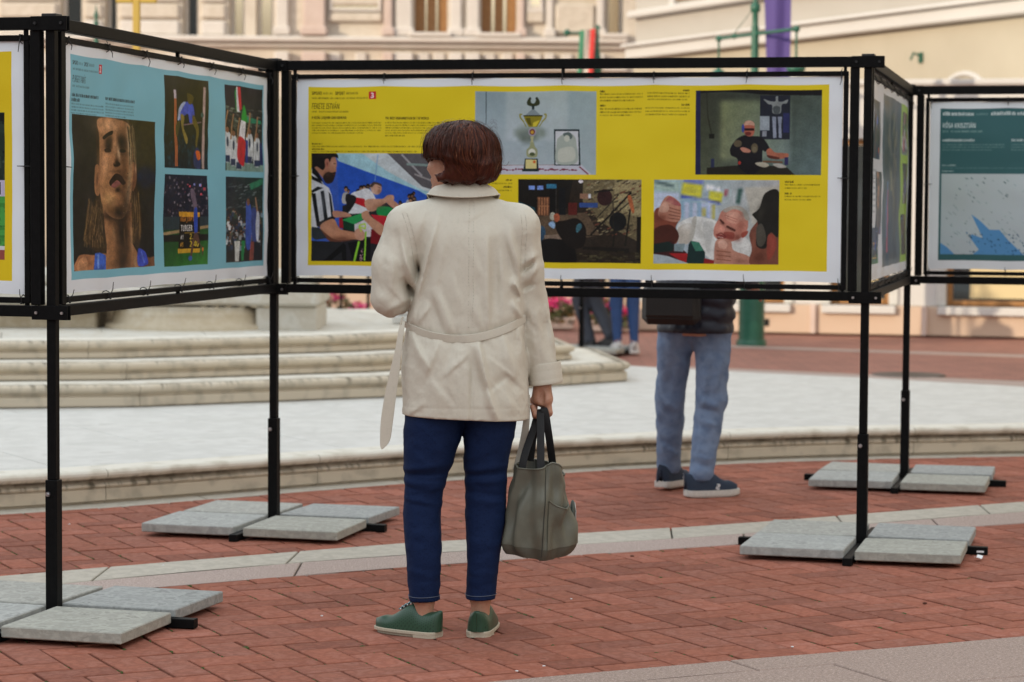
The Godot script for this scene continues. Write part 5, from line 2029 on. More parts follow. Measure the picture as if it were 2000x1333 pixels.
func right_building() -> void:
	# the tall wall recedes to the left
	var d := Vector3(-0.403, 0, -0.915)
	var o := Vector3(5.86, 0, -26.4)
	var basis := Basis(-d, Vector3.UP, (-d).cross(Vector3.UP))
	var root := thing("cream_building", "tall plain cream building receding behind the lamp post, with white cornice bands", "building")
	root.transform = Transform3D(basis, o)
	# along x of this frame the wall runs from -10.1 (far) to 0 (near), then on unseen, added to block light from the right; z points to the square
	var w := MB.new()
	w.box(Vector3(19.9, 1.74, -2.0), Vector3(60.2, 3.48, 4.0))
	piece("lower_wall", w.mesh(), M.cream_yellow, root)
	var u := MB.new()
	u.box(Vector3(19.9, 8.9, -2.02), Vector3(60.16, 10.4, 4.0))
	piece("upper_wall", u.mesh(), M.cream, root)
	var c := MB.new()
	c.box(Vector3(19.9, 3.565, -1.9), Vector3(60.2, 0.165, 4.1), 0.02)
	c.box(Vector3(19.9, 3.675, -1.88), Vector3(60.24, 0.05, 4.2), 0.015)
	piece("cornice", c.mesh(), M.shop_white, root)
	var c2 := MB.new()
	c2.box(Vector3(19.9, 4.13, -1.92), Vector3(60.2, 0.10, 4.1), 0.02)
	piece("sill_band", c2.mesh(), M.shop_white, root)
	for x in [-8.35, -6.0, -3.4]:
		wall_window(root, Vector3(x, 5.1, 0.0), 0.95, 1.7, M.oak, M.glass, Basis.IDENTITY, 1, 0.09)
		var s := MB.new()
		s.box(Vector3(x - 0.56, 5.1, 0.02), Vector3(0.14, 1.9, 0.1), 0.015)
		s.box(Vector3(x + 0.56, 5.1, 0.02), Vector3(0.14, 1.9, 0.1), 0.015)
		s.box(Vector3(x, 6.1, 0.03), Vector3(1.4, 0.14, 0.14), 0.015)
		piece("window_surround", s.mesh(), M.shop_white, root)
	var arch := MB.new()
	var pts := []
	for i in 17:
		var a := PI * i / 16.0
		pts.append(Vector3(-1.75 + cos(a) * 0.62, 2.33 + sin(a) * 0.56, 0.0))
	arch.tube(pts, [0.035], 8)
	piece("arch_moulding", arch.mesh(), M.shop_white, root)
	var hook := thing("wall_bracket", "small dark bracket fixed high on the cream wall above the green banner", "bracket", o + basis * Vector3(-2.62, 3.12, 0.0))
	hook.basis = basis
	var hb := MB.new()
	hb.box(Vector3(0, 0, 0.02), Vector3(0.06, 0.12, 0.036), 0.005)
	hb.tube([Vector3(0, 0.02, 0.03), Vector3(0, 0.05, 0.12), Vector3(0, -0.03, 0.16)], [0.014], 6)
	piece("bracket_arm", hb.mesh(), M.green_paint, hook)
	# the low shop front before it
	var e := Vector3(0.966, 0, 0.259)
	var so := Vector3(1.33, 0, -26.66)
	var sb := Basis(e, Vector3.UP, e.cross(Vector3.UP))
	var shop := thing("shop_front", "low peach and white shop front with brown framed windows under the banners at right", "shop")
	shop.transform = Transform3D(sb, so)
	# x runs along the front; windows where the photograph shows them
	var open := [[1.18, 1.66], [2.15, 2.78], [3.38, 4.35], [5.1, 6.0]]
	var up := MB.new()
	var low := MB.new()
	var x0 := 0.0
	for q in open + [[7.4, 7.4]]:
		up.box(Vector3((x0 + q[0]) / 2, 1.20, -0.2), Vector3(q[0] - x0, 1.77, 0.4))
		x0 = q[1]
	up.box(Vector3(3.7, 2.37, -0.2), Vector3(7.4, 0.56, 0.4))
	low.box(Vector3(3.7, 0.155, -0.17), Vector3(7.42, 0.31, 0.4), 0.01)
	piece("upper_wall", up.mesh(), M.shop_white, shop)
	piece("plinth", low.mesh(), M.peach, shop)
	var roof := MB.new()
	roof.box(Vector3(3.7, 2.68, -0.75), Vector3(7.5, 0.06, 1.6), 0.01)
	piece("roof_edge", roof.mesh(), M.shop_white, shop)
	for k in open.size():
		var q: Array = open[k]
		var sill := MB.new()
		sill.box(Vector3((q[0] + q[1]) / 2, 0.268, 0.05), Vector3(q[1] - q[0] + 0.16, 0.088, 0.1), 0.01)
		piece("sill", sill.mesh(), M.shop_white, shop)
		wall_window(shop, Vector3((q[0] + q[1]) / 2, 1.2, -0.16), q[1] - q[0], 1.76, M.oak, M.glass, Basis.IDENTITY, 0, 0.055)
		var sd := MB.new()
		sd.box(Vector3(q[0] - 0.05, 1.2, 0.012), Vector3(0.1, 1.76, 0.03), 0.006)
		sd.box(Vector3(q[1] + 0.05, 1.2, 0.012), Vector3(0.1, 1.76, 0.03), 0.006)
		piece("window_surround", sd.mesh(), M.limestone, shop)
		if k in [1, 2]:
			var cu := MB.new()
			cu.box(Vector3(q[1] - (0.22 if k == 1 else 0.42), 1.2, -0.135), Vector3(0.16 if k == 1 else 0.62, 1.6, 0.02))
			piece("cream_plane", cu.mesh(), M.cream_plane, shop)  # cream plane standing in front of the glass
	for x in [0.95, 1.98, 3.16, 4.85]:
		var p := MB.new()
		p.box(Vector3(x, 0.16, 0.05), Vector3(0.06, 0.315, 0.06), 0.006)
		piece("plinth_strip", p.mesh(), M.rose, shop)
	var v := MB.new()
	v.box(Vector3(1.4, 0.11, 0.033), Vector3(0.2, 0.075, 0.01))
	var vent := piece("vent", v.mesh(), M.dark_hole, shop)
	var bars := MB.new()
	for i in 5:
		bars.box(Vector3(1.32 + i * 0.04, 0.11, 0.042), Vector3(0.008, 0.075, 0.006))
	piece("vent_bars", bars.mesh(), M.black_steel, vent)
	# behind the camera side the wall between both houses
	var gap := thing("rear_wall", "plain beige house wall behind the planters in the gap between the buildings", "building", Vector3(-4.0, 0, -31.0))
	var gb := MB.new()
	gb.box(Vector3(0, 1.35, 0), Vector3(11.4, 2.7, 0.5), 0.02)
	piece("wall", gb.mesh(), M.cream_yellow, gap)
	var gp := MB.new()
	gp.box(Vector3(0, 0.2, 0.26), Vector3(11.4, 0.4, 0.06), 0.01)
	piece("plinth", gp.mesh(), M.peach, gap)

# ---------------------------------------------------------------- the exhibition
func exhibition() -> void:
	fonts()
	var p := [Vector2(-1.478, -7.83), Vector2(-0.993, -10.15), Vector2(1.392, -9.60), Vector2(1.935, -11.93)]
	var e := Vector2(0.966, 0.257)
	var where := ["at the left, nearest the camera", "between the blue and the yellow banner", "right of the yellow banner", "at the far right, behind the receding panel"]
	var post0: Node3D
	for i in 4:
		var label: String = "black steel display post %s, on a cross foot" % where[i]
		if i == 0:
			post0 = make_post(label)
			post0.position = Vector3(p[0].x, 0, p[0].y)
		else:
			var c: Node3D = post0.duplicate()
			c.name = numbered("display_post")
			add_child(c)
			c.position = Vector3(p[i].x, 0, p[i].y)
			c.set_meta("label", label)
	var far: Node3D = post0.duplicate()
	far.name = numbered("display_post")
	add_child(far)
	far.position = Vector3(0.64, 0, -22.45)
	far.set_meta("label", "distant black display post beside the pedestrian in grey trousers")
	slabs(p, e)
	# panels: frame and banner each
	var sheets := [print_track(), print_blue(), print_yellow(), print_lime(), print_green()]
	var from := [p[0] - e * 2.42, p[0], p[1], p[2], p[3]]
	var to := [p[0], p[1], p[2], p[3], p[3] + Vector2(0.962, 0.262) * 2.42]
	var what := ["yellow", "blue", "yellow", "lime", "green"]
	var labels := ["white bordered yellow banner cut by the left frame edge, with a running track photo", "light blue banner with a portrait of a long haired athlete and four stadium photos", "wide yellow banner with five arm wrestling photos behind the woman", "steeply receding banner with slate and lime green columns at right", "dark green banner with an aerial photo of snow, at the far right"]
	var flabels := ["black steel frame round the yellow banner cut by the left frame edge", "black steel frame round the light blue banner", "black steel frame round the wide yellow banner behind the woman", "black steel frame round the receding lime and slate banner", "black steel frame round the dark green banner"]
	for i in 5:
		panel(from[i], to[i], sheets[i], labels[i], flabels[i], i)

func make_post(label: String) -> Node3D:
	var t := thing("display_post", label, "display post", Vector3.ZERO, 0.0, "posts of the outdoor photo exhibition")
	var turn := deg_to_rad(-14.9)
	var ex := Vector3(cos(turn), 0, -sin(turn))
	var ez := Vector3(sin(turn), 0, cos(turn))
	var basis := Basis(ex, Vector3.UP, ez)
	var foot := MB.new()
	foot.box(Vector3(0, 0.0165, 0), Vector3(0.985, 0.03, 0.036), 0.002, basis)
	foot.box(ez * 0.245 + Vector3(0, 0.0155, 0), Vector3(0.036, 0.029, 0.45), 0.002, basis)
	foot.box(-ez * 0.245 + Vector3(0, 0.0155, 0), Vector3(0.036, 0.029, 0.45), 0.002, basis)
	piece("foot_cross", foot.mesh(), M.black_steel, t)
	var sl := MB.new()
	sl.box(Vector3(0, 0.245, 0), Vector3(0.041, 0.43, 0.041), 0.002, basis)
	var sleeve := piece("sleeve", sl.mesh(), M.black_steel, t)
	var bo := MB.new()
	bo.tube([ez * 0.021 - ex * 0.008 + Vector3(0, 0.415, 0), ez * 0.029 - ex * 0.008 + Vector3(0, 0.415, 0)], [0.0075], 10)
	bo.tube([ez * 0.029 - ex * 0.008 + Vector3(0, 0.415, 0), ez * 0.034 - ex * 0.008 + Vector3(0, 0.415, 0)], [0.004], 8)
	piece("bolt", bo.mesh(), M.zinc, sleeve)
	var po := MB.new()
	po.box(Vector3(0, 1.203, 0), Vector3(0.031, 1.485, 0.031), 0.002, basis)
	piece("upper_tube", po.mesh(), M.black_steel, t)
	var cap := MB.new()
	cap.box(Vector3(0, 1.9505, 0), Vector3(0.05, 0.011, 0.05), 0.002, basis)
	piece("top_cap", cap.mesh(), M.black_plastic, t)
	for y in [1.0, 1.925]:
		var br := MB.new()
		br.box(Vector3(0, y, 0.004), Vector3(0.125, 0.046, 0.006), 0.001, basis)
		br.box(ez * 0.024 + Vector3(0, y, 0), Vector3(0.125, 0.045, 0.005), 0.001, basis)
		var bracket := piece("corner_bracket", br.mesh(), M.black_steel, t)
		for s in [-0.045, 0.045]:
			var b := MB.new()
			var at: Vector3 = ez * 0.027 + ex * s + Vector3(0, y, 0)
			b.tube([at, at + ez * 0.006], [0.005], 8)
			piece("bolt", b.mesh(), M.zinc if y < 1.5 else M.black_plastic, bracket)
	return t

func slabs(p: Array, e: Vector2) -> void:
	var f := Vector2(-e.y, e.x)
	var r := RandomNumberGenerator.new()
	r.seed = 12
	var shapes := []
	for i in 4:
		var b := MB.new()
		b.box(Vector3(0, 0, 0), Vector3(0.398, 0.036, 0.398), 0.0035)
		shapes.append(b.mesh())
	var posts := ["nearest post at the left", "post left of the yellow banner", "post right of the yellow banner", "far right post"]
	var n := 0
	for i in 5:
		var c: Vector2 = p[i] if i < 4 else Vector2(0.64, -22.45)
		for s in [[-1, 1, "front left"], [1, 1, "front right"], [-1, -1, "back left"], [1, -1, "back right"]]:
			var at: Vector2 = c + e * (s[0] * 0.219) + f * (s[1] * 0.219)
			var name_: String = posts[i] if i < 4 else "distant display post"
			var tone: String = ["grey", "pale grey", "blue grey", "weathered"][(n * 3 + 1) % 4]
			var o := piece("concrete_slab", shapes[n % 4], M.concrete[(n * 3 + 1) % 4 if n != 1 else 0])
			o.position = Vector3(at.x, 0.0345 + (0.0 if s[0] * s[1] > 0 else 0.002), at.y)
			o.rotation = Vector3(r.randf_range(-0.006, 0.006), deg_to_rad(-14.9 + r.randf_range(-1.6, 1.6)), r.randf_range(-0.006, 0.006))
			tag(o, "square concrete slab, %s of the four weighing down the %s" % [s[2], name_], "concrete slab", "concrete slabs weighing down the display posts")
			n += 1

func panel(a: Vector2, b: Vector2, print_: Image, label: String, flabel: String, n: int) -> void:
	var length := a.distance_to(b)
	var e := (b - a) / length
	var basis := Basis(Vector3(e.x, 0, e.y), Vector3.UP, Vector3(-e.y, 0, e.x))
	var f := thing("display_stand", flabel, "display stand", Vector3.ZERO, 0.0, "frames of the outdoor photo exhibition")
	f.transform = Transform3D(basis, Vector3(a.x, 0, a.y))
	var u0 := 0.052
	var u1 := length - 0.052
	for r in [[1.926, 0.040], [1.004, 0.036]]:
		var m := MB.new()
		m.box(Vector3(length / 2, r[0], 0), Vector3(u1 - u0 + 0.036, r[1], 0.038), 0.002)
		piece("outer_rail", m.mesh(), M.black_steel, f)
	for u in [u0, u1]:
		var m := MB.new()
		m.box(Vector3(u, 1.464, 0), Vector3(0.034, 0.880, 0.036), 0.002)
		piece("outer_upright", m.mesh(), M.black_steel, f)
	var i0 := u0 + 0.034
	var i1 := u1 - 0.034
	for y in [1.880, 1.0385]:
		var m := MB.new()
		m.box(Vector3(length / 2, y, 0), Vector3(i1 - i0 + 0.019, 0.019, 0.019), 0.0015)
		piece("inner_rail", m.mesh(), M.black_steel, f)
	for u in [i0, i1]:
		var m := MB.new()
		m.box(Vector3(u, 1.459, 0), Vector3(0.019, 0.822, 0.0185), 0.0015)
		piece("inner_upright", m.mesh(), M.black_steel, f)
	# small welded tabs between the two rectangles
	var tabs := MB.new()
	for u in [i0 + 0.004, length * 0.5, i1 - 0.004]:
		tabs.box(Vector3(u, 1.898, 0), Vector3(0.012, 0.020, 0.012))
		tabs.box(Vector3(u, 1.0255, 0), Vector3(0.012, 0.010, 0.012))
	piece("weld_tab", tabs.mesh(), M.black_steel, f)
	# the banner: a sheet with a slight sag between its ties
	var t := thing("banner", label, "banner", Vector3.ZERO, 0.0, "printed banners of the photo exhibition")
	t.transform = f.transform
	var w0 := i0 + 0.012
	var w1 := i1 - 0.012
	var v0 := 1.0565
	var v1 := 1.874
	var nx := 72
	var ny := 26
	var mb := MB.new()
	var back := MB.new()
	var noise := FastNoiseLite.new()
	noise.seed = 70 + n
	noise.frequency = 1.4
	var rows := []
	for j in ny + 1:
		var row := []
		for i in nx + 1:
			var s := float(i) / nx
			var q := float(j) / ny
			var scallop := absf(sin(s * PI * 6.0)) * 0.006
			var u := lerpf(w0, w1, s)
			var v := lerpf(v0, v1, q)
			v -= scallop * pow(q, 8.0) + (-scallop) * pow(1.0 - q, 8.0) * 0.6
			var z := noise.get_noise_2d(u * 1.4, v * 2.0) * 0.008 + (absf(sin(s * PI * 6.0)) - 0.5) * 0.006 * (pow(q, 5.0) + pow(1.0 - q, 5.0))
			row.append(Vector3(u, v, z + 0.002))
		rows.append(row)
	for side in 2:
		var g: MB = [mb, back][side]
		var h := 0.0 if side == 0 else -0.0012
		for j in ny + 1:
			for i in nx + 1:
				var q: Vector3 = rows[j][i]
				var dx: Vector3 = rows[j][mini(i + 1, nx)] - rows[j][maxi(i - 1, 0)]
				var dy: Vector3 = rows[mini(j + 1, ny)][i] - rows[maxi(j - 1, 0)][i]
				var nn := dx.cross(dy).normalized() * (1.0 if side == 0 else -1.0)
				g.vert(q + Vector3(0, 0, h), nn, Vector2(float(i) / nx, 1.0 - float(j) / ny))
		for j in ny:
			for i in nx:
				var k := j * (nx + 1) + i
				if side == 0:
					g.ix.append_array(PackedInt32Array([k, k + nx + 2, k + 1, k, k + nx + 1, k + nx + 2]))
				else:
					g.ix.append_array(PackedInt32Array([k, k + 1, k + nx + 2, k, k + nx + 2, k + nx + 1]))
	var m := StandardMaterial3D.new()
	m.albedo_texture = ImageTexture.create_from_image(print_)
	m.albedo_color = Color(0.93, 0.93, 0.93)
	m.roughness = 0.46 if n != 3 else 0.3
	m.metallic_specular = 0.32 if n != 3 else 0.7
	piece("printed_face", mb.mesh(), m, t)
	piece("white_back", back.mesh(), M.white_paper, t)
	# cable ties
	var r := RandomNumberGenerator.new()
	r.seed = 90 + n
	var spots := []
	for i in 7:
		spots.append([lerpf(w0 + 0.006, w1 - 0.006, i / 6.0), 1.880, 1])
		spots.append([lerpf(w0 + 0.006, w1 - 0.006, i / 6.0), 1.0385, -1])
	for u in [i0, i1]:
		spots.append([u, 1.47, 0])
	for k in spots:
		var g := MB.new()
		var ring := []
		for i in 9:
			var an := TAU * i / 8.0
			if k[2] == 0:
				ring.append(Vector3(k[0] + cos(an) * 0.017, k[1], sin(an) * 0.015))
			else:
				ring.append(Vector3(k[0], k[1] + cos(an) * 0.0145 - k[2] * 0.003, sin(an) * 0.015))
		g.tube(ring, [0.0019], 5, false)
		if k[2] == 0:
			g.tube([Vector3(k[0], k[1], 0.015), Vector3(k[0] + (0.028 if k[0] < 1.0 else -0.028), k[1] + r.randf_range(-0.002, 0.002), 0.02)], [0.0019, 0.0014], 5)
		else:
			g.box(Vector3(k[0], k[1] + 0.009 * k[2], 0.016), Vector3(0.006, 0.006, 0.006), 0.001)
			var lean := r.randf_range(-0.012, 0.008) if n == 1 else r.randf_range(-0.004, 0.004)
			var l := r.randf_range(0.03, 0.048) if n != 3 else 0.03
			if k[2] < 0:
				g.tube([Vector3(k[0], k[1] + 0.004, 0.017), Vector3(k[0] + lean * 0.4, k[1] + l * 0.5, 0.026), Vector3(k[0] + lean, k[1] + l, 0.03)], [0.0019, 0.0016, 0.0012], 5)
			else:
				g.tube([Vector3(k[0], k[1] - 0.004, 0.017), Vector3(k[0] - lean * 0.4, k[1] - l * 0.6, 0.026), Vector3(k[0] + lean, k[1] - l, 0.024)], [0.0019, 0.0016, 0.0012], 5)
				if i0 < k[0] and r.randf() < 0.35:
					g.tube([Vector3(k[0], k[1] + 0.006, 0.01), Vector3(k[0] + 0.002, k[1] + 0.022, 0.004)], [0.0017, 0.0012], 5)
		piece("cable_tie", g.mesh(), M.black_plastic, t)

# ---------------------------------------------------------------- lamps, flags, planters
func lantern(parent: Node3D, at: Vector3) -> void:
	var g := MB.new()
	g.lathe(at, [Vector2(0.0, 0.0), Vector2(0.05, 0.0), Vector2(0.085, 0.03), Vector2(0.095, 0.06), Vector2(0.05, 0.11), Vector2(0.022, 0.125), Vector2(0.014, 0.17), Vector2(0.0, 0.172)], 16)
	var cap := piece("lantern_cap", g.mesh(), M.green_paint, parent)
	var gl := MB.new()
	gl.lathe(at, [Vector2(0.0, -0.19), Vector2(0.03, -0.185), Vector2(0.062, -0.13), Vector2(0.07, -0.06), Vector2(0.055, -0.002), Vector2(0.0, -0.001)], 16)
	piece("lantern_globe", gl.mesh(), M.limestone, cap)
	var rod := MB.new()
	rod.tube([at + Vector3(0, 0.17, 0), at + Vector3(0, 0.42, 0)], [0.011], 8)
	piece("hanging_rod", rod.mesh(), M.green_paint, cap)

func street_furniture() -> void:
	# lamp post with two lanterns on a cross arm
	var lp := thing("lamp_post", "green lamp post with thick base column and cross arm, beside the purple flag", "lamp post", Vector3(2.37, 0, -24.07))
	var base := MB.new()
	base.lathe(Vector3.ZERO, [Vector2(0.15, -0.02), Vector2(0.15, 0.03), Vector2(0.128, 0.05), Vector2(0.126, 1.25), Vector2(0.14, 1.27), Vector2(0.14, 1.33), Vector2(0.08, 1.42), Vector2(0.055, 1.5)], 8)
	piece("base_column", base.mesh(), M.green_paint, lp)
	var pole := MB.new()
	pole.lathe(Vector3.ZERO, [Vector2(0.05, 1.5), Vector2(0.040, 1.7), Vector2(0.038, 3.12), Vector2(0.030, 3.135), Vector2(0.030, 3.26), Vector2(0.048, 3.27), Vector2(0.05, 3.305), Vector2(0.048, 3.34), Vector2(0.024, 3.36), Vector2(0.022, 3.95), Vector2(0.0, 3.96)], 14)
	piece("pole", pole.mesh(), M.green_paint, lp)
	var d := Vector3(0.403, 0, 0.915)
	var arm := MB.new()
	arm.tube([-d * 0.74 + Vector3(0, 3.05, 0), d * 0.80 + Vector3(0, 3.05, 0)], [0.017], 8)
	arm.ball(-d * 0.74 + Vector3(0, 3.05, 0), Vector3.ONE * 0.035)
	arm.ball(-d * 0.42 + Vector3(0, 3.055, 0), Vector3.ONE * 0.03)
	arm.ball(d * 0.80 + Vector3(0, 3.05, 0), Vector3.ONE * 0.035)
	piece("cross_arm", arm.mesh(), M.green_paint, lp)
	var stay := MB.new()
	stay.tube([-d * 0.44 + Vector3(0, 3.07, 0), Vector3(-0.02, 3.3, 0)], [0.004], 5)
	piece("stay", stay.mesh(), M.green_paint, lp)
	lantern(lp, -d * 0.74 + Vector3(0, 2.62, 0))
	lantern(lp, d * 0.80 + Vector3(0, 2.62, 0))
	cloth_flag("hanging_flag", "long purple flag hanging beside the green lamp post", Vector3(2.43, 3.9, -24.0), 0.285, 1.75, Vector3(1, 0, 0.12), [lin(0.085, 0.055, 0.22)], 0.07, 3)
	# second lamp post farther off with the striped flag
	var l2 := thing("lamp_post", "distant green lamp post carrying the small striped flag, above the yellow banner", "lamp post", Vector3(1.02, 0, -30.0))
	var p2 := MB.new()
	p2.lathe(Vector3.ZERO, [Vector2(0.13, -0.02), Vector2(0.12, 1.1), Vector2(0.05, 1.4), Vector2(0.042, 2.95), Vector2(0.06, 3.0), Vector2(0.07, 3.1), Vector2(0.04, 3.2), Vector2(0.025, 3.3), Vector2(0.02, 3.56), Vector2(0.0, 3.57)], 12)
	piece("pole", p2.mesh(), M.green_paint, l2)
	var a2 := MB.new()
	a2.tube([Vector3(-0.37, 3.46, 0.05), Vector3(-0.1, 3.47, 0), Vector3(0.04, 3.54, 0)], [0.016], 8)
	a2.ball(Vector3(-0.37, 3.465, 0.05), Vector3.ONE * 0.045)
	piece("cross_arm", a2.mesh(), M.green_paint, l2)
	cloth_flag("striped_flag", "small green, white and red striped flag on the distant lamp post", Vector3(0.80, 3.49, -29.9), 0.2, 1.1, Vector3(1, 0.12, 0.1), [lin(0.045, 0.20, 0.11), lin(0.62, 0.58, 0.50), lin(0.55, 0.035, 0.03)], -0.05, 5)
	# third one, only its finial shows over the blue banner
	var l3 := thing("lamp_post", "green lamp post tip showing above the blue banner, left of the gilded cross", "lamp post", Vector3(-4.3, 0, -25.2))
	var p3 := MB.new()
	p3.lathe(Vector3.ZERO, [Vector2(0.13, -0.02), Vector2(0.12, 1.1), Vector2(0.05, 1.4), Vector2(0.025, 3.08), Vector2(0.016, 3.12), Vector2(0.016, 3.16), Vector2(0.032, 3.19), Vector2(0.012, 3.24), Vector2(0.028, 3.27), Vector2(0.010, 3.33), Vector2(0.0, 3.42)], 10)
	piece("pole", p3.mesh(), M.green_paint, l3)
	# planters with geraniums and the rail beside them
	var spots := [[-2.05, -26.6, "left of the woman's elbow"], [0.42, -26.9, "right of the woman's sleeve"], [1.05, -26.4, "between the two far pedestrians"]]
	for i in 3:
		planter(Vector3(spots[i][0], 0, spots[i][1]), [0.95, 0.5, 0.42][i], "wooden planter of pink geraniums, %s" % spots[i][2], 7 + i)
	var rail := thing("railing", "thin black metal railing standing among the planters behind the fountain", "railing", Vector3(-1.66, 0, -26.0))
	for x in [-0.17, 0.12, 0.245]:
		var g := MB.new()
		g.tube([Vector3(x, -0.02, 0), Vector3(x, 1.0, 0)], [0.016], 8)
		piece("post", g.mesh(), M.black_steel, rail)
	var top := MB.new()
	top.tube([Vector3(-0.3, 1.0, 0), Vector3(0.4, 1.0, 0)], [0.018], 8)
	piece("hand_rail", top.mesh(), M.black_steel, rail)
	var mh := thing("manhole_cover", "round dark iron manhole cover in the brick paving behind the platform", "manhole cover", Vector3(3.25, -0.018, -19.9))
	var mc := MB.new()
	mc.lathe(Vector3.ZERO, [Vector2(0.30, -0.01), Vector2(0.30, 0.012), Vector2(0.28, 0.014), Vector2(0.0, 0.015)], 28)
	piece("lid", mc.mesh(), flat(lin(0.10, 0.075, 0.06), 0.7), mh)

func cloth_flag(called: String, label: String, at: Vector3, w: float, h: float, across: Vector3, bands: Array, skew: float, seed_: int) -> void:
	var t := thing(called, label, "flag", at)
	var ax := across.normalized()
	var az := ax.cross(Vector3.UP).normalized()
	var k := bands.size()
	for b in k:
		var rings := []
		for j in 25:
			var q := j / 24.0
			var ring := []
			for s in 2:
				for i in 7:
					var u := (b + (i if s == 0 else 6 - i) / 6.0) / k
					var z := sin(u * 9.0 + q * 2.5 + seed_) * 0.022 * w / 0.25 + sin(u * 17.0 - q * 3.0) * 0.006
					var wide := w * (1.0 - 0.28 * q if skew > 0.0 else 1.0)
					ring.append(ax * (u * wide + skew * q) - Vector3.UP * (q * h) + az * (z + (0.0015 if s == 0 else -0.0015)))
			rings.append(ring)
		var m := MB.new()
		m.skin(rings, true, true)
		var c := flat(bands[b], 0.75)
		c.backlight_enabled = true
		c.backlight = bands[b].darkened(0.6)
		piece("stripe" if k > 1 else "cloth", m.mesh(), c, t)

func planter(at: Vector3, w: float, label: String, seed_: int) -> void:
	var t := thing("planter", label, "planter", at, 0.0, "flower planters behind the fountain")
	var box := MB.new()
	box.box(Vector3(0, 0.05, 0), Vector3(w, 0.10, 0.34), 0.012)
	box.box(Vector3(0, 0.11, 0), Vector3(w + 0.05, 0.03, 0.38), 0.01)
	piece("box", box.mesh(), M.rose, t)
	var r := RandomNumberGenerator.new()
	r.seed = seed_
	var leaf := MB.new()
	var dry := MB.new()
	for i in 520:
		var p := Vector3(r.randf_range(-w / 2, w / 2), r.randf_range(0.08, 0.40), r.randf_range(-0.2, 0.24))
		p.y *= 0.75 + 0.25 * sin(p.x * 9.0 + seed_)
		var a := Vector3(r.randf_range(-1, 1), r.randf_range(-0.4, 1), r.randf_range(-1, 1)).normalized() * r.randf_range(0.025, 0.05)
		var b := a.cross(Vector3(r.randf_range(-1, 1), r.randf_range(-1, 1), r.randf_range(-1, 1))).normalized() * r.randf_range(0.018, 0.03)
		(leaf if r.randf() < 0.6 else dry).quad(p - a, p - b, p + a, p + b)
	var lf := piece("foliage", leaf.mesh(), flat(lin(0.075, 0.085, 0.03), 0.7), t)
	lf.set_meta("kind", "stuff")
	var dl := piece("dry_foliage", dry.mesh(), flat(lin(0.20, 0.12, 0.045), 0.8), t)
	dl.set_meta("kind", "stuff")
	var bloom := MB.new()
	for c in int(w * 14.0) + 1:
		var o := Vector3(r.randf_range(-w / 2, w / 2), r.randf_range(0.22, 0.43), r.randf_range(0.06, 0.28))
		for i in 40:
			var q := o + Vector3(r.randfn() * 0.042, r.randfn() * 0.022, r.randfn() * 0.04)
			var a := Vector3(r.randf_range(-1, 1), r.randf_range(-1, 1), r.randf_range(-1, 1)).normalized() * 0.017
			var b := a.cross(Vector3(r.randf_range(-1, 1), 1, r.randf_range(-1, 1))).normalized() * 0.017
			bloom.quad(q - a, q - b, q + a, q + b)
	var bl := piece("blossoms", bloom.mesh(), flat(lin(0.80, 0.05, 0.24), 0.7), t)
	bl.set_meta("kind", "stuff")

# ---------------------------------------------------------------- the woman in the trench coat
# local frame: x to the right, y up, z towards the camera; pic(x, y) turns a place in the sketch into it
func pic(x: float, y: float) -> Vector2:
	return Vector2((x - 902.9) * 0.0015966, 1.387 - (y - 380.0) * 0.0015845)

var coat_levels := [[0.66, 0.012, 0.0, 0.199, 0.150], [0.70, 0.012, 0.0, 0.1975, 0.150], [0.80, 0.009, 0.0, 0.197, 0.148], [0.88, 0.008, 0.0, 0.196, 0.143], [0.945, 0.007, 0.0, 0.186, 0.128], [1.00, 0.010, 0.0, 0.184, 0.124], [1.08, 0.018, 0.0, 0.170, 0.122], [1.165, 0.020, -0.002, 0.166, 0.122], [1.25, 0.008, -0.004, 0.172, 0.118], [1.30, 0.002, -0.006, 0.160, 0.105], [1.345, 0.0, -0.008, 0.115, 0.085], [1.38, 0.0, -0.010, 0.078, 0.070]]

# folds of the cloth as drawn on the back: x0 y0 x1 y1 width height (picture units, millimetres); plus is a ridge
var back_folds := [
	[850, 448, 806, 615, 9, 7.5], [838, 462, 800, 600, 8, -6.0], [868, 470, 842, 600, 12, 2.5], [827, 420, 815, 470, 8, 2.5],
	[953, 478, 955, 632, 7, 6.5], [968, 488, 969, 600, 12, -6.0], [993, 448, 1014, 520, 8, 5.5], [984, 470, 1004, 540, 8, -3.5], [1010, 500, 1016, 590, 7, 3.5],
	[1003, 545, 1013, 572, 5, 4.0], [1003, 590, 1018, 618, 5, 5.0], [1012, 582, 1004, 560, 5, -4.0],
	[858, 575, 884, 645, 8, 4.5], [846, 585, 866, 648, 7, -3.5], [882, 540, 902, 600, 10, 2.0], [930, 590, 942, 645, 7, 3.0], [920, 480, 936, 530, 7, 1.8], [912, 430, 945, 410, 8, 1.6],
	[818, 630, 838, 600, 7, 3.0], [800, 625, 815, 580, 6, -3.0],
	[936, 664, 958, 768, 6, 8.0], [958, 768, 974, 816, 7, 8.0], [924, 690, 948, 770, 9, -5.0], [982, 655, 1006, 720, 7, 3.5], [1016, 645, 1024, 700, 6, 3.5],
	[806, 655, 836, 712, 7, 4.5], [862, 662, 832, 735, 9, 3.0], [886, 668, 868, 740, 8, -2.5], [866, 735, 914, 692, 6, 2.2], [960, 760, 990, 735, 7, -3.0], [990, 735, 1016, 760, 7, -2.5], [800, 810, 828, 790, 6, 2.5], [960, 700, 1005, 735, 4, 1.4], [955, 740, 985, 765, 4, 1.2],
	[845, 745, 880, 790, 12, 2.0], [985, 770, 1010, 800, 9, 2.0]]
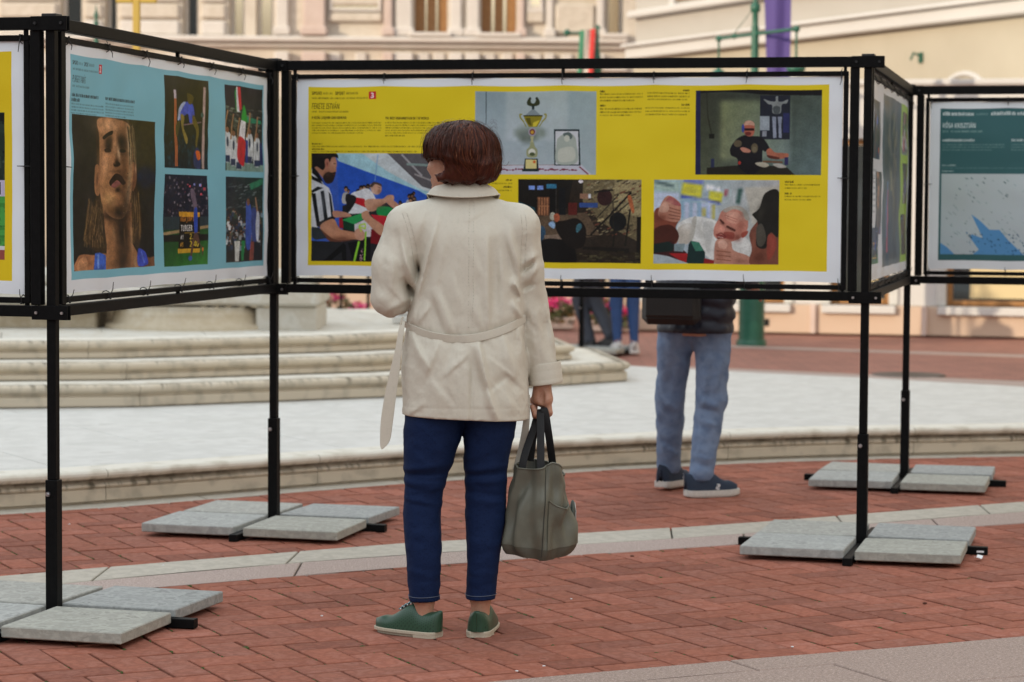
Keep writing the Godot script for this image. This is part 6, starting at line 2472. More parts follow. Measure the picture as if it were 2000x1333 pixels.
var arm_folds := [
	[787, 482, 810, 555, 7, 7.0], [778, 470, 796, 560, 7, -5.0], [812, 508, 822, 540, 5, -5.0], [790, 548, 806, 575, 6, -9.0], [770, 520, 760, 600, 9, 2.5], [750, 560, 790, 600, 9, -3.0], [745, 470, 735, 560, 10, 2.0], [758, 610, 795, 588, 6, 3.5],
	[1020, 532, 1040, 514, 5, -8.0], [1022, 520, 1046, 498, 6, 5.0], [1022, 566, 1040, 556, 5, -6.0], [1030, 552, 1050, 520, 6, 4.0], [1038, 470, 1052, 560, 8, 3.0], [1044, 600, 1060, 690, 9, 3.0], [1060, 600, 1078, 690, 8, -3.0], [1040, 650, 1052, 720, 8, 2.5], [1076, 640, 1084, 700, 6, 3.0]]

func fold_list(a: Array) -> Array:
	var out := []
	for f in a:
		var p := pic(f[0], f[1])
		var q := pic(f[2], f[3])
		out.append([p, q - p, 1.0 / maxf((q - p).length_squared(), 1e-6), f[4] * 0.0016, f[5] * 0.001])
	return out

func fold_height(list: Array, p: Vector2) -> float:
	var d := 0.0
	for f in list:
		var r: Vector2 = p - f[0]
		var t: float = r.dot(f[1]) * f[2]
		if t > -0.25 and t < 1.25:
			var c := clampf(t, 0.0, 1.0)
			var w: float = f[3]
			# steep on the right side, gentle on the left
			var side: float = f[1].x * r.y - f[1].y * r.x
			if f[1].y > 0.0:
				side = -side
			w *= 0.62 if side > 0.0 else 1.7
			var e2: float = (r - f[1] * t).length_squared() / (w * w)
			if e2 < 6.0:
				var taper := sin(PI * clampf((t + 0.25) / 1.5, 0.0, 1.0))
				d += f[4] * exp(-e2) * taper
	return d

func woman() -> void:
	var root := thing("person", "woman with short auburn hair in beige trench coat and blue jeans, seen from behind", "person", Vector3(-0.155, 0, -7.62))
	cloth_mats()
	woman_body(root)
	woman_coat(root)
	woman_jeans(root)
	woman_shoes(root)
	woman_hair(root)
	woman_bag()

func cloth_mats() -> void:
	M.coat = StandardMaterial3D.new()
	M.coat.albedo_texture = noise_tex(80, 0.02, [lin(0.54, 0.50, 0.415), lin(0.59, 0.545, 0.455), lin(0.56, 0.515, 0.43)], 512, 4)
	M.coat.roughness = 0.62
	M.coat.uv1_triplanar = true
	M.coat.uv1_scale = Vector3.ONE * 5.0
	M.coat.rim_enabled = true
	M.coat.rim = 0.12
	M.denim = StandardMaterial3D.new()
	M.denim.albedo_texture = noise_tex(81, 0.03, [lin(0.0035, 0.0085, 0.032), lin(0.0085, 0.020, 0.066), lin(0.0050, 0.0125, 0.045)], 512, 5)
	M.denim.roughness = 0.8
	M.denim.uv1_triplanar = true
	M.denim.uv1_scale = Vector3.ONE * 6.0
	M.denim.metallic_specular = 0.25
	M.denim.heightmap_enabled = true
	M.denim.heightmap_texture = M.weave
	M.denim.heightmap_scale = 0.06
	M.denim_light = M.denim.duplicate()
	M.denim_light.albedo_texture = noise_tex(82, 0.012, [lin(0.075, 0.120, 0.215), lin(0.20, 0.27, 0.40), lin(0.11, 0.165, 0.28)], 512, 5)
	M.denim_light.uv1_scale = Vector3.ONE * 1.1
	M.skin = flat(lin(0.46, 0.245, 0.165), 0.5)
	M.skin.albedo_texture = noise_tex(83, 0.02, [Color(0.90, 0.84, 0.82), Color.WHITE, Color(0.97, 0.90, 0.88)], 256, 4)
	M.skin.uv1_triplanar = true
	M.skin.uv1_scale = Vector3.ONE * 9.0
	M.skin.subsurf_scatter_enabled = true
	M.skin.subsurf_scatter_strength = 0.12
	M.thread = flat(lin(0.40, 0.365, 0.305), 0.8)
	M.jean_thread = flat(lin(0.10, 0.12, 0.17), 0.8)
	M.hair = flat(Color.WHITE, 0.42)
	M.hair.vertex_color_use_as_albedo = true
	M.hair.metallic_specular = 0.3
	M.nylon = StandardMaterial3D.new()
	M.nylon.albedo_texture = noise_tex(84, 0.02, [lin(0.108, 0.108, 0.082), lin(0.130, 0.130, 0.100)], 256, 4)
	M.nylon.roughness = 0.42
	M.nylon.uv1_triplanar = true
	M.nylon.uv1_scale = Vector3.ONE * 5.0
	M.webbing = flat(lin(0.010, 0.010, 0.011), 0.7)
	M.sole = rough_mat(noise_tex(85, 0.05, [lin(0.40, 0.34, 0.25), lin(0.52, 0.46, 0.36)], 256, 4), 0.1, 0.8, null, 0.0, false)
	M.green_leather = StandardMaterial3D.new()
	M.green_leather.albedo_texture = perforated()
	M.green_leather.roughness = 0.38
	M.green_leather.uv1_scale = Vector3(13, 16, 1)

func perforated() -> ImageTexture:
	var im := Image.create(32, 32, false, Image.FORMAT_RGB8)
	for y in 32:
		for x in 32:
			var a := Vector2(fposmod(x - y * 0.5, 16.0) - 8.0, fposmod(y, 16.0) - 8.0)
			var hole := clampf(1.0 - (a.length() - 2.6), 0.0, 1.0)
			im.set_pixel(x, y, lin(0.022, 0.070, 0.040).lerp(lin(0.005, 0.022, 0.012), hole))
	return ImageTexture.create_from_image(im)

# ------------------------------------------------ body: one continuous skin, head turned to the left
func woman_body(root: Node3D) -> void:
	var mb := MB.new()
	var b := Field.new(Vector3(-0.34, 0.0, -0.36), Vector3(0.34, 1.44, 0.2), 0.0125)
	b.loft([[0.74, -0.005, 0.0, 0.12, 0.09], [0.80, -0.005, 0.0, 0.16, 0.115], [0.95, 0.0, 0.0, 0.125, 0.09], [1.15, 0.006, -0.01, 0.115, 0.085], [1.28, 0.0, -0.01, 0.13, 0.085], [1.34, 0.0, -0.012, 0.07, 0.06]], 0.03)
	b.cap(Vector3(0, 1.30, -0.01), Vector3(-0.015, 1.44, -0.015), 0.058, 0.052, 0.03)
	b.cap(Vector3(-0.15, 1.275, 0.0), Vector3(-0.226, 1.07, 0.015), 0.042, 0.032, 0.02)
	b.cap(Vector3(-0.226, 1.07, 0.015), Vector3(-0.08, 1.12, -0.2), 0.032, 0.026, 0.01)
	b.cap(Vector3(-0.08, 1.12, -0.2), Vector3(-0.045, 1.14, -0.255), 0.028, 0.03, 0.02)
	b.cap(Vector3(0.15, 1.275, 0.0), Vector3(0.205, 1.02, -0.045), 0.042, 0.034, 0.02)
	b.cap(Vector3(0.205, 1.02, -0.04), Vector3(0.252, 0.79, -0.05), 0.038, 0.027, 0.02)
	# legs
	for l in [[-0.09, -0.117, -0.1155, 0.03, 0.02], [0.08, 0.076, 0.061, -0.01, -0.005]]:
		b.cap(Vector3(l[0], 0.66, 0.0), Vector3(l[1], 0.42, l[3] - 0.02), 0.062, 0.040, 0.01)
		b.cap(Vector3(l[1], 0.42, l[3] - 0.02), Vector3(l[2], 0.13, l[4]), 0.038, 0.033, 0.01)
		b.cap(Vector3(l[2], 0.13, l[4]), Vector3(l[2], 0.05, l[4]), 0.034, 0.028, 0.02)
	# feet inside the shoes
	b.cap(Vector3(-0.115, 0.045, 0.02), Vector3(-0.215, 0.035, -0.045), 0.026, 0.022, 0.02)
	b.cap(Vector3(0.061, 0.045, -0.005), Vector3(0.083, 0.035, -0.125), 0.026, 0.022, 0.02)
	b.net(mb)
	# head
	var h := Field.new(Vector3(-0.15, 1.34, -0.13), Vector3(0.11, 1.63, 0.11), 0.0042)
	var f := Vector3(-0.83, 0, -0.56).normalized()
	var s := Vector3.UP.cross(f)
	var hb := Basis(s, Vector3.UP, -f)      # x to her left, z backwards
	var c := Vector3(-0.018, 1.50, -0.008)
	var at := func(x: float, y: float, z: float) -> Vector3: return c + hb * Vector3(x, y, -z)
	h.ell(c + f * -0.012 + Vector3(0, 0.022, 0), Vector3(0.074, 0.088, 0.092), 0.02, hb)
	h.ell(at.call(0.0, -0.035, 0.028), Vector3(0.062, 0.075, 0.062), 0.03, hb)
	h.cap(at.call(0.036, -0.075, 0.02), at.call(0.0, -0.102, 0.068), 0.024, 0.019, 0.03)
	h.cap(at.call(-0.036, -0.075, 0.02), at.call(0.0, -0.102, 0.068), 0.024, 0.019, 0.03)
	h.cap(at.call(0.0, 0.005, 0.084), at.call(0.0, -0.032, 0.104), 0.009, 0.0125, 0.014)
	h.cap(at.call(0.011, -0.036, 0.092), at.call(-0.011, -0.036, 0.092), 0.008, 0.008, 0.01)
	for q in [1.0, -1.0]:
		h.ell(at.call(0.034 * q, -0.030, 0.066), Vector3(0.022, 0.018, 0.018), 0.02, hb)
		h.ell(at.call(0.031 * q, 0.002, 0.088), Vector3(0.017, 0.010, 0.010), 0.008, hb, true)
		h.ell(at.call(0.031 * q, 0.0, 0.074), Vector3(0.012, 0.0105, 0.0115), 0.004, hb)
		h.cap(at.call(0.014 * q, 0.022, 0.086), at.call(0.048 * q, 0.020, 0.072), 0.007, 0.005, 0.012)
		# ear: rim, lobe and hollow
		var e: float = 0.079 * q
		var rim := []
		for i in 9:
			var a := -0.9 + i * 0.42
			rim.append(at.call(e + 0.004 * q * sin(i * 0.4), -0.022 + sin(a) * 0.030, -0.012 - cos(a) * 0.017))
		for i in 8:
			h.cap(rim[i], rim[i + 1], 0.0056, 0.0054, 0.003)
		h.ell(at.call(e - 0.003 * q, -0.024, -0.012), Vector3(0.006, 0.024, 0.013), 0.006, hb)
		h.ell(at.call(e + 0.001 * q, -0.051, -0.004), Vector3(0.006, 0.011, 0.009), 0.006, hb)
		h.ell(at.call(e + 0.006 * q, -0.024, -0.010), Vector3(0.008, 0.015, 0.009), 0.003, hb, true)
	h.cap(at.call(0.017, -0.066, 0.086), at.call(-0.017, -0.066, 0.086), 0.006, 0.006, 0.006)
	h.cap(at.call(0.014, -0.075, 0.084), at.call(-0.014, -0.075, 0.084), 0.007, 0.007, 0.005)
	h.cap(Vector3(0.0, 1.34, -0.01), Vector3(-0.014, 1.45, -0.012), 0.055, 0.050, 0.03)
	h.net(mb)
	hand_holding(mb)
	piece("body", mb.mesh(), M.skin, root)
	# eyes
	var eyes := MB.new()
	for q in [1.0, -1.0]:
		eyes.ball(at.call(0.031 * q, 0.0, 0.0795), Vector3.ONE * 0.0075, 10)
	piece("eyes", eyes.mesh(), flat(lin(0.25, 0.22, 0.20), 0.2), root)

# the right hand, seen from its little finger's side, fingers hooked under the straps
func hand_holding(mb: MB) -> void:
	var h := Field.new(Vector3(0.19, 0.66, -0.145), Vector3(0.31, 0.84, 0.02), 0.003)
	var wrist := Vector3(0.252, 0.80, -0.052)
	h.cap(wrist + Vector3(0, 0.04, 0), wrist, 0.027, 0.025, 0.01)
	h.ell(Vector3(0.252, 0.757, -0.062), Vector3(0.030, 0.040, 0.040), 0.02)
	h.cap(wrist, Vector3(0.262, 0.745, -0.03), 0.022, 0.020, 0.015)
	h.cap(wrist, Vector3(0.236, 0.745, -0.045), 0.020, 0.017, 0.015)
	h.cap(Vector3(0.262, 0.745, -0.03), Vector3(0.262, 0.742, -0.095), 0.020, 0.018, 0.015)
	# four fingers: knuckle on the outer side, bent under the straps and up again on the inner side
	for i in 4:
		var z: float = [-0.028, -0.050, -0.072, -0.093][i]
		var g := 1.0 if i > 0 else 0.86
		var r: float = [0.0098, 0.0108, 0.0112, 0.0108][i]
		var k := Vector3(0.268, 0.736, z)
		var a := Vector3(0.2735, 0.736 - 0.036 * g, z + 0.002)
		var b := Vector3(0.252, 0.736 - 0.056 * g, z + 0.004)
		var c := Vector3(0.231, 0.736 - 0.046 * g, z + 0.003)
		var d := Vector3(0.222, 0.736 - 0.018 * g, z + 0.001)
		h.cap(k, a, r * 1.15, r * 1.06, 0.006)
		h.cap(a, b, r * 1.06, r, 0.003)
		h.cap(b, c, r, r * 0.96, 0.003)
		h.cap(c, d, r * 0.96, r * 0.84, 0.003)
	# thumb along the front, its tip showing on the inner side
	h.cap(Vector3(0.240, 0.760, -0.085), Vector3(0.226, 0.735, -0.112), 0.015, 0.0125, 0.01)
	h.cap(Vector3(0.226, 0.735, -0.112), Vector3(0.228, 0.704, -0.104), 0.0125, 0.0105, 0.004)
	# hollow of the palm and creases
	h.ell(Vector3(0.249, 0.752, -0.016), Vector3(0.010, 0.022, 0.010), 0.012, Basis.IDENTITY, true)
	h.net(mb)

# ------------------------------------------------ coat
func woman_coat(root: Node3D) -> void:
	var f := Field.new(Vector3(-0.315, 0.668, -0.31), Vector3(0.335, 1.425, 0.175), 0.0054)
	f.loft(coat_levels, 0.03, 2.3)
	# the shoulder line
	f.cap(Vector3(-0.04, 1.332, -0.008), Vector3(-0.165, 1.284, 0.0), 0.058, 0.072, 0.03)
	f.cap(Vector3(0.04, 1.332, -0.008), Vector3(0.165, 1.284, 0.0), 0.058, 0.072, 0.03)
	# sleeves
	f.cap(Vector3(-0.165, 1.284, 0.0), Vector3(-0.205, 1.165, 0.012), 0.074, 0.074, 0.02)
	f.cap(Vector3(-0.205, 1.165, 0.012), Vector3(-0.224, 1.066, 0.022), 0.074, 0.0605, 0.02)
	f.cap(Vector3(-0.224, 1.066, 0.022), Vector3(-0.10, 1.115, -0.17), 0.060, 0.05, 0.012)
	f.cap(Vector3(-0.10, 1.115, -0.17), Vector3(-0.075, 1.125, -0.205), 0.05, 0.047, 0.01)
	f.cap(Vector3(0.165, 1.284, 0.0), Vector3(0.186, 1.15, -0.018), 0.074, 0.066, 0.02)
	f.cap(Vector3(0.186, 1.15, -0.018), Vector3(0.205, 1.02, -0.042), 0.066, 0.064, 0.012)
	f.cap(Vector3(0.205, 1.02, -0.042), Vector3(0.2545, 0.836, -0.05), 0.064, 0.050, 0.012)
	# ends: hem and cuff
	var bf := fold_list(back_folds)
	var af := fold_list(arm_folds)
	var n := FastNoiseLite.new()
	n.seed = 8
	n.frequency = 9.0
	n.fractal_octaves = 3
	var n2 := FastNoiseLite.new()
	n2.seed = 9
	n2.frequency = 30.0
	n2.fractal_octaves = 2
	var rid := FastNoiseLite.new()
	rid.seed = 14
	rid.frequency = 6.5
	rid.fractal_type = FastNoiseLite.FRACTAL_RIDGED
	rid.fractal_octaves = 3
	rid.domain_warp_enabled = true
	rid.domain_warp_amplitude = 0.06
	rid.domain_warp_frequency = 4.0
	var seam_l := [pic(790, 418), pic(798, 440), pic(806, 470), pic(811, 500), pic(813, 520)]
	var seam_r := [pic(1020, 420), pic(1023, 450), pic(1021, 480), pic(1020, 510), pic(1019, 530)]
	var shape := func(p: Vector3, d: float) -> float:
		var q := Vector2(p.x, p.y)
		var back := clampf((p.z + 0.03) / 0.05, 0.0, 1.0)
		var e := 0.0
		if back > 0.0:
			e += fold_height(bf, q) * (2.7 if p.x > -0.175 and p.x < 0.197 else 0.3)
			e += fold_height(af, q) * (2.3 if p.x < -0.12 or p.x > 0.18 else 0.2)
			# belt draws the cloth in
			var line := belt_y(p.x)
			if absf(p.x) < 0.21:
				e -= 0.006 * exp(-pow((p.y - line) / 0.018, 2.0))
				# gathers above and below the belt
				e += 0.0022 * sin(p.x * 95.0 + n.get_noise_1d(p.x * 40.0) * 4.0) * exp(-absf(p.y - line) * 22.0)
			# centre seam, stitched, and the vent below it
			var sx := absf(p.x - 0.026)
			if p.y > 0.95:
				e -= 0.0016 * exp(-pow(sx / 0.004, 2.0))
				e += 0.0009 * exp(-pow((sx - 0.009) / 0.004, 2.0))
			elif p.y < 0.89:
				var open := clampf((0.89 - p.y) / 0.05, 0.0, 1.0)
				e += open * 0.0045 * clampf(1.0 - absf(p.x - 0.026 + 0.012) / 0.06, 0.0, 1.0) * (1.0 if p.x < 0.026 else 0.0)
				e -= open * 0.0045 * exp(-pow((p.x - 0.031) / 0.006, 2.0))
			# armhole seams
			for s in [seam_l, seam_r]:
				for i in 4:
					var a: Vector2 = s[i]
					var ab: Vector2 = s[i + 1] - a
					var t := clampf((q - a).dot(ab) / ab.length_squared(), 0.0, 1.0)
					var g := (q - a - ab * t).length()
					if g < 0.02:
						e -= 0.0011 * exp(-pow(g / 0.0045, 2.0))
						e += 0.0005 * exp(-pow((g - 0.010) / 0.004, 2.0))
			# stitched hem line
			e -= 0.0012 * exp(-pow((p.y - 0.728) / 0.0035, 2.0))
		e += n.get_noise_3d(p.x, p.y * 0.5, p.z) * 0.0018
		e += n2.get_noise_3d(p.x, p.y, p.z) * 0.0005
		# creases: sharp, longer up and down; more of them below the belt and in the sleeves
		var much := 0.0026 + 0.0024 * clampf((1.12 - p.y) * 5.0, 0.0, 1.0) + (0.002 if absf(p.x - 0.01) > 0.18 else 0.0)
		e += (rid.get_noise_3d(p.x + p.y * 0.35, p.y * 0.55, p.z) - 0.3) * much
		return d - e
	f.shape(shape, 0.045)
	f.cut(Vector3(0, 0.692, 0), Vector3(-0.036, -1, 0.0).normalized())
	var mb := MB.new()
	f.net(mb)
	var coat := piece("coat", mb.mesh(), M.coat, root)
	# rows of stitches: small dashes proud of the seams
	var st := MB.new()
	var rows := []
	var cs := []
	for i in 40:
		cs.append(pic(920.0 + sin(i * 0.5) * 0.6, 396.0 + i * 6.2))
	rows.append(cs)
	rows.append(spline(seam_l, 10))
	rows.append(spline(seam_r, 10))
	for row in rows:
		for i in row.size():
			for s in [-0.007, 0.007]:
				var p := surface_at(f, row[i].x + s, row[i].y)
				if p.z > -0.5:
					st.ball(p + Vector3(0, 0, 0.0002), Vector3(0.0009, 0.0020, 0.0004), 4)
	piece("stitching", st.mesh(), M.thread, coat)
	# collar: a fold-down band round the neck, open at the front
	var cg := MB.new()
	for lay in 2:
		var rings := []
		for j in 7:
			var q := j / 6.0
			var ring := []
			for i in 41:
				var a := lerpf(-2.45, 2.45, i / 40.0)
				var top := Vector3(sin(a) * 0.073, 1.427 - 0.020 * pow(absf(a) / 2.45, 2.0) * 1.0, cos(a) * 0.066 - 0.012)
				var low := Vector3(sin(a) * 0.112 + 0.0, 1.379 + 0.010 * pow(sin(a), 2.0) - 0.03 * clampf((absf(a) - 1.5) / 0.9, 0.0, 1.0), cos(a) * 0.098 - 0.010)
				var p := top.lerp(low, q if lay == 0 else 0.9 * q)
				p += Vector3(sin(a), 0.4, cos(a)) * (sin(q * PI) * 0.006 + (0.0 if lay == 0 else -0.005))
				p.z += sin(a * 5.0) * 0.0012 * q
				ring.append(p)
			rings.append(ring)
		if lay == 0:
			rings.reverse()
		cg.skin(rings, false)
	# closed lower edge
	var rim := []
	for i in 41:
		var a := lerpf(-2.45, 2.45, i / 40.0)
		rim.append(Vector3(sin(a) * 0.1125, 1.379 + 0.010 * pow(sin(a), 2.0) - 0.03 * clampf((absf(a) - 1.5) / 0.9, 0.0, 1.0), cos(a) * 0.0985 - 0.010))
	cg.tube(rim, [0.0028], 6)
	var rim2 := []
	for i in 41:
		var a := lerpf(-2.45, 2.45, i / 40.0)
		rim2.append(Vector3(sin(a) * 0.073, 1.4275 - 0.020 * pow(absf(a) / 2.45, 2.0), cos(a) * 0.066 - 0.012))
	cg.tube(rim2, [0.0035], 6)
	piece("collar", cg.mesh(), M.coat, coat)
	# cuff band with a turned edge
	var cu := MB.new()
	var axis := Vector3(0.12, -1, 0).normalized()
	var prof := [[-0.062, 0.0525], [-0.060, 0.0545], [-0.040, 0.0545], [-0.037, 0.0535], [-0.034, 0.0550], [-0.012, 0.0550], [-0.009, 0.0540], [-0.006, 0.0555], [0.004, 0.0550], [0.006, 0.0525], [0.004, 0.0500], [-0.02, 0.0485]]
	var rings := []
	for p in prof:
		var ring := []
		for i in 36:
			var a := TAU * i / 36.0
			var x := Vector3(1, 0.12, 0).normalized()
			var wob: float = 1.0 + 0.03 * sin(a * 3.0 + 1.0) + 0.02 * sin(a * 5.0)
			ring.append(Vector3(0.2605, 0.798, -0.05) + axis * p[0] + (x * cos(a) - Vector3(0, 0, 1) * sin(a) * 1.05) * p[1] * wob)
		rings.append(ring)
	rings.reverse()
	cu.skin(rings)
	piece("cuff", cu.mesh(), M.coat, coat)
	# belt: a band lying on the back, dipping in the middle, its ends hanging at the sides
	var be := MB.new()
	var line := []
	var across := []
	for i in 33:
		var x := lerpf(-0.186, 0.196, i / 32.0)
		var y := belt_y(x)
		var p := surface_at(f, x, y)
		var o: Array = Field.oval(coat_levels, y)
		var u := clampf((x - o[0]) / o[2], -0.995, 0.995)
		var zz: float = o[1] + o[3] * pow(1.0 - pow(absf(u), 2.3), 1.0 / 2.3)
		line.append(Vector3(x, y, maxf(maxf(p.z, -0.02) + 0.006, zz - 0.009)))
	for i in 33:
		var t: Vector3 = (line[mini(i + 1, 32)] - line[maxi(i - 1, 0)]).normalized()
		var tilt := 0.25 + 0.35 * sin(i * 0.19)
		var wdt := 0.0125 if i > 3 else 0.0125 - (3 - i) * 0.001
		across.append((Vector3(0, 1, tilt * 0.5) - t * Vector3(0, 1, tilt * 0.5).dot(t)).normalized() * wdt)
	be.strap(line, across, 0.004)
	var belt := piece("belt", be.mesh(), M.coat, coat)
	# the loop the belt runs through at the left
	var lo := MB.new()
	lo.tube([Vector3(-0.185, 1.005, 0.055), Vector3(-0.192, 0.985, 0.068), Vector3(-0.186, 0.955, 0.06)], [0.0035], 6)
	piece("belt_loop", lo.mesh(), M.coat, coat)
	var tl := MB.new()
	var tp := [Vector3(-0.184, 0.992, 0.062), Vector3(-0.189, 0.965, 0.074), Vector3(-0.196, 0.91, 0.078), Vector3(-0.208, 0.84, 0.075), Vector3(-0.222, 0.76, 0.07), Vector3(-0.233, 0.68, 0.066), Vector3(-0.2385, 0.615, 0.064), Vector3(-0.246, 0.594, 0.064)]
	var ac := []
	var wd := [0.008, 0.009, 0.011, 0.0155, 0.0185, 0.0195, 0.0165, 0.003]
	for i in 8:
		var dirv := Vector3(0.985, 0.05 + 0.32 * clampf((i - 5.0), 0.0, 2.0), 0.35 - i * 0.04).normalized()
		ac.append(dirv * wd[i])
	var tps := spline(tp, 4)
	var acs := spline(ac, 4)
	tl.strap(tps, acs, 0.0045)
	piece("belt_end", tl.mesh(), M.coat, belt)
	var tr := MB.new()
	var trp := spline([Vector3(0.205, 0.76, -0.02), Vector3(0.2035, 0.70, -0.022), Vector3(0.198, 0.64, -0.03), Vector3(0.188, 0.58, -0.03), Vector3(0.175, 0.525, -0.012)], 4)
	var tra := []
	for i in trp.size():
		tra.append(Vector3(0.95, 0.05, 0.3).normalized() * lerpf(0.008, 0.0165, float(i) / trp.size()))
	tr.strap(trp, tra, 0.004)
	piece("belt_end", tr.mesh(), M.coat, belt)

func belt_y(x: float) -> float:
	# high at the sides, low in the middle
	var t := clampf((x + 0.186) / 0.382, 0.0, 1.0)
	return 0.984 * (1 - t) * (1 - t) + 2.0 * (1 - t) * t * 0.893 + 1.002 * t * t

# the rearmost point of a field at x, y
func surface_at(f: Field, x: float, y: float) -> Vector3:
	var z := 0.17
	while z > -0.1:
		if f.value(Vector3(x, y, z)) < 0.0:
			return Vector3(x, y, z + 0.001)
		z -= 0.002
	return Vector3(x, y, -1)

# ------------------------------------------------ jeans
func woman_jeans(root: Node3D) -> void:
	var f := Field.new(Vector3(-0.205, 0.085, -0.15), Vector3(0.205, 0.78, 0.15), 0.0066)
	f.loft([[0.70, 0.0, 0.0, 0.165, 0.118], [0.80, 0.0, 0.0, 0.16, 0.115]], 0.03)
	f.loft([[0.106, -0.1155, 0.018, 0.0465, 0.054], [0.16, -0.1165, 0.017, 0.050, 0.057], [0.228, -0.117, 0.018, 0.054, 0.062], [0.31, -0.120, 0.014, 0.058, 0.066], [0.39, -0.1235, 0.008, 0.0595, 0.066], [0.47, -0.117, 0.008, 0.063, 0.068], [0.553, -0.1045, 0.008, 0.0775, 0.085], [0.64, -0.092, 0.004, 0.093, 0.102], [0.72, -0.082, 0.0, 0.094, 0.112]], 0.01, 2.1)
	f.loft([[0.112, 0.061, -0.005, 0.046, 0.054], [0.16, 0.064, -0.006, 0.048, 0.056], [0.229, 0.0685, -0.005, 0.0505, 0.060], [0.31, 0.072, -0.008, 0.058, 0.065], [0.391, 0.0745, -0.014, 0.0645, 0.067], [0.472, 0.076, -0.012, 0.0655, 0.070], [0.553, 0.076, -0.006, 0.070, 0.082], [0.64, 0.086, -0.002, 0.080, 0.100], [0.72, 0.090, 0.0, 0.084, 0.112]], 0.01, 2.1)
	var folds := fold_list([
		[788, 922, 874, 912, 6, 3.5], [788, 934, 872, 930, 4, -4.0], [790, 944, 866, 950, 6, 3.5], [794, 955, 830, 962, 5, -3.0], [800, 966, 866, 958, 5, 2.5], [790, 976, 862, 990, 6, 2.5], [792, 985, 840, 992, 4, -2.5],
		[840, 850, 880, 905, 10, 2.5], [800, 880, 850, 915, 8, 2.0], [795, 1040, 860, 1050, 8, 1.2], [800, 1120, 858, 1126, 6, 1.4], [800, 1145, 858, 1150, 6, 1.2],
		[908, 925, 988, 915, 6, 3.0], [908, 936, 985, 930, 4, -3.5], [910, 948, 988, 944, 6, 2.8], [910, 962, 980, 972, 5, -2.5], [908, 978, 986, 985, 6, 2.4], [915, 900, 960, 880, 8, 2.0], [912, 1060, 975, 1066, 8, 1.2], [912, 1130, 968, 1128, 6, 1.4]])
	var n := FastNoiseLite.new()
	n.seed = 18
	n.frequency = 14.0
	n.fractal_octaves = 3
	var shape := func(p: Vector3, d: float) -> float:
		var e := fold_height(folds, Vector2(p.x, p.y)) * (0.6 + 0.4 * clampf(p.z / 0.03, -1.0, 1.0)) * 1.9
		e += n.get_noise_3d(p.x, p.y * 1.5, p.z) * 0.0034
		# turned hem and the side seams
		if p.y < 0.127:
			e += 0.0018
		e -= 0.0015 * exp(-pow((p.y - 0.127) / 0.004, 2.0))
		return d - e
	f.shape(shape, 0.02)
	f.cut(Vector3(-0.03, 0.1135, 0), Vector3(0.02, -1, 0).normalized())
	var mb := MB.new()
	f.net(mb)
	var jeans := piece("jeans", mb.mesh(), M.denim, root)
	var st := MB.new()
	for l in [[-0.1158, 0.018, 0.0500, 0.0575, 0.129], [0.0615, -0.005, 0.0495, 0.0575, 0.131]]:
		var ring := []
		for i in 33:
			var a := TAU * i / 32.0
			ring.append(Vector3(l[0] + cos(a) * l[2], l[4] + sin(a * 2.0) * 0.001, l[1] + sin(a) * l[3]))
		st.tube(ring, [0.0011], 5, false)
	piece("hem_stitching", st.mesh(), M.jean_thread, jeans)

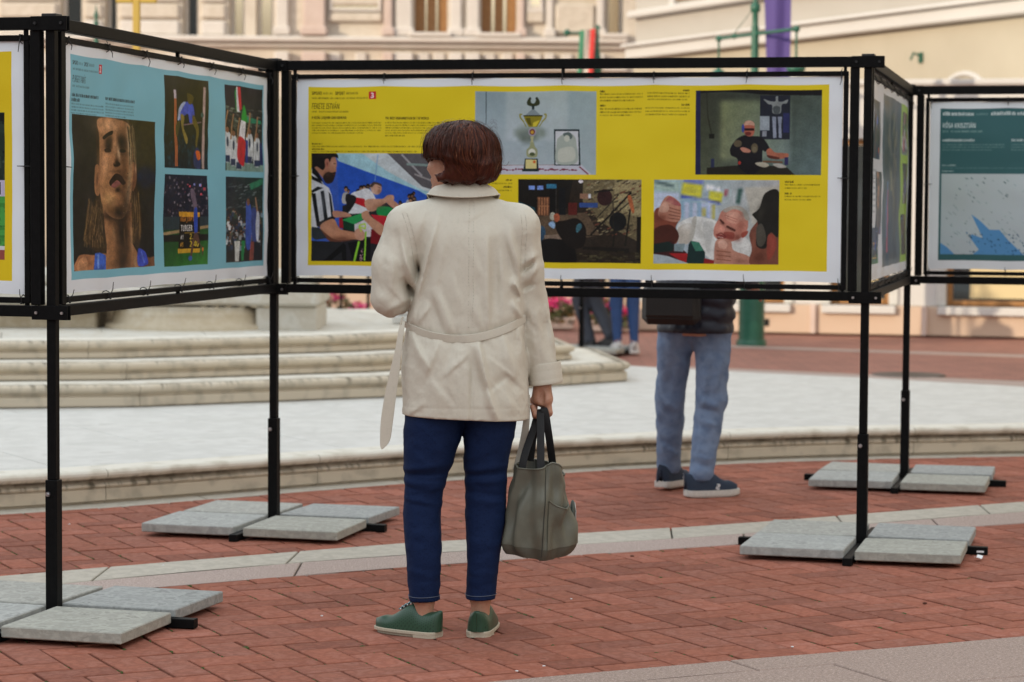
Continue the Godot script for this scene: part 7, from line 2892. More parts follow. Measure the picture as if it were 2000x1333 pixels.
# ------------------------------------------------ shoes
func shoe(root: Node3D, heel: Vector3, dir: Vector3, long_: float) -> void:
	var t := Node3D.new()
	var n := 0
	while root.has_node(NodePath("shoe" if n == 0 else "shoe_001")):
		n += 1
		if n > 1:
			break
	t.name = "shoe" if n == 0 else "shoe_001"
	root.add_child(t)
	var x := Vector3.UP.cross(dir).normalized()   # to the left of the foot
	t.transform = Transform3D(Basis(-x, Vector3.UP, -dir), heel)
	# in this frame the toe points to -z
	var half := func(s: float) -> float:
		var a: float = 0.0335 + 0.008 * sin(clampf(s * 1.15, 0.0, 1.0) * PI * 0.9)
		if s < 0.08: a *= sqrt(clampf(s / 0.08, 0.0, 1.0)) * 0.35 + 0.65
		if s > 0.72: a *= sqrt(maxf(0.02, 1.0 - pow((s - 0.72) / 0.285, 2.0)))
		return a
	var top := func(s: float) -> float:
		if s < 0.34: return 0.062 - 0.008 * sin(s / 0.34 * PI) + 0.02 * clampf((s - 0.2) / 0.14, 0.0, 1.0)
		return lerpf(0.077, 0.030, smoothstep(0.34, 0.80, s)) - 0.012 * clampf((s - 0.86) / 0.14, 0.0, 1.0)
	var up := MB.new()
	var rings := []
	for j in 33:
		var s: float = j / 32.0
		var w: float = half.call(s)
		var h: float = top.call(s)
		var ring := []
		for i in 25:
			var a := PI * i / 24.0
			var cx := cos(a)
			var sy := sin(a)
			var px := signf(cx) * pow(absf(cx), 0.62) * w
			var bulge := 1.0 - 0.16 * sy
			ring.append(Vector3(px * bulge, 0.019 + pow(sy, 0.62) * (h + 0.005), -s * long_ + (0.006 * sy if s < 0.1 else 0.0)))
		rings.append(ring)
	up.skin(rings, false)
	var closing := []
	for e in [[0.02, 0.0085], [0.45, 0.0075], [0.8, 0.0045]]:
		closing.append(rings[0].map(func(q): return Vector3(q.x * e[0], 0.019 + (q.y - 0.019) * lerpf(0.92, 1.0, e[0]), q.z + e[1])))
	closing.append(rings[0])
	up.skin(closing, false)
	var upper := piece("upper", up.mesh(), M.green_leather, t)
	# tongue, laces
	var tg := MB.new()
	tg.strap([Vector3(0, 0.112, -0.34 * long_), Vector3(0, 0.106, -0.40 * long_), Vector3(0, 0.095, -0.50 * long_), Vector3(0, 0.079, -0.60 * long_)], [Vector3(0.015, 0, 0)], 0.004)
	piece("tongue", tg.mesh(), flat(lin(0.07, 0.19, 0.22), 0.6), upper)
	for i in 4:
		var lb := MB.new()
		var s := 0.40 + i * 0.055
		var y: float = 0.028 + (top.call(s) as float) + 0.004
		lb.tube([Vector3(-0.017, y - 0.006, -s * long_), Vector3(0, y + 0.001, -s * long_ - 0.003), Vector3(0.017, y - 0.006, -s * long_)], [0.0024], 6)
		piece("lace", lb.mesh(), M.white_paper, upper)
	# pale sole with a low heel block
	var so := MB.new()
	var outline := PackedVector2Array()
	for j in 33:
		var s: float = j / 32.0
		outline.append(Vector2((half.call(s) as float) + 0.0032, -s * (long_ + 0.005) + 0.002))
	for j in range(32, -1, -1):
		var s: float = j / 32.0
		outline.append(Vector2(-(half.call(s) as float) - 0.0032, -s * (long_ + 0.005) + 0.002))
	so.slab(outline, 0.0098, 0.0195, 0.002)
	var tread := PackedVector2Array()
	for q in outline:
		tread.append(Vector2(q.x * 0.8, (q.y + 0.12) * 0.9 - 0.12))
	so.slab(tread, 0.0, 0.0094, 0.0)
	var sole := piece("sole", so.mesh(), M.sole, t)
	var he := MB.new()
	var ho := PackedVector2Array()
	for j in 12:
		var s := j / 11.0 * 0.30
		ho.append(Vector2((half.call(s) as float) + 0.0025, -s * long_ + 0.002))
	for j in range(11, -1, -1):
		var s := j / 11.0 * 0.30
		ho.append(Vector2(-(half.call(s) as float) - 0.0025, -s * long_ + 0.002))
	he.slab(ho, 0.0, 0.0092, 0.0)
	piece("heel", he.mesh(), M.sole, sole)

func woman_shoes(root: Node3D) -> void:
	shoe(root, Vector3(-0.070, 0.0, 0.049), Vector3(-0.86, 0, -0.51).normalized(), 0.232)
	shoe(root, Vector3(0.052, 0.0, 0.048), Vector3(0.16, 0, -0.987).normalized(), 0.232)

# ------------------------------------------------ hair
func woman_hair(root: Node3D) -> void:
	var f := Field.new(Vector3(-0.165, 1.385, -0.16), Vector3(0.16, 1.66, 0.165), 0.0052)
	f.ell(Vector3(0.000, 1.520, 0.004), Vector3(0.113, 0.096, 0.118), 0.03)
	f.ell(Vector3(0.058, 1.468, 0.022), Vector3(0.056, 0.052, 0.08), 0.03)
	f.ell(Vector3(-0.030, 1.462, 0.040), Vector3(0.052, 0.048, 0.062), 0.03)
	f.ell(Vector3(0.010, 1.455, 0.062), Vector3(0.055, 0.040, 0.045), 0.03)
	f.ell(Vector3(-0.055, 1.540, -0.035), Vector3(0.068, 0.060, 0.07), 0.03)
	# the face and the ear stay free
	var face := Vector3(-0.83, 0, -0.56).normalized()
	var c := Vector3(-0.018, 1.50, -0.008)
	f.ell(c + face * 0.085 + Vector3(0, -0.052, 0), Vector3(0.10, 0.052, 0.066), 0.012, Basis(Vector3.UP.cross(face), Vector3.UP, -face), true)
	f.ell(Vector3(-0.104, 1.470, 0.060), Vector3(0.052, 0.034, 0.075), 0.010, Basis.IDENTITY, true)
	# flick under the ear
	f.cap(Vector3(-0.035, 1.447, 0.085), Vector3(-0.066, 1.437, 0.082), 0.018, 0.011, 0.015)
	f.cap(Vector3(-0.066, 1.437, 0.082), Vector3(-0.092, 1.449, 0.070), 0.011, 0.002, 0.008)
	# fringe lock hanging at the temple
	f.cap(Vector3(-0.085, 1.560, -0.03), Vector3(-0.117, 1.535, -0.04), 0.016, 0.011, 0.012)
	f.cap(Vector3(-0.117, 1.535, -0.04), Vector3(-0.120, 1.510, -0.036), 0.011, 0.008, 0.006)
	f.cap(Vector3(-0.120, 1.510, -0.036), Vector3(-0.104, 1.486, -0.022), 0.008, 0.004, 0.006)
	var n := FastNoiseLite.new()
	n.seed = 28
	n.frequency = 60.0
	n.fractal_octaves = 2
	var crown := Vector3(0.012, 1.61, -0.005)
	var shape := func(p: Vector3, d: float) -> float:
		var r := p - c
		var az := atan2(r.x, r.z)
		var lat := r.y
		# locks running from the crown down: ridges along the azimuth, bending with height
		var lock := sin(az * 17.0 + sin(lat * 30.0) * 1.4 + n.get_noise_1d(az * 0.6) * 3.0) * 0.0014 + n.get_noise_2d(az * 0.35, lat * 0.12) * 0.0060
		var edge := 1.421 + 0.014 * n.get_noise_1d(az * 0.5) + 0.007 * sin(az * 11.0) + 0.012 * exp(-pow((az - 0.62) / 0.12, 2.0))
		# a raised wave where the layers end
		var layer := 0.004 * exp(-pow((p.y - 1.492 + 0.012 * sin(az * 3.0)) / 0.010, 2.0)) * clampf(r.z * 30.0, 0.0, 1.0)
		return maxf(d - lock - layer, edge - p.y)
	f.shape(shape, 0.03)
	var mb := MB.new()
	var tint := func(p: Vector3) -> Color:
		var r := p - c
		var az := atan2(r.x, r.z)
		var k := n.get_noise_2d(az * 1.6, r.y * 0.5) * 0.5 + 0.5
		return Color(0.036, 0.0095, 0.0058).lerp(Color(0.080, 0.021, 0.0115), k)
	f.net(mb, tint)
	var hair := piece("hair", mb.mesh(true), M.hair, root)
	# single strands laid on the surface, from the crown outwards and down
	var st := MB.new()
	var r := RandomNumberGenerator.new()
	r.seed = 61
	for i in 4200:
		var a := r.randf() * TAU
		var p := crown + Vector3(sin(a) * r.randf_range(0.0, 0.10), r.randf_range(-0.06, 0.0), cos(a) * r.randf_range(0.0, 0.10))
		var lift := 0.0006 + absf(r.randfn()) * 0.0011
		if i % 40 == 0:
			lift += r.randf_range(0.003, 0.009)
		var v := f.value(p)
		p -= f.slope(p) * (v - lift)
		var pts := []
		var nor := []
		var curl := r.randf_range(-0.5, 0.5)
		var steps := r.randi_range(7, 15)
		for k in steps:
			var g := f.slope(p)
			if g == Vector3.ZERO:
				break
			pts.append(p)
			nor.append(g)
			var away := (p - crown) * Vector3(1, 0, 1)
			var low := clampf((1.535 - p.y) / 0.06, 0.0, 1.0)
			var dir := (away.normalized() * 0.35 + Vector3(0, -1, 0) + away.cross(Vector3.UP).normalized() * (curl * 0.5 + low * (0.9 if p.x < 0.03 else -0.5) * -1.0))
			dir = (dir - g * dir.dot(g)).normalized()
			p += dir * 0.0115
			if p.y < 1.407 or p.y > 1.65 or p.x < -0.16 or p.x > 0.155 or absf(p.z) > 0.155:
				break
			var w := f.value(p)
			if absf(w) > 0.02:
				break
			p -= f.slope(p) * (w - lift * (1.0 + 0.5 * k / steps))
		if pts.size() > 3:
			var red := r.randf()
			st.col = Color(0.030, 0.008, 0.005).lerp(Color(0.17, 0.048, 0.022), red * red * red)
			if r.randf() < 0.012:
				st.col = Color(0.32, 0.15, 0.08)
			var i0 := st.v.size()
			for k in pts.size():
				var d: Vector3 = (pts[mini(k + 1, pts.size() - 1)] - pts[maxi(k - 1, 0)]).normalized()
				var s: Vector3 = d.cross(nor[k]).normalized() * (0.00055 if k < pts.size() - 1 else 0.0001)
				var nn: Vector3 = (nor[k] + s.normalized() * 0.3).normalized()
				st.vert(pts[k] - s, nn)
				st.vert(pts[k] + s, nn)
			for k in pts.size() - 1:
				var q := i0 + k * 2
				st.ix.append_array(PackedInt32Array([q, q + 3, q + 1, q, q + 2, q + 3]))
	# loose hairs standing off the outline
	for i in 20:
		var a := r.randf_range(-2.6, 1.9)
		var o := Vector3(sin(a) * 0.085, 1.585 + r.randf_range(-0.02, 0.025), 0.02 + r.randf_range(-0.05, 0.05))
		var d := Vector3(sin(a) * 0.8, r.randf_range(0.2, 0.9), r.randf_range(-0.3, 0.3)).normalized()
		var e := o + d * r.randf_range(0.012, 0.026)
		var g := e + Vector3(sin(a) * 0.6, r.randf_range(-1.2, -0.1), 0.1).normalized() * r.randf_range(0.008, 0.022)
		st.col = Color(0.07, 0.025, 0.013)
		st.tube(spline([o, e, g], 4), [0.00035, 0.00025], 3, false)
	st.col = Color(0.08, 0.03, 0.015)
	st.tube(spline([Vector3(0.108, 1.487, 0.03), Vector3(0.128, 1.478, 0.03), Vector3(0.137, 1.482, 0.03), Vector3(0.142, 1.491, 0.03)], 4), [0.0006], 3, false)
	var strands := piece("strands", st.mesh(true), M.hair, hair)
	strands.set_meta("kind", "stuff")

# ------------------------------------------------ bag
func bag_ring(t: float) -> Array:
	# t 0 at the bottom, 1 at the rim; points run A (near left), B (seam), C (right), D (far left)
	var y := lerpf(0.255, 0.545, t)
	var sag := 1.0 + 0.05 * sin(t * PI)
	var a := Vector3(lerpf(0.128, 0.150, t), y, 0.02)
	var b := Vector3(lerpf(0.252, 0.266, t), y, 0.085)
	var c := Vector3(lerpf(0.362, 0.328, t) + 0.008 * sin(t * PI), y, -0.010)
	var d := Vector3(lerpf(0.240, 0.232, t), y, -0.105)
	var mid := (a + b + c + d) * 0.25
	var out := []
	var pts := [a, b, c, d]
	for s in 4:
		for i in 16:
			var u := i / 16.0
			var p: Vector3 = pts[s].lerp(pts[(s + 1) % 4], u)
			# fuller between the corners, corners rounded off
			var bow := 0.10 * sin(u * PI) * sag
			p += (p - mid) * bow * (1.0 if s % 2 == 0 else 0.8)
			var corner := minf(u, 1.0 - u)
			p = p.lerp(mid, 0.05 * exp(-corner * corner / 0.006))
			out.append(p)
	return out

func woman_bag() -> void:
	var root := thing("tote_bag", "olive grey nylon tote bag with black straps, held in the woman's right hand", "bag", Vector3(-0.155, 0, -7.62))
	var n := FastNoiseLite.new()
	n.seed = 38
	n.frequency = 1.1
	n.fractal_octaves = 2
	var body := MB.new()
	var rings := []
	var rows := 26
	for j in rows + 1:
		var t := j / float(rows)
		var ring := bag_ring(t)
		var mid := Vector3.ZERO
		for p in ring:
			mid += p / ring.size()
		for i in ring.size():
			var p: Vector3 = ring[i]
			var dirv := (p - mid).normalized()
			var u := i / 16.0
			var e := n.get_noise_2d(u * 1.6, t * 1.1) * 0.022 + 0.0035 * sin(u * 13.0 + sin(t * 5.0) * 1.8) * (0.4 + 0.6 * t)
			e -= 0.003 * exp(-pow((u - 1.0) / 0.03, 2.0))
			# soft dents on the side panel under the rim
			if u > 1.1 and u < 2.0:
				e += 0.007 * sin((t * 11.0) + u * 3.0) * clampf((t - 0.62) * 4.0, 0.0, 1.0)
			if t < 0.14:
				p = p.lerp(mid, 0.16 * pow(1.0 - t / 0.14, 2.0))
				# the bottom hangs lowest under the seam
			p.y -= (1.0 - t) * (0.020 * exp(-pow((u - 1.15) / 0.8, 2.0)) - 0.012)
			# the rim is uneven: high on the near panel and over the far side, drooping to the right
			if t > 0.7:
				var k := (t - 0.7) / 0.3
				p.y += k * (0.012 * exp(-pow((u - 1.25) / 0.22, 2.0)) - 0.036 * exp(-pow((u - 2.0) / 0.42, 2.0)) - 0.012 * exp(-pow((u - 0.5) / 0.5, 2.0)))
			ring[i] = p + dirv * e
		rings.append(ring)
	body.skin(rings)
	# bottom
	var low := []
	var cm := Vector3.ZERO
	for p in rings[0]:
		cm += p / rings[0].size()
	for k in 4:
		var s := 1.0 - k / 3.0
		low.append(rings[0].map(func(p): return Vector3(lerpf(cm.x, p.x, s), p.y - 0.012 * (1.0 - s), lerpf(cm.z, p.z, s))))
	low.reverse()
	body.skin(low)
	var shell := piece("shell", body.mesh(), M.nylon, root)
	# lining, seen through the open top
	var lin_ := MB.new()
	var inner := []
	for k in 6:
		var ring := []
		var rr: Array = rings[rows - k * 2]
		var m := Vector3.ZERO
		for p in rr:
			m += p / rr.size()
		for p in rr:
			ring.append(p.lerp(Vector3(m.x, p.y, m.z), 0.022 + 0.03 * k))
		inner.append(ring)
	lin_.skin(inner)
	piece("lining", lin_.mesh(), flat(lin(0.075, 0.075, 0.062), 0.7), shell)
	# hemmed rim
	var rim := MB.new()
	var loop: Array = rings[rows].duplicate()
	loop.append(loop[0])
	rim.tube(loop, [0.0032], 6, false)
	piece("rim", rim.mesh(), M.nylon, shell)
	# seam where front and side panels meet
	var seam := MB.new()
	var sp := []
	for j in range(1, rows):
		sp.append(rings[j][16] + Vector3(0.0, 0, 0.0012))
	seam.tube(sp, [0.0016], 5)
	piece("seam", seam.mesh(), flat(lin(0.035, 0.035, 0.028), 0.7), shell)
	# darker base
	var base := MB.new()
	var br := []
	for j in 4:
		var ring := []
		for i in rings[j].size():
			ring.append(rings[j][i] + (rings[j][i] - Vector3(cm.x, rings[j][i].y, cm.z)).normalized() * 0.0016)
		br.append(ring)
	base.skin(br)
	piece("base_panel", base.mesh(), flat(lin(0.075, 0.070, 0.052), 0.5), shell)
	# slip pocket on the side panel, its mouth standing open a little
	var pk := MB.new()
	var pr := []
	for j in range(3, 17):
		var ring := []
		for i in range(18, 33):
			var p: Vector3 = rings[j][i % 64]
			var o := (p - Vector3(0.25, p.y, 0.0)).normalized()
			var open := clampf((j - 9) / 7.0, 0.0, 1.0)
			var u := (i - 18) / 14.0
			p.y -= open * 0.022 * sin(u * PI)
			p.y -= open * 0.02 * (u - 0.3)
			ring.append(p + o * (0.004 + 0.012 * open * sin(u * PI)))
		pr.append(ring)
	pk.skin(pr, false)
	pk.tube(pr[-1], [0.0026], 6)
	piece("side_pocket", pk.mesh(), M.nylon, shell)
	# zipped pouch at the far right
	var zp := MB.new()
	zp.ball(Vector3(0.350, 0.385, -0.040), Vector3(0.010, 0.042, 0.030), 14)
	var pouch := piece("pouch", zp.mesh(), flat(lin(0.05, 0.065, 0.055), 0.45), shell)
	var zi := MB.new()
	zi.tube([Vector3(0.356, 0.420, -0.030), Vector3(0.3605, 0.39, -0.026), Vector3(0.357, 0.352, -0.028)], [0.002], 6)
	zi.box(Vector3(0.3595, 0.378, -0.023), Vector3(0.004, 0.020, 0.005), 0.001)
	piece("zip", zi.mesh(), M.zinc, pouch)
	# two pairs of straps, each a loop over the fingers
	var hook := Vector3(0.250, 0.706, -0.045)
	var paths := [
		[Vector3(0.186, 0.505, 0.030), Vector3(0.196, 0.57, 0.026), Vector3(0.222, 0.645, -0.01), Vector3(0.240, 0.690, -0.045), Vector3(0.2475, 0.7035, -0.058), Vector3(0.2485, 0.7085, -0.05), Vector3(0.247, 0.712, -0.028), Vector3(0.2455, 0.700, -0.010), Vector3(0.2465, 0.65, 0.02), Vector3(0.247, 0.58, 0.046), Vector3(0.247, 0.508, 0.062)],
		[Vector3(0.215, 0.545, -0.075), Vector3(0.221, 0.60, -0.07), Vector3(0.229, 0.66, -0.055), Vector3(0.240, 0.694, -0.055), Vector3(0.252, 0.706, -0.06), Vector3(0.256, 0.716, -0.04), Vector3(0.256, 0.7185, -0.014), Vector3(0.262, 0.70, -0.008), Vector3(0.270, 0.65, -0.012), Vector3(0.279, 0.59, -0.035), Vector3(0.286, 0.54, -0.06)]]
	for q in paths:
		var g := MB.new()
		var pts := spline(q, 5)
		var ac := []
		for i in pts.size():
			var d: Vector3 = (pts[mini(i + 1, pts.size() - 1)] - pts[maxi(i - 1, 0)]).normalized()
			var want := Vector3(1, 0, 0.25)
			var u := i / float(pts.size() - 1)
			var w := 0.0122 - 0.004 * exp(-pow((u - 0.5) / 0.14, 2.0))
			ac.append((want - d * want.dot(d)).normalized() * w)
		g.strap(pts, ac, 0.0028)
		piece("strap", g.mesh(), M.webbing, root)

# ---------------------------------------------------------------- other people
# a standing figure: joints in its own frame (toes towards -z), body in one skin, clothes as parts
func figure(label: String, at: Vector3, turn: float, o: Dictionary) -> Node3D:
	var t := thing("person", label, "person", at, turn)
	var cell: float = o.cell
	var hip: float = o.hip
	var sh: float = o.shoulder
	var l: Array = o.left     # hip, knee, ankle, toe
	var r: Array = o.right
	var mb := MB.new()
	var b := Field.new(Vector3(-0.36, 0.0, -0.42), Vector3(0.36, sh + 0.42, 0.36), cell)
	b.loft([[hip - 0.08, 0.0, 0.0, 0.13, 0.095], [hip + 0.05, 0.0, 0.0, 0.14, 0.10], [hip + 0.25, 0.0, 0.0, 0.125, 0.09], [sh - 0.08, 0.0, 0.0, 0.155, 0.095], [sh, 0.0, 0.0, 0.12, 0.075]], 0.03)
	b.cap(Vector3(0, sh - 0.02, 0), Vector3(0, sh + 0.10, -0.01), 0.058, 0.055, 0.03)
	b.ell(Vector3(0, sh + 0.21, -0.015), Vector3(0.075, 0.115, 0.092), 0.02)
	b.ell(Vector3(0, sh + 0.15, -0.055), Vector3(0.052, 0.06, 0.045), 0.02)
	b.cap(Vector3(0, sh + 0.20, -0.10), Vector3(0, sh + 0.175, -0.122), 0.009, 0.013, 0.012)
	for s in [-1.0, 1.0]:
		b.ell(Vector3(0.077 * s, sh + 0.19, 0.0), Vector3(0.010, 0.03, 0.018), 0.008)
		var sho := Vector3(0.165 * s, sh - 0.04, 0)
		var elb := Vector3(0.205 * s, sh - 0.32, 0.01)
		var wri := Vector3(0.17 * s, sh - 0.42, -0.20) if o.arms_bent else Vector3(0.215 * s, sh - 0.56, -0.05)
		b.cap(sho, elb, 0.048, 0.038, 0.03)
		b.cap(elb, wri, 0.037, 0.026, 0.02)
		var d := (wri - elb).normalized()
		b.cap(wri, wri + d * 0.06, 0.028, 0.032, 0.02)
		for i in 4:
			var k := wri + d * 0.075 + Vector3(0, 0.012 * (1.5 - i), 0.012 * (1.5 - i))
			b.cap(k, k + d * 0.06 + Vector3(0, -0.02, 0), 0.0095, 0.008, 0.004)
	for q in [l, r]:
		b.cap(q[0], q[1], 0.075, 0.052, 0.03)
		b.cap(q[1], q[2], 0.050, 0.034, 0.03)
		b.cap(q[2], q[3], 0.034, 0.026, 0.02)
	b.net(mb)
	piece("body", mb.mesh(), M.skin, t)
	# trousers
	var f := Field.new(Vector3(-0.32, 0.03, -0.36), Vector3(0.32, hip + 0.2, 0.36), cell)
	f.loft([[hip - 0.06, 0.0, 0.0, 0.155, 0.115], [hip + 0.15, 0.0, 0.0, 0.155, 0.112]], 0.04)
	var wide: float = o.wide
	for q in [l, r]:
		f.cap(q[0], q[1], 0.098 * wide, 0.072 * wide, 0.03)
		f.cap(q[1], q[2] + Vector3(0, -0.01, 0), 0.072 * wide, 0.060 * wide * o.taper, 0.02)
	var n := FastNoiseLite.new()
	n.seed = o.seed
	n.frequency = 9.0
	n.fractal_octaves = 3
	var fl := []
	for e in o.get("folds", []):
		fl.append([Vector2(e[0], e[1]), Vector2(e[2] - e[0], e[3] - e[1]), 1.0 / maxf(Vector2(e[2] - e[0], e[3] - e[1]).length_squared(), 1e-6), e[4], e[5]])
	var view: Basis = Basis(Vector3.UP, turn)
	var wrinkle := func(p: Vector3, d: float) -> float:
		var w := view * p
		return d - n.get_noise_3d(p.x, p.y * 1.5, p.z) * 0.010 * o.crease - fold_height(fl, Vector2(w.x, w.y))
	f.shape(wrinkle, 0.03)
	for q in [l, r]:
		pass
	f.cut(Vector3(0, minf(l[2].y, r[2].y) - 0.035, 0), Vector3.DOWN)
	var tb := MB.new()
	f.net(tb)
	piece("trousers", tb.mesh(), o.trouser_mat, t)
	# jacket
	var j := Field.new(Vector3(-0.38, o.hem - 0.03, -0.40), Vector3(0.38, sh + 0.12, 0.28), cell)
	j.loft([[o.hem - 0.05, 0.0, 0.0, 0.178, 0.145], [hip + 0.12, 0.0, 0.0, 0.185, 0.145], [hip + 0.35, 0.0, 0.0, 0.18, 0.135], [sh - 0.06, 0.0, 0.0, 0.18, 0.12], [sh + 0.02, 0.0, 0.0, 0.11, 0.09], [sh + 0.07, 0.0, -0.005, 0.072, 0.07]], 0.03)
	for s in [-1.0, 1.0]:
		var sho := Vector3(0.165 * s, sh - 0.05, 0)
		var elb := Vector3(0.215 * s, sh - 0.32, 0.01)
		var wri := Vector3(0.175 * s, sh - 0.41, -0.18) if o.arms_bent else Vector3(0.222 * s, sh - 0.55, -0.045)
		j.cap(sho, elb, 0.075, 0.062, 0.03)
		j.cap(elb, wri, 0.060, 0.048, 0.02)
	var quilt: float = o.quilt
	var puff := func(p: Vector3, d: float) -> float:
		return d - n.get_noise_3d(p.x, p.y, p.z) * 0.008 - quilt * (absf(sin(p.y * 46.0 + n.get_noise_1d(p.x * 3.0))) - 0.5)
	j.shape(puff, 0.03)
	j.cut(Vector3(0, o.hem, 0), Vector3.DOWN)
	var jb := MB.new()
	j.net(jb)
	piece("jacket", jb.mesh(), o.jacket_mat, t)
	# hair
	var h := Field.new(Vector3(-0.12, sh + 0.08, -0.14), Vector3(0.12, sh + 0.36, 0.14), maxf(cell * 0.8, 0.008))
	h.ell(Vector3(0, sh + 0.232, 0.006), Vector3(0.083, 0.105, 0.098), 0.02)
	h.ell(Vector3(0, sh + 0.16, -0.10), Vector3(0.10, 0.085, 0.085), 0.01, Basis.IDENTITY, true)
	var hb := MB.new()
	h.net(hb)
	piece("hair", hb.mesh(), flat(o.hair, 0.6), t)
	# shoes
	for q in [l, r]:
		sneaker(t, q[2], q[3], o)
	return t

func sneaker(t: Node3D, ankle: Vector3, toe: Vector3, o: Dictionary) -> void:
	var sh := Node3D.new()
	sh.name = "shoe" if not t.has_node(NodePath("shoe")) else "shoe_001"
	t.add_child(sh)
	var dir := Vector3(toe.x - ankle.x, 0, toe.z - ankle.z).normalized()
	var raise: float = maxf(0.0, toe.y - 0.035)
	var heel := Vector3(ankle.x, raise, ankle.z) - dir * 0.075
	var x := Vector3.UP.cross(dir).normalized()
	sh.transform = Transform3D(Basis(-x, Vector3.UP, -dir), heel)
	var half := func(s: float) -> float:
		var a: float = 0.036 + 0.012 * sin(clampf(s * 1.1, 0.0, 1.0) * PI * 0.9)
		if s < 0.08: a *= sqrt(clampf(s / 0.08, 0.0, 1.0)) * 0.4 + 0.6
		if s > 0.75: a *= sqrt(maxf(0.02, 1.0 - pow((s - 0.75) / 0.255, 2.0)))
		return a
	var long_: float = o.get("foot", 0.275)
	var rings := []
	for j in 25:
		var s: float = j / 24.0
		var w: float = half.call(s)
		var h := 0.088 - 0.012 * sin(clampf(s / 0.3, 0.0, 1.0) * PI) + 0.012 * clampf(s / 0.36, 0.0, 1.0)
		if s > 0.36:
			h = lerpf(0.100, 0.046, smoothstep(0.36, 0.78, s)) - 0.02 * clampf((s - 0.85) / 0.15, 0.0, 1.0)
		var ring := []
		for i in 19:
			var a := PI * i / 18.0
			ring.append(Vector3(signf(cos(a)) * pow(absf(cos(a)), 0.65) * w * (1.0 - 0.2 * sin(a)), 0.028 + pow(sin(a), 0.65) * h, -s * long_ + 0.006 * sin(a) * (1.0 if s < 0.1 else 0.0)))
		rings.append(ring)
	var up := MB.new()
	up.skin(rings, false)
	up.skin([rings[0], rings[0].map(func(q): return Vector3(0, 0.05, q.z))], false)
	var upper := piece("upper", up.mesh(), o.shoe_mat, sh)
	var so := MB.new()
	var sr := []
	for lay in [[0.004, 0.0], [0.0, 0.004], [0.0045, 0.016], [0.003, 0.028], [0.005, 0.034]]:
		var ring := []
		for k in 60:
			var s := k / 30.0 if k < 30 else (60 - k) / 30.0
			var w: float = half.call(clampf(s, 0.0, 1.0))
			var grow: float = 0.005 if lay[1] > 0.002 else -0.004
			var rocker := 0.010 * pow(maxf(0.0, s - 0.7) / 0.3, 2.0) + 0.008 * pow(maxf(0.0, 0.12 - s) / 0.12, 2.0)
			ring.append(Vector3((w + grow) * (1.0 if k < 30 else -1.0), lay[1] + rocker * (1.0 - lay[1] / 0.04), -s * (long_ + 0.008) + 0.005 * (1.0 - 2.0 * s)))
		sr.append(ring)
	so.skin(sr, true, true)
	piece("sole", so.mesh(), o.sole_mat, sh)
	if o.has("emblem"):
		for s in [-1.0, 1.0]:
			var e := MB.new()
			for q in [[0.0, 0.022, -0.012, 0.022], [-0.012, 0.022, -0.012, 0.014], [-0.012, 0.014, 0.004, 0.010], [0.004, 0.010, 0.004, 0.002], [0.004, 0.002, -0.012, 0.002]]:
				e.tube([Vector3(s * 0.047, 0.038 + q[1], -long_ * 0.53 + q[0]), Vector3(s * 0.0475, 0.038 + q[3], -long_ * 0.53 + q[2])], [0.0035], 5)
			piece("emblem", e.mesh(), M.white_paper, upper)
	var la := MB.new()
	for i in 4:
		var z := -long_ * (0.42 + i * 0.055)
		la.tube([Vector3(-0.018, 0.118 - i * 0.011, z), Vector3(0.0, 0.127 - i * 0.012, z - 0.004), Vector3(0.018, 0.118 - i * 0.011, z)], [0.0028], 5)
	piece("laces", la.mesh(), o.lace_mat, upper)

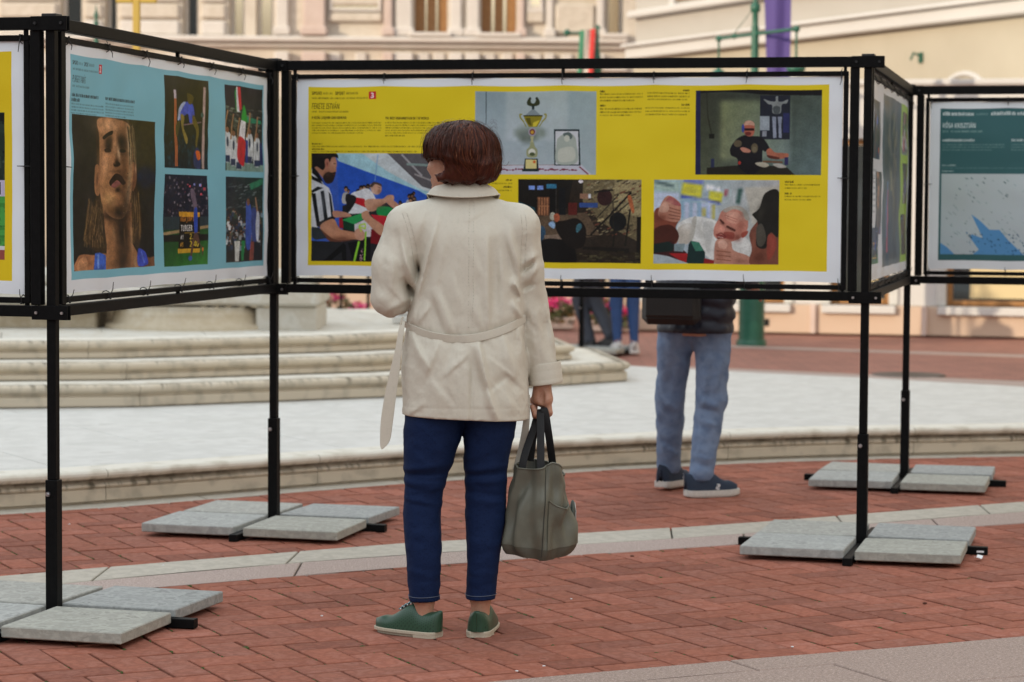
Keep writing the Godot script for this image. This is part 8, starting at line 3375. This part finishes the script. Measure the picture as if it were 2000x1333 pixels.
func passers_by() -> void:
	var navy := flat(lin(0.008, 0.010, 0.022), 0.5)
	var navy_shoe := rough_mat(noise_tex(90, 0.06, [lin(0.012, 0.022, 0.045), lin(0.024, 0.042, 0.075)], 256, 3), 0.1, 0.8, null, 0.0, false)
	var white := rough_mat(noise_tex(91, 0.05, [lin(0.52, 0.50, 0.46), lin(0.66, 0.64, 0.60)], 256, 3), 0.2, 0.75, null, 0.0, false)
	# man behind the yellow banner: legs and jacket hem show below it
	var turn := deg_to_rad(-38)
	var inv := Basis(Vector3.UP, -turn)
	var j := func(x: float, y: float, z: float) -> Vector3: return inv * Vector3(x, y, z)
	var man := figure("person in light blue jeans and navy padded jacket, half hidden behind the yellow banner", Vector3(0.86, 0, -11.42), turn, {
		"cell": 0.011, "hip": 0.83, "shoulder": 1.42, "hem": 0.765, "arms_bent": true, "wide": 1.0, "taper": 0.93, "crease": 0.8, "seed": 71, "quilt": 0.016,
		"left": [j.call(-0.075, 0.80, -0.03), j.call(-0.105, 0.455, -0.12), j.call(-0.105, 0.12, -0.20), j.call(-0.02, 0.045, -0.33)],
		"right": [j.call(0.075, 0.80, 0.02), j.call(0.075, 0.455, 0.04), j.call(0.025, 0.11, 0.10), j.call(0.135, 0.035, 0.06)],
		"folds": [[0.06, 0.68, 0.03, 0.40, 0.018, 0.012], [0.0, 0.70, -0.01, 0.42, 0.016, -0.014], [-0.13, 0.70, -0.04, 0.60, 0.02, 0.010], [-0.10, 0.62, -0.12, 0.48, 0.016, -0.010], [0.03, 0.46, 0.10, 0.43, 0.012, 0.010], [0.02, 0.42, 0.10, 0.40, 0.010, -0.008], [0.03, 0.36, 0.10, 0.34, 0.010, 0.007], [0.00, 0.20, 0.07, 0.18, 0.010, 0.008], [0.00, 0.16, 0.07, 0.15, 0.008, -0.007], [0.13, 0.66, 0.09, 0.50, 0.014, 0.008], [-0.15, 0.44, -0.08, 0.40, 0.012, 0.008], [-0.14, 0.22, -0.07, 0.18, 0.010, 0.008]],
		"trouser_mat": M.denim_light, "jacket_mat": navy, "hair": lin(0.08, 0.07, 0.06), "shoe_mat": navy_shoe, "sole_mat": white, "lace_mat": navy, "emblem": true, "foot": 0.262})
	# his shoulder bag
	var bag := thing("shoulder_bag", "black shoulder bag hanging at the side of the person in light jeans", "bag", Vector3(0.735, 0.905, -11.22), deg_to_rad(-14))
	var bb := MB.new()
	bb.box(Vector3(0, 0, 0), Vector3(0.27, 0.19, 0.10), 0.028)
	piece("case", bb.mesh(), flat(lin(0.007, 0.007, 0.007), 0.5), bag)
	var fl := MB.new()
	fl.box(Vector3(0, -0.005, 0.054), Vector3(0.235, 0.11, 0.02), 0.009)
	piece("front_pocket", fl.mesh(), flat(lin(0.009, 0.009, 0.009), 0.45), bag)
	var stp := MB.new()
	stp.strap(spline([Vector3(-0.11, 0.09, 0), Vector3(-0.05, 0.3, 0.02), Vector3(0.10, 0.52, -0.02)], 5), [Vector3(0.018, 0.0, 0.0)], 0.003)
	piece("strap", stp.mesh(), M.webbing, bag)
	# two walkers far behind
	var id := func(x: float, y: float, z: float) -> Vector3: return Vector3(x, y, z)
	figure("distant pedestrian in dark grey trousers, in mid step beside a display post", Vector3(0.735, 0, -22.75), deg_to_rad(35), {
		"cell": 0.017, "hip": 0.86, "shoulder": 1.42, "hem": 0.78, "arms_bent": false, "wide": 1.0, "taper": 0.95, "crease": 0.8, "seed": 72, "quilt": 0.0,
		"left": [Vector3(-0.07, 0.82, 0), Vector3(-0.06, 0.47, -0.10), Vector3(-0.03, 0.11, 0.03), Vector3(-0.03, 0.035, -0.10)],
		"right": [Vector3(0.07, 0.82, 0), Vector3(0.07, 0.47, -0.03), Vector3(0.05, 0.17, 0.24), Vector3(0.05, 0.06, 0.13)],
		"trouser_mat": flat(lin(0.045, 0.05, 0.065), 0.8), "jacket_mat": flat(lin(0.02, 0.02, 0.026), 0.7), "hair": lin(0.03, 0.02, 0.015), "shoe_mat": flat(lin(0.02, 0.018, 0.018), 0.6), "sole_mat": flat(lin(0.02, 0.02, 0.02), 0.8), "lace_mat": M.webbing})
	figure("distant pedestrian in slim blue jeans and white sneakers walking away", Vector3(1.045, 0, -22.4), deg_to_rad(4), {
		"cell": 0.017, "hip": 0.85, "shoulder": 1.38, "hem": 0.83, "arms_bent": false, "wide": 0.86, "taper": 0.75, "crease": 0.4, "seed": 73, "quilt": 0.0,
		"left": [Vector3(-0.075, 0.80, 0), Vector3(-0.085, 0.46, -0.03), Vector3(-0.075, 0.11, 0.03), Vector3(-0.10, 0.035, -0.10)],
		"right": [Vector3(0.07, 0.80, 0), Vector3(0.07, 0.46, -0.02), Vector3(0.075, 0.10, 0.05), Vector3(0.08, 0.035, -0.08)],
		"trouser_mat": flat(lin(0.020, 0.055, 0.16), 0.8), "jacket_mat": flat(lin(0.012, 0.014, 0.022), 0.7), "hair": lin(0.04, 0.025, 0.015), "shoe_mat": flat(lin(0.55, 0.52, 0.50), 0.7), "sole_mat": white, "lace_mat": M.white_paper, "foot": 0.25})

# ---------------------------------------------------------------- small things on the paving
func litter() -> void:
	var tagp := piece("paper_tag", paper_mesh(), M.white_paper)
	tagp.position = Vector3(1.80, 0.012, -9.31)
	tagp.rotation_degrees = Vector3(20, 65, 8)
	tag(tagp, "small white paper tag on the bricks beside the right display post's slabs", "paper tag")
	var s := MB.new()
	s.box(Vector3.ZERO, Vector3(0.028, 0.0075, 0.001), 0.0)
	var st := piece("white_sticker", s.mesh(), M.white_paper)
	st.position = Vector3(1.392 + 0.966 * 0.465, 0.014, -9.60 + 0.257 * 0.465) + Vector3(-0.257, 0, 0.966) * 0.0188
	st.rotation.y = deg_to_rad(-14.9)
	tag(st, "white sticker on the end of the foot of the right display post", "sticker")
	var r := RandomNumberGenerator.new()
	r.seed = 44
	var bits := [[-1.30, -9.05, "by the left end of the pale stone band"], [-0.62, -7.95, "on the bricks left of the woman"], [0.21, -8.33, "on the bricks right of the bag"], [0.87, -7.44, "near the granite paving at lower right"], [0.02, -7.02, "on the bricks at the bottom centre"], [0.10, -7.10, "in a brick joint at the bottom centre"], [-1.86, -10.2, "near the fountain edge at left"]]
	for b in bits:
		var m := MB.new()
		m.ball(Vector3.ZERO, Vector3(r.randf_range(0.004, 0.007), 0.0025, r.randf_range(0.003, 0.005)), 7)
		var o := piece("paper_scrap", m.mesh(), M.white_paper)
		o.position = Vector3(b[0], 0.002, b[1])
		tag(o, "tiny pale scrap " + b[2], "litter", "scraps on the paving")
	for b in [[0.47, -9.36, "right of the bag, below the granite band"], [1.42, -8.28, "in front of the right display post"], [2.2, -10.05, "behind the right display post's slabs"]]:
		var m := MB.new()
		m.ball(Vector3.ZERO, Vector3(0.009, 0.004, 0.006), 7)
		var o := piece("dry_leaf", m.mesh(), flat(lin(0.10, 0.035, 0.02), 0.9))
		o.position = Vector3(b[0], 0.003, b[1])
		tag(o, "small curled brown leaf on the bricks " + b[2], "leaf", "leaves on the paving")

func paper_mesh() -> ArrayMesh:
	var b := MB.new()
	b.strap(spline([Vector3(-0.035, 0.012, 0), Vector3(0.0, 0.0, 0.002), Vector3(0.03, 0.002, -0.002)], 4), [Vector3(0, 0.002, 0.011)], 0.0008)
	return b.mesh()
